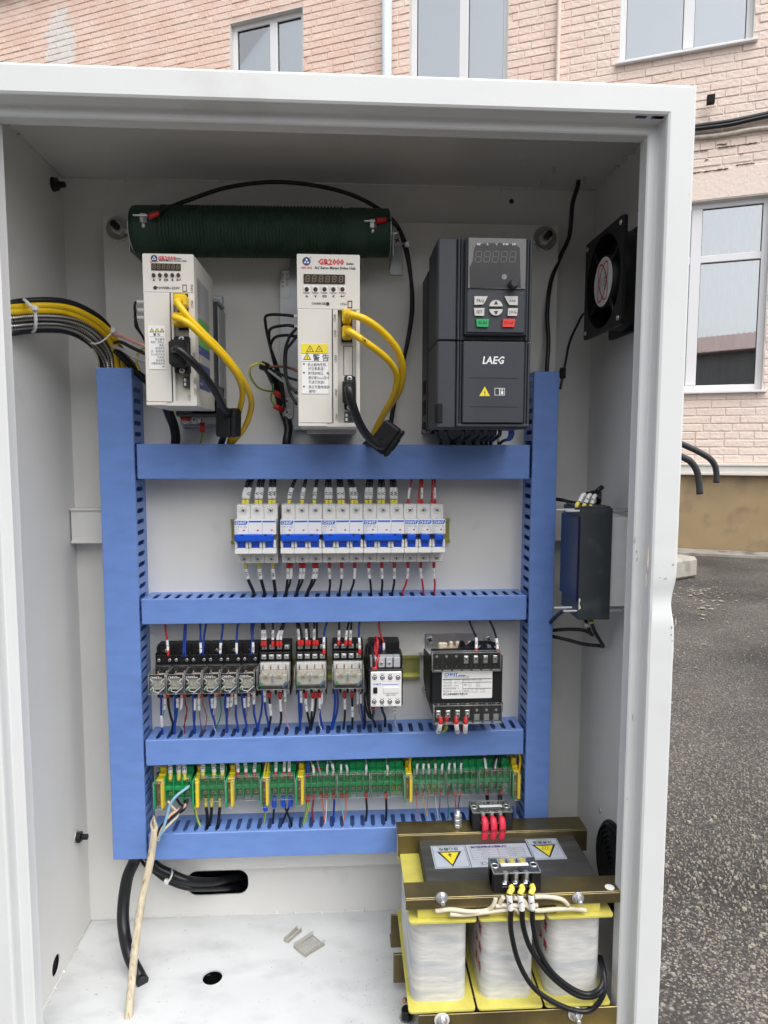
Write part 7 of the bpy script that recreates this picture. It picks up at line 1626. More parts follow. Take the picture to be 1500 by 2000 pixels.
for x in (1300 / 3.846 + 270,): o = build('jumper_bridge', MB().box(q(595, 0, 22).x, q(620, 0, 22).x, -26, -20, q(600, 1508, 22).z, q(600, 1500, 22).z, .6), RED, at=q(607, 1504, 22)); tag(o, 'small red jumper comb above the first five pole block', 'jumper')
o = build('jumper_bridge', MB().box(q(*reg8(1160, 0), 22).x, q(*reg8(1250, 0), 22).x, -26, -20, q(960, 1505, 22).z, q(960, 1497, 22).z, .6), RED, at=q(*reg8(1205, 150), 22)); tag(o, 'small red jumper comb above the rightmost five pole block', 'jumper')
# wires below the green terminals
def tb(reg, pts, lab, r, mt, fer=None, mk=None, d0=34, **kw):
    P = [q(*reg(*p), d0 - (d0 - 30) * i / (len(pts) - 1)) for i, p in enumerate(pts)]; e = P[-1]; P.append(Vector((e.x, -28, e.z - 12))); return wire(lab, P, r, mt, fer, mk, group='wires below the green terminals', **kw)
tb(reg7, [(425, 395), (425, 450), (440, 530), (462, 595)], 'yellow earth wire below the uncovered earth terminal', 1.9, YGW, (YELT, 12, 1.35))
for x0_, x1_, l in ((505, 520, 'left'), (549, 532, 'middle'), (612, 600, 'right')): tb(reg7, [(x0_ + 3, 375), (x0_ + 3, 430), ((x0_ + x1_) / 2 + 6 * (l != 'right'), 520), (x1_, 610)], 'black wire below the U1 V1 W1 block, %s of three' % l, 2.2, BLACKW, (YELF, 14, 1.05))
BLF = (BLUE, 12, 2.2)
tb(reg7, [(952, 408), (955, 480), (948, 530), (938, 580)], 'green and yellow wire with blue crimp lug under the earth terminal', 1.3, YGW, (BLUE, 13, 2.6))
for x0_, x1_, l in ((1020, 1012, 'left'), (1088, 1152, 'crossing middle'), (1143, 1082, 'crossing right')):
    o = tb(reg7, [(x0_, 370), (x0_ + 1, 425), ((x0_ * .5 + x1_ * .5), 490 if l != 'left' else 510), (x1_, 580)], 'black wire with blue crimp lug, %s of three below the terminal block' % l, 1.5, BLACKW, (BLUE, 15, 2.3))
    P = smooth([q(*reg7(x0_, 418), 33), q(*reg7(x0_ + 3, 455), 33)], 1); build('crimp_barrel', MB().tube(P, 2.5, 10, sub=1), STEEL, o)
for x0_, x1_, l in ((1265, 1228, 'left'), (1276, 1240, 'right')): tb(reg7, [(x0_, 360), (x0_ + 2, 420), ((x0_ + x1_) / 2 + 8, 510), (x1_, 610)], 'green and yellow wire below the first five pole block, %s of the pair' % l, 1.3, YGW, (RED, 9, 1.7))
TF = (RED, 6.5, 3.2)
for x0_, x1_, c, l in ((1310, 1318, 'red', 'left of two curling ones'), (1318, 1322, 'red', 'right of two curling ones')): tb(reg7, [(x0_, 350), (x0_ + 2, 400), (x0_ - 8, 490), (x1_, 570)], 'thin red wire below the first five pole block, %s' % l, .7, th(c), TF)
tb(reg7, [(1375, 350), (1382, 400), (1392, 480), (1400, 575)], 'thin orange brown wire below the first five pole block', .9, ORANGEW, TF)
tb(reg7, [(1410, 350), (1414, 420), (1412, 480), (1406, 590)], 'thin white and green wire below the first five pole block', .8, WHITEW, TF)
tb(reg7, [(1473, 345), (1475, 420), (1470, 500), (1475, 585)], 'blue striped wire below the right end of the first five pole block', 1.1, BLUEW, TF)
tb(reg8, [(45, 330), (46, 380), (42, 470), (46, 540)], 'blue striped wire left of the second five pole block', 1.2, BLUEW, (RED, 6, 2))
tb(reg8, [(101, 330), (103, 400), (108, 470), (118, 545)], 'pale blue wire below the second five pole block', .9, LTBLUEW, TF)
tb(reg8, [(133, 330), (133, 390), (128, 460), (112, 545)], 'orange wire below the second five pole block', .9, ORANGEW, TF)
tb(reg8, [(273, 320), (276, 380), (280, 450), (270, 545)], 'thick black wire below the right end of the second five pole block', 1.6, BLACKW, (RED, 9, 1.5))
tb(reg8, [(416, 320), (418, 380), (420, 450), (416, 545)], 'thick black wire below the middle of the third five pole block', 1.7, BLACKW, (RED, 9, 1.5))
for x0_, x1_, c, l in ((633, 648, 'orange', 'orange'), (680, 716, 'yellow', 'yellow'), (712, 714, 'grey', 'grey'), (770, 792, 'white', 'white'), (803, 794, 'purple', 'purple')): tb(reg8, [(x0_, 312), (x0_ + 1, 370), ((x0_ + x1_) / 2, 440), (x1_, 518)], 'thin %s wire below the fourth five pole block' % l, .6, th(c), TF)
tb(reg8, [(856, 312), (857, 370), (863, 440), (858, 515)], 'thin green wire below the fifth five pole block', .65, GREENW, TF)
p0 = Vector((T(432, 170).x, T(432, 170).y, TT + 22))
wire('thin red wire from the fifth five pole block to the upright brass bolt', [q(*reg8(911, 312), 34), q(*reg8(912, 370), 40), q(*reg8(916, 430), 56), p0 + Vector((-1, 0, 2))], .8, REDW, TF, group='wires below the green terminals')
wire('thin navy wire from the fifth five pole block to the upright brass bolt', [q(*reg8(946, 312), 34), q(*reg8(940, 370), 40), q(*reg8(934, 430), 56), p0 + Vector((1, 0, 3))], .8, DKBLUEW, TF, group='wires below the green terminals')
for x0_, x1_, l, xx in ((1134, 1142, 'first', -9), (1146, 1150, 'second', -7), (1222, 1216, 'third', 8), (1240, 1238, 'fourth', 10)):
    wire('black wire from the rightmost block down to the rear black terminal, %s of four' % l, [q(*reg8(x0_, 300), 34), q(*reg8(x0_, 360), 40), q(*reg8(x1_, 405), 62), Vector(((RB_[0] + RB_[1]) / 2 + xx, RB_[2] + 28, TT + 10))], 1.5, BLACKW, (RED, 7, 1.5) if l in ('first', 'fourth') else None, group='wires to the rear transformer terminal')

# red sleeved leads at the rear transformer terminal
for k in range(3):
    iw = (RB_[1] - RB_[0] - 19) / 3; xx = RB_[0] + 9.5 + (k + .5) * iw; yy = RB_[2]
    P = [Vector((xx, yy + 7, TT + 17)), Vector((xx + .5, yy - 1, TT + 16)), Vector((xx + .8, yy - 5.2, TT + 8)), Vector((xx, yy - 5.4, TT - 4)), Vector((xx - .6, yy - 4.5, TC - 1)), Vector((xx - 1, yy - 4.5, TC - 8))]
    m = MB().tube(P, 3.9, 14, sub=6, taper=lambda t: .5 + .5 * min(1, t * 5), flat=1.0)
    for v in m.v: v.x = xx + (v.x - xx) * 1.16; m2 = [(v) for v in m.v]
    o = build('heat_shrink_lead', m, HEATSHR, at=P[0]); tag(o, '%s of the three red heat shrink leads marked 220V' % PL[k], 'cable', 'red leads of the rear terminal')
    build('lettering', MB().text('220V', (xx + .3, yy - 9.9, TT + 5), 5.2, xd=(-1, 0, 0), yd=(0, -.1, -1), bold=.02), INK, o)
# three black leads of the front terminal block
iw = (FB_[1] - FB_[0] - 19) / 3
ends = [[(742, 660), (745, 780), (790, 960), (880, 1110), (1020, 1205), (1150, 1245), (1230, 1225), (1290, 1130), (1285, 1000), (1268, 930)],
        [(808, 650), (818, 760), (870, 900), (980, 1040), (1110, 1140), (1200, 1162), (1270, 1130), (1292, 1040), (1270, 930)],
        [(868, 640), (874, 740), (905, 880), (980, 1010), (1090, 1105), (1190, 1145), (1265, 1110), (1284, 1020), (1262, 925)]]
for k in range(3):
    xx = FB_[0] + 9.5 + (k + .5) * iw; yy = FB_[2]; s0 = [Vector((xx + 3, yy + 3, TT + 9)), Vector((xx + 5, yy - 4, TT + 7))]
    dd = -(yy - 9); rest_ = [q(*zt(*p), min(dd + 2, 236)) for p in ends[k]]
    for i, v in enumerate(rest_):
        n_ = len(rest_)
        if i >= n_ - 2: v.y = -238 + (i - n_ + 3) * 22; e_ = q(*zt(*ends[k][i]), -v.y); v.x, v.z = e_.x, e_.z
    P = s0 + [q(*zt((734, 798, 861)[k], 560), dd)] + rest_
    m_ = 'VVU'[k] if k != 1 else 'V'
    wire('black lead with sleeve %s looping down in front of the coils, %s of three' % (('W', 'V', 'U')[k], PL[k]), P, 3.0, BLACKW, (YELF, 11, 1.15, 4), (16, 17, ('W', 'V', 'U')[k]), group='black leads of the front terminal', n=12, sub=8, cat='cable', sl=1.12)
# cream winding leads lying on the yellow flanges
zf_ = TC - 19 + 3
for pts, l in ((((300, 660), (390, 650), (500, 662), (600, 655), (640, 625), (655, 580)), 'left one curving up to the bracket'), (((385, 678), (470, 680), (580, 668), (700, 652), (730, 650)), 'long front one on the left flange'), (((650, 630), (700, 628), (760, 640), (795, 672)), 'short one under the marker sleeves'), (((760, 580), (820, 600), (850, 640), (900, 655), (1000, 648), (1100, 645), (1185, 655)), 'long one on the right flange'), (((880, 575), (960, 575), (1040, 590), (1080, 625)), 'one curving over the right spacer'), (((700, 575), (680, 620), (760, 625), (900, 625)), 'one lying behind the marker sleeves')):
    P = [q(*zt(*p), -(yf1 - 3) + (0 if i % 2 else 1.5)) for i, p in enumerate(pts)]
    wire('cream winding lead, %s' % l, P, 2.6, CREAMW, group='cream winding leads', sub=6, n=10)

# ---------------------------------------------------------------- cables of the drives
def cab_(label, P, r, mt, cat='cable', **k): return wire(label, P, r, mt, cat=cat, n=14, sub=8, **k)
def rjplug(x, y, P_, pts_w, o, d=160):
    a, b_ = P_(x, y), P_(x + pts_w[0], y + pts_w[1]); return build('plug', MB().box(a.x, b_.x, -176, -156, b_.z, a.z, 2), YELW, o)
Q1 = lambda x, y, d: q(*reg1(x, y), d); Q2 = lambda x, y, d: q(*reg2(x, y), d)
o = cab_('upper yellow network cable plugged into the left servo drive', [Q1(640, 780, 176), Q1(625, 790, 188), Q1(690, 880, 190), Q1(800, 1000, 182), Q1(930, 1130, 165), Q1(1060, 1290, 140), Q1(1150, 1450, 105), Q1(1165, 1560, 80), Q1(1120, 1700, 55), Q1(1040, 1800, 38), Q1(1000, 1840, 26), Q1(995, 1880, 20)], 3.7, YELW)
rjplug(610, 745, L1, (100, 90), o)
o = cab_('lower yellow network cable plugged into the left servo drive', [Q1(650, 920, 176), Q1(605, 900, 190), Q1(700, 940, 196), Q1(830, 1060, 185), Q1(960, 1190, 165), Q1(1060, 1320, 140), Q1(1100, 1440, 110), Q1(1085, 1560, 85), Q1(1040, 1700, 55), Q1(1010, 1800, 38), Q1(1010, 1850, 26), Q1(1010, 1880, 20)], 3.7, YELW)
rjplug(605, 878, L1, (95, 95), o)
o = cab_('upper yellow network cable arching from the middle servo drive', [Q2(820, 890, 176), Q2(850, 880, 186), Q2(960, 920, 184), Q2(1080, 1010, 172), Q2(1180, 1130, 155), Q2(1222, 1260, 135), Q2(1210, 1400, 112), Q2(1160, 1500, 92), Q2(1080, 1620, 68), Q2(1020, 1740, 45), Q2(1000, 1800, 32), Q2(995, 1870, 20)], 4.2, YELW)
rjplug(780, 852, L2, (66, 100), o)
o = cab_('lower printed yellow network cable from the middle servo drive', [Q2(820, 1005, 176), Q2(850, 1010, 184), Q2(950, 1080, 182), Q2(1060, 1160, 168), Q2(1140, 1240, 150), Q2(1180, 1330, 130), Q2(1165, 1450, 108), Q2(1110, 1560, 86), Q2(1060, 1660, 62), Q2(1040, 1760, 42), Q2(1030, 1870, 20)], 3.9, YELW)
rjplug(780, 972, L2, (72, 92), o)
P = smooth([Q2(880, 1022, 186.4), Q2(950, 1072, 186.4), Q2(1020, 1120, 178.6)], 12); f = MB()
for i, ch in enumerate('CN4 GSBC5 PRC'):
    a = P[min(i * 1 + 1, len(P) - 2)]; d = (P[min(i + 2, len(P) - 1)] - a).normalized(); nn = (CAM_P - a).normalized(); f.text(ch, a + nn * .3, 4.2, xd=d, yd=nn.cross(d), bold=.01) if ch != ' ' else None
build('lettering', f, INK, o)
def dplug(o, P_, a, b_):
    A_, B_ = P_(*a), P_(*b_); pl = build('plug', MB().box(A_.x, B_.x, -184, -160, B_.z + 6, A_.z - 6, 3).box(A_.x + 2, B_.x + .5, -166, -158, B_.z, A_.z, 1.5), BLACKM, o)
    for z_ in (A_.z - 3, B_.z + 3): inst('screw', SCREW3[1], pl, ((A_.x + B_.x) / 2 + 1, -166.2, z_))
o = cab_('black control cable from the left servo drive into a ferrite block', [Q1(600, 1140, 184), Q1(640, 1140, 192), Q1(740, 1230, 186), Q1(840, 1350, 165), Q1(910, 1460, 140), Q1(960, 1560, 115), Q1(990, 1610, 100), Q1(985, 1700, 72), Q1(960, 1780, 48), Q1(940, 1840, 28), Q1(935, 1880, 20)], 4.3, BLACKW)
dplug(o, L1, (588, 1040), (722, 1312))
o2 = cab_('black control cable from the middle servo drive into a tilted ferrite block', [Q2(830, 1425, 184), Q2(832, 1430, 194), Q2(850, 1520, 192), Q2(900, 1660, 176), Q2(960, 1760, 158), Q2(1040, 1830, 146), Q2(1075, 1835, 130), Q2(1040, 1800, 90), Q2(960, 1830, 40), Q2(940, 1880, 22)], 5.0, BLACKW)
dplug(o2, L2, (782, 1330), (874, 1578))
c = Q1(998, 1670, 88); fr1 = thing('ferrite_block', 'upright dark ferrite block on the black cable of the left servo drive', 'ferrite', c, 'ferrite blocks')
build('ferrite_half', MB().box(c.x - 12.5, c.x - .2 + 7, c.y - 11, c.y + 11, c.z - 18, c.z + 18, 1.8), BLACKM, fr1); build('ferrite_half', MB().box(c.x + 7.2, c.x + 13, c.y - 11, c.y + 11, c.z - 17.6, c.z + 18.4, 1.8), BLACKM, fr1); fr1.rotation_euler = (.05, .06, -.25)
c = Q2(1105, 1785, 105); fr2 = thing('ferrite_block', 'tilted dark ferrite block hanging over the topmost blue duct', 'ferrite', c, 'ferrite blocks')
build('ferrite_half', MB().box(c.x - 14, c.x + 9, c.y - 12, c.y + 12, c.z - 19, c.z + 19, 1.8), BLACKM, fr2); build('ferrite_half', MB().box(c.x + 9.2, c.x + 14.5, c.y - 12, c.y + 12, c.z - 18.6, c.z + 19.4, 1.8), BLACKM, fr2); build('latch', MB().box(c.x + 14.5, c.x + 16, c.y - 4, c.y + 4, c.z - 8, c.z + 8, .5), BLACKM, fr2); fr2.rotation_euler = (.1, math.radians(36), -.15)

# wiring at the left flanks of the drives
for i, (x, z) in enumerate(((328, 788), (330, 848), (330, 903))):
    wire('thin black wire on the left flank of the left servo drive, %s sleeve' % ('upper', 'middle', 'lower')[i], [Q1(x + 6, z, 105), Q1(x - 12, z + 5, 100), Q1(312 + 3 * i, z + 60, 92), Q1(330 + 6 * i, 960 + 20 * i, 80), Q1(370, 1040, 66), Q1(400, 1100, 55)], 1.5, BLACKW, group='flank wires of the left drive')
for i, (x, z) in enumerate(((428, 893), (432, 968), (430, 1040))):
    wire('black wire on the left flank of the middle servo drive, %s of three loops' % ('upper', 'middle', 'lower')[i], [Q2(x + 10, z, 105), Q2(x - 60, z - 10, 100), Q2((232, 262, 290)[i], (885, 980, 1046)[i], 84), Q2((220, 245, 258)[i], (950, 1040, 1100)[i], 70), Q2(250 + 8 * i, 1100 + 25 * i, 54), Q2(290 + 8 * i, 1260, 40), Q2(330 + 6 * i, 1400, 32), Q2(360, 1560, 28)], 1.9, BLACKW, group='flank wires of the middle drive')
for i, (s_, e_) in enumerate((((450, 975), (450, 1455)), ((455, 1030), (450, 1540)))):
    wire('black wire bulging down the flank of the middle drive, %s one' % ('outer', 'inner')[i], [Q2(*s_, 110), Q2(s_[0] - 55, s_[1] + 70, 108), Q2(362 + 10 * i, 1150, 104), Q2(362 + 8 * i, 1300, 104), Q2(395, 1400 + 40 * i, 106), Q2(*e_, 110)], 1.9, BLACKW, group='bulging flank wires of the middle drive')
o = cab_('thick black mains cable below the middle servo drive', [Q2(190, 1250, 62), Q2(232, 1272, 56), Q2(272, 1345, 38), Q2(305, 1430, 18), Q2(340, 1560, 9), Q2(385, 1700, 14), Q2(375, 1800, 20), Q2(370, 1860, 20)], 5.8, BLACKW)
for i, (pts, mt, l) in enumerate(((((245, 1262), (330, 1258), (400, 1270), (470, 1300)), BROWNW, 'pinkish brown'), (((245, 1275), (320, 1310), (400, 1345), (470, 1365)), BLACKW, 'black'), (((240, 1285), (310, 1340), (390, 1395), (470, 1425)), GREYW, 'grey'))):
    wire('%s core of the mains cable going into the middle servo drive' % l, [Q2(*p, 60 + 15 * j) for j, p in enumerate(pts)], 1.7, mt, group='mains cores of the middle drive')
wire('green and yellow core looping left of the middle servo drive to the earth tab', [Q2(215, 1250, 64), Q2(170, 1235, 70), Q2(112, 1262, 72), Q2(108, 1330, 64), Q2(160, 1410, 48), Q2(230, 1438, 38), Q2(290, 1448, 30), Q2(345, 1485, 22)], 1.5, YGW, group='earth wires of the middle drive')
wire('second green and yellow wire rising to the lower earth screw of the middle drive', [Q2(268, 1340, 40), Q2(272, 1420, 34), Q2(262, 1490, 30), Q2(285, 1540, 30), Q2(340, 1570, 24)], 1.4, YGW, group='earth wires of the middle drive')
for a, b_, l in (((286, 1445), (352, 1490), 'upper'), ((285, 1548), (350, 1580), 'lower')):
    o = build('ring_lug', MB().tube([Q2(*a, 30), Q2(*b_, 24)], 3.8, 12, sub=1), RED, at=Q2(*a, 20)); tag(o, 'red insulated ring lug on the %s earth screw of the middle drive' % l, 'cable lug', 'red ring lugs')
for a, b_, l in (((655, 1630), (712, 1645), 'left'), ((803, 1675), (808, 1740), 'hanging')):
    o = build('ring_lug', MB().tube([Q1(*a, 34), Q1(*b_, 36)], 3.4, 12, sub=1), RED, at=Q1(*a, 34)); tag(o, 'red ring lug under the left servo drive, %s one' % l, 'cable lug', 'red ring lugs')
wire('green wire from the hanging red lug into the topmost duct', [Q1(808, 1735, 34), Q1(806, 1780, 30), Q1(790, 1830, 26), Q1(780, 1880, 20)], 1.4, YGW)
wire('short green and yellow wire behind the left red lug', [Q1(660, 1635, 34), Q1(625, 1615, 30), Q1(595, 1590, 26)], 1.4, YGW)
cab_('thick black cable dropping from the left servo drive into the duct', [Q1(540, 1540, 60), Q1(570, 1620, 44), Q1(600, 1700, 30), Q1(612, 1780, 24), Q1(606, 1860, 20)], 6.2, BLACKW)
# mains cores feeding the left drive from the cable bundle
QL = lambda x, y, d: q(*zl(x, y), d)
for pts, mt, r, l in ((((1095, 860), (1180, 880), (1280, 920), (1430, 985)), PINKW, 2.3, 'brown pink'), (((1120, 945), (1180, 940), (1280, 990), (1430, 1060)), BLACKW, 2.3, 'black'), (((1090, 985), (1180, 1010), (1290, 1080), (1430, 1140)), GREYW, 2.0, 'grey')):
    wire('%s core running from the bundle to the left servo drive' % l, [QL(*p, 50 + 14 * j) for j, p in enumerate(pts)], r, mt, group='mains cores of the left drive')
cab_('black cable slanting down behind the left servo drive', [QL(1120, 1010, 46), QL(1220, 1110, 40), QL(1330, 1230, 34), QL(1430, 1320, 30), QL(1520, 1420, 26)], 4.6, BLACKW)
wire('green and yellow loop between the duct and the left servo drive', [QL(1360, 1215, 40), QL(1335, 1150, 46), QL(1345, 1060, 50), QL(1380, 1020, 56), QL(1430, 1000, 62)], 1.6, YGW)
wire('dark brown core in the shade of the bundle end', [QL(1160, 960, 44), QL(1230, 1060, 40), QL(1300, 1140, 36), QL(1360, 1210, 34)], 1.6, BROWNW)
# the cable bundle entering at the left
def bun(off): return [Vector((XL + 3, -150, 0)) for _ in range(1)]
def bundle(label, px, r, mt, ds=(150, 132, 112, 92, 72, 52, 36, 28, 26), cat='cable'):
    P = [q(*zl(*p), d) for p, d in zip(px, ds)]; P = [P[0] + Vector((-34, -6, 0))] + P; P.append(Vector((P[-1].x + 1, -25, P[-1].z - 30))); return cab_(label, P, r, mt, cat, group='cables of the left bundle')
bundle('black cable along the top of the left bundle', [(40, 562), (250, 538), (500, 530), (700, 560), (880, 640), (1010, 735), (1100, 860), (1160, 1000), (1190, 1180)], 3.4, BLACKW)
bundle('upper yellow cable of the left bundle', [(40, 598), (250, 590), (480, 580), (680, 605), (860, 680), (1000, 775), (1110, 890), (1180, 1020), (1205, 1190)], 4.1, YELW)
bundle('lower yellow cable of the left bundle', [(40, 650), (250, 640), (460, 632), (640, 650), (820, 715), (960, 800), (1060, 900), (1130, 1040), (1150, 1190)], 4.4, YELW)
bundle('upper braided steel cable of the left bundle', [(40, 722), (250, 704), (450, 698), (640, 715), (800, 765), (930, 850), (1020, 960), (1080, 1080), (1095, 1195)], 4.9, BRAID)
bundle('lower braided steel cable of the left bundle', [(45, 800), (250, 785), (420, 775), (600, 785), (760, 835), (890, 925), (975, 1020), (1030, 1110), (1052, 1200)], 4.9, BRAID)
bundle('black cable along the underside of the left bundle', [(55, 858), (250, 838), (420, 826), (600, 832), (740, 872), (860, 945), (940, 1030), (985, 1110), (1000, 1200)], 3.0, BLACKW)
bundle('thin cream wire under the left bundle near the duct', [(600, 855), (680, 868), (760, 890), (830, 930), (890, 985), (930, 1050), (955, 1110), (968, 1160), (972, 1200)], 1.3, CREAMW, ds=(80, 72, 62, 52, 46, 40, 36, 30, 26))
def tie(label, P, r, head, axis=(0, -1, 0)):
    t = thing('cable_tie', label, 'cable tie', P[0], 'nylon cable ties'); build('strap', MB().tube(P, r, 8, sub=8, flat=.5), NYLON, t); h = Vector(head); build('head', MB().box(h.x - 3.2, h.x + 3.2, h.y - 3.5, h.y + 3, h.z - 3.2, h.z + 3.2, 1.2), NYLON, t)
tie('white cable tie round the left bundle near the cabinet edge', [QL(205, 524, 128), QL(240, 530, 140), QL(300, 590, 146), QL(340, 640, 146), QL(350, 740, 144), QL(340, 820, 138), QL(310, 848, 126)], 1.9, QL(342, 612, 147))
tie('white cable tie round the left bundle near the duct', [QL(1075, 790, 40), QL(1105, 825, 52), QL(1060, 880, 58), QL(1000, 930, 62), QL(940, 956, 62), QL(890, 950, 54)], 1.9, QL(1112, 832, 56))
# cables feeding the resistor, duct and fan
wire('long black lead arching over the top from the left end of the resistor', [Q1(412, 166, 96), Q1(490, 132, 90), Q1(600, 80, 72), Q1(720, 35, 60), q(440, 367, 48), q(520, 356, 44), q(600, 360, 44), q(680, 378, 46), q(740, 408, 46), q(775, 440, 42), q(790, 480, 34), q(802, 540, 26), q(806, 600, 22), q(798, 660, 20), q(782, 730, 20), q(770, 790, 20), q(764, 830, 20), q(758, 880, 18)], 2.6, BLACKW, (RED, 13, 1.25), cat='cable', sub=8, n=12)
wire('second black lead from the right end of the resistor down to the duct', [Q2(1030, 192, 95), Q2(1120, 190, 84), Q2(1180, 230, 60), Q2(1225, 310, 46), Q2(1250, 380, 36), Q2(1275, 520, 26), Q2(1290, 700, 22), Q2(1285, 900, 20), Q2(1250, 1120, 20), Q2(1190, 1400, 20), Q2(1140, 1640, 20), Q2(1120, 1880, 18)], 2.6, BLACKW, (RED, 14, 1.3), cat='cable', sub=8, n=12)
p = Q2(1250, 370, 42); tie('small white cable tie joining the two resistor leads', [p + Vector((-6, 2, 3)), p + Vector((0, -3, 0)), p + Vector((6, 2, -3))], 1.5, p + Vector((1, -3, 0)))
wire('black cable hanging from the cabinet ceiling into the right duct', [qz(1130, 352, ZT - 1), qz(1130, 352, ZT - 1) + Vector((0, 4, -8)), q(1118, 400, 4), q(1112, 460, -4), q(1095, 500, -4), q(1076, 550, 2), q(1069, 610, 10), q(1071, 670, 18), q(1068, 720, 25), q(1068, 760, 25)], 3.0, BLACKW, cat='cable', sub=8, n=12)
wire('thin black twin lead from the fan down to the right duct', [Vector((650, -60, 150)), q(1143, 612, 40), q(1125, 640, 16), q(1112, 670, 2), q(1105, 705, 0), q(1099, 735, 6), q(1094, 760, 10)], 1.7, BLACKW, cat='cable', sub=8)
p = q(1099, 728, 8); o = build('tape_wrap', MB().box(p.x - 4, p.x + 4, p.y - 3, p.y + 3, p.z - 8, p.z + 7, 1.2), BLACKP, at=p); tag(o, 'lump of black tape on the fan lead beside the right duct', 'tape')
# filter unit wiring
for i, (x, x2) in enumerate(((385, 455), (450, 510), (515, 560))):
    a, b_ = q(*zb(x, 430 - 0 + i * 14), 135), q(*zb(x2, 330 + i * 6), 128); d = (b_ - a)
    wire('black wire with white sleeve entering the top of the filter box, %s of three' % PL[i], [a - Vector((0, 0, 3)), a, a + d * .5, b_, q(*zb(600, 300 + 30 * i), 110), q(*zb(610, 380 + 10 * i), 90)], 2.0, BLACKW, (YELF, 6.5, 1.35), (8, 15, ('', '3', '2')[i]), group='wires on top of the filter box')
cab_('black cable rising behind the three sleeved wires on the filter box', [q(*zb(590, 430), 100), q(*zb(600, 370), 104), q(*zb(570, 330), 108), q(*zb(590, 290), 110), q(*zb(630, 255), 108)], 3.2, BLACKW)
wire('left black wire from behind the right duct to the top of the filter box', [q(*zb(180, 375), 20), q(*zb(250, 385), 40), q(*zb(330, 405), 80), q(*zb(420, 425), 100)], 2.6, BLACKW)
for pts, l in ((((250, 1470), (200, 1500), (150, 1550), (100, 1600)), 'short one from its lower left corner'), (((470, 1560), (485, 1600), (520, 1690), (530, 1695), (450, 1655), (300, 1645), (150, 1655), (60, 1665)), 'sleeved one bending back to the duct'), (((525, 1560), (550, 1650), (600, 1740), (640, 1810), (600, 1805), (450, 1790), (300, 1750), (150, 1715), (60, 1690)), 'long lowest one bending back to the duct')):
    wire('black wire below the filter box, %s' % l, [q(*zb(*p), 112 - 100 * i / len(pts)) for i, p in enumerate(pts)], 2.5, BLACKW, (YELF, 3, 1.3) if 'long' in l else None, (8, 11, '') if 'sleeved' in l else None, group='wires below the filter box', n=10)
# loops under the inverter
zi_ = lambda x, y, d: q(810 + x / 6, 810 + y / 6, d)
for i, (x0_, x1_, xe) in enumerate(((250, 290, 360), (365, 400, 490), (570, 500, 470), (680, 600, 590), (785, 720, 700), (880, 800, 800), (940, 870, 850), (1000, 930, 900))):
    wire('black wire loop under the inverter, number %s from the left' % ('one', 'two', 'three', 'four', 'five', 'six', 'seven', 'eight')[i], [zi_(x0_, 175, 110), zi_(x0_ + (5 if i < 2 else -8), 240, 100), zi_(x1_, 290, 70), zi_((x1_ + xe) / 2 - 20, 310, 44), zi_(xe - 60 if i < 2 else xe - 10, 360, 26), zi_(xe - 70 if i < 2 else xe - 12, 400, 20)], 2.5, BLACKW, group='wire loops under the inverter')
for i in range(3): wire('blue wire loop at the right underside of the inverter, %s one' % ('outer', 'middle', 'inner')[i], [zi_(1150 - 20 * i, 170, 110), zi_(1155 - 22 * i, 230, 96), zi_(1120 - 16 * i, 290, 70), zi_(1060 - 10 * i, 300, 44), zi_(1000, 340, 26), zi_(985, 400, 20)], 1.7, BLUEW, group='blue loops under the inverter')
wire('yellow wire end under the right part of the inverter', [zi_(985, 300, 40), zi_(980, 340, 30), zi_(985, 400, 20)], 1.8, YGW)

# ---------------------------------------------------------------- bottom left cables
ZS = lambda x, y, d: q(x / 3, 1560 + y / 3, d)
cab_('thick black cable curving from the left duct down to the cabinet floor', [ZS(790, 330, 22), ZS(785, 370, 22), ZS(745, 470, 30), ZS(722, 640, 44), ZS(728, 780, 60), ZS(760, 920, 84), qz(272, 1905, ZB + 8), qz(279, 1918, ZB + 5)], 8.2, BLACKW)
for i, (pts, r, l) in enumerate(((((870, 340), (920, 400), (1000, 440), (1100, 480), (1230, 490), (1330, 470), (1420, 455)), 6.6, 'upper thick'), (((860, 370), (930, 440), (1010, 490), (1110, 520), (1240, 522), (1350, 520), (1430, 520)), 4.6, 'lower'), (((820, 350), (850, 390), (900, 430), (1000, 490), (1120, 515), (1240, 525), (1300, 490), (1370, 450)), 2.2, 'thin'))):
    P = [ZS(*p, 18 - i * 3) for p in pts]
    for j, v in enumerate(P):
        if j >= 4: nv = ZS(*pts[j], 18 - (j - 3) * 28); v.xyz = nv
    cab_('%s black cable leaving through the slot in the back wall' % l, P, r, BLACKW, group='cables through the wall slot')
P = [ZS(1005, 412, 14), ZS(1008, 440, 30), ZS(990, 480, 34), ZS(965, 500, 26)]
tie('white cable tie round the cables before the wall slot', P, 1.9, ZS(975, 485, 34))
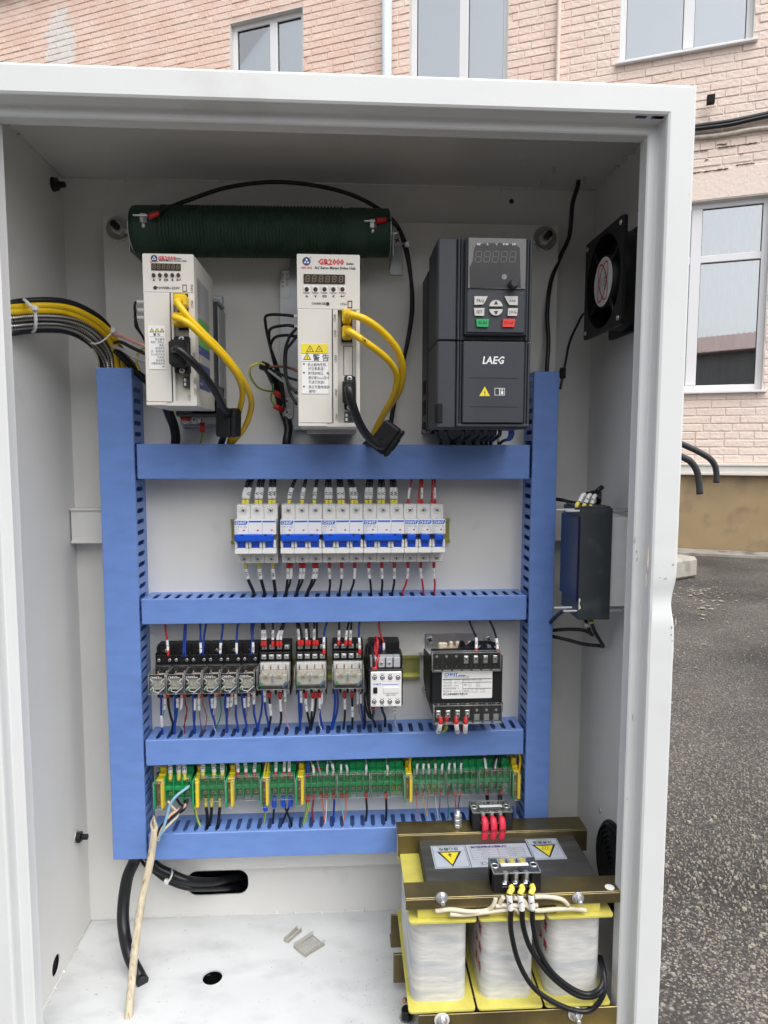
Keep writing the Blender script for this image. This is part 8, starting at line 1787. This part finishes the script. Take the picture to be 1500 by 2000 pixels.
JACK = mat('frayed_beige_jacket', (0.56, 0.49, 0.36), 0.7, var=0.2, scale=9, bump=0.6, bscale=60, stretch=(22, 22, 2.5), col2=(0.28, 0.22, 0.14), fac2=(0.58, 0.70), scale2=12)
tan = [reg7(125, 610), reg7(115, 700), reg7(90, 860), (277, 1760), (268, 1820), (262, 1870), (256, 1930), (246, 2040), (232, 2180)]
P = [q(*p, d) for p, d in zip(tan, (62, 66, 74, 92, 108, 122, 138, 165, 200))]
o = cab_('frayed beige cable hanging out of the front of the cabinet at lower left', P, 5.0, JACK)
for v in o.data.vertices:
    c_ = noise.noise(v.co * 220) * .0006; v.co.x += c_; v.co.z += c_
build('frayed_end', MB().tube([P[0] + Vector((-4, 2, -1)), P[0] + Vector((-5, 2, 7)), P[0] + Vector((-2, 0, 16))], 2.6, 7, taper=lambda t: 1 - .8 * t).tube([P[0] + Vector((2, 0, -1)), P[0] + Vector((0, 0, 10)), P[0] + Vector((-1, 0, 19))], 3.4, 7, taper=lambda t: 1 - .85 * t), JACK, o)
def core(label, pts, r, mt, fer=None): return wire(label, [q(*reg7(*p), d) for p, d in zip(pts, (36, 44, 54, 60, 62, 64, 66))], r, mt, fer, group='cores of the beige cable', n=10)
core('light blue core bending to the uncovered earth terminal', [(402, 265), (370, 300), (290, 360), (240, 430), (215, 520), (190, 600), (150, 690)], 1.9, LTBLUEW, (BLACKP, 6, 1.3))
core('peach core of the beige cable', [(352, 400), (350, 440), (300, 470), (240, 510), (190, 580), (165, 640), (140, 700)], 1.9, PEACHW, (BLACKP, 6, 1.3))
core('black core of the beige cable', [(372, 385), (345, 460), (290, 500), (225, 540), (180, 600), (155, 650), (135, 700)], 1.9, BLACKW)
core('cream core of the beige cable', [(225, 405), (260, 450), (300, 500), (250, 560), (200, 610), (165, 660), (150, 700)], 1.8, CREAMW)
core('second black core crossing behind the light blue one', [(292, 390), (310, 420), (330, 450), (260, 520), (190, 570), (150, 630), (130, 690)], 1.8, BLACKW)
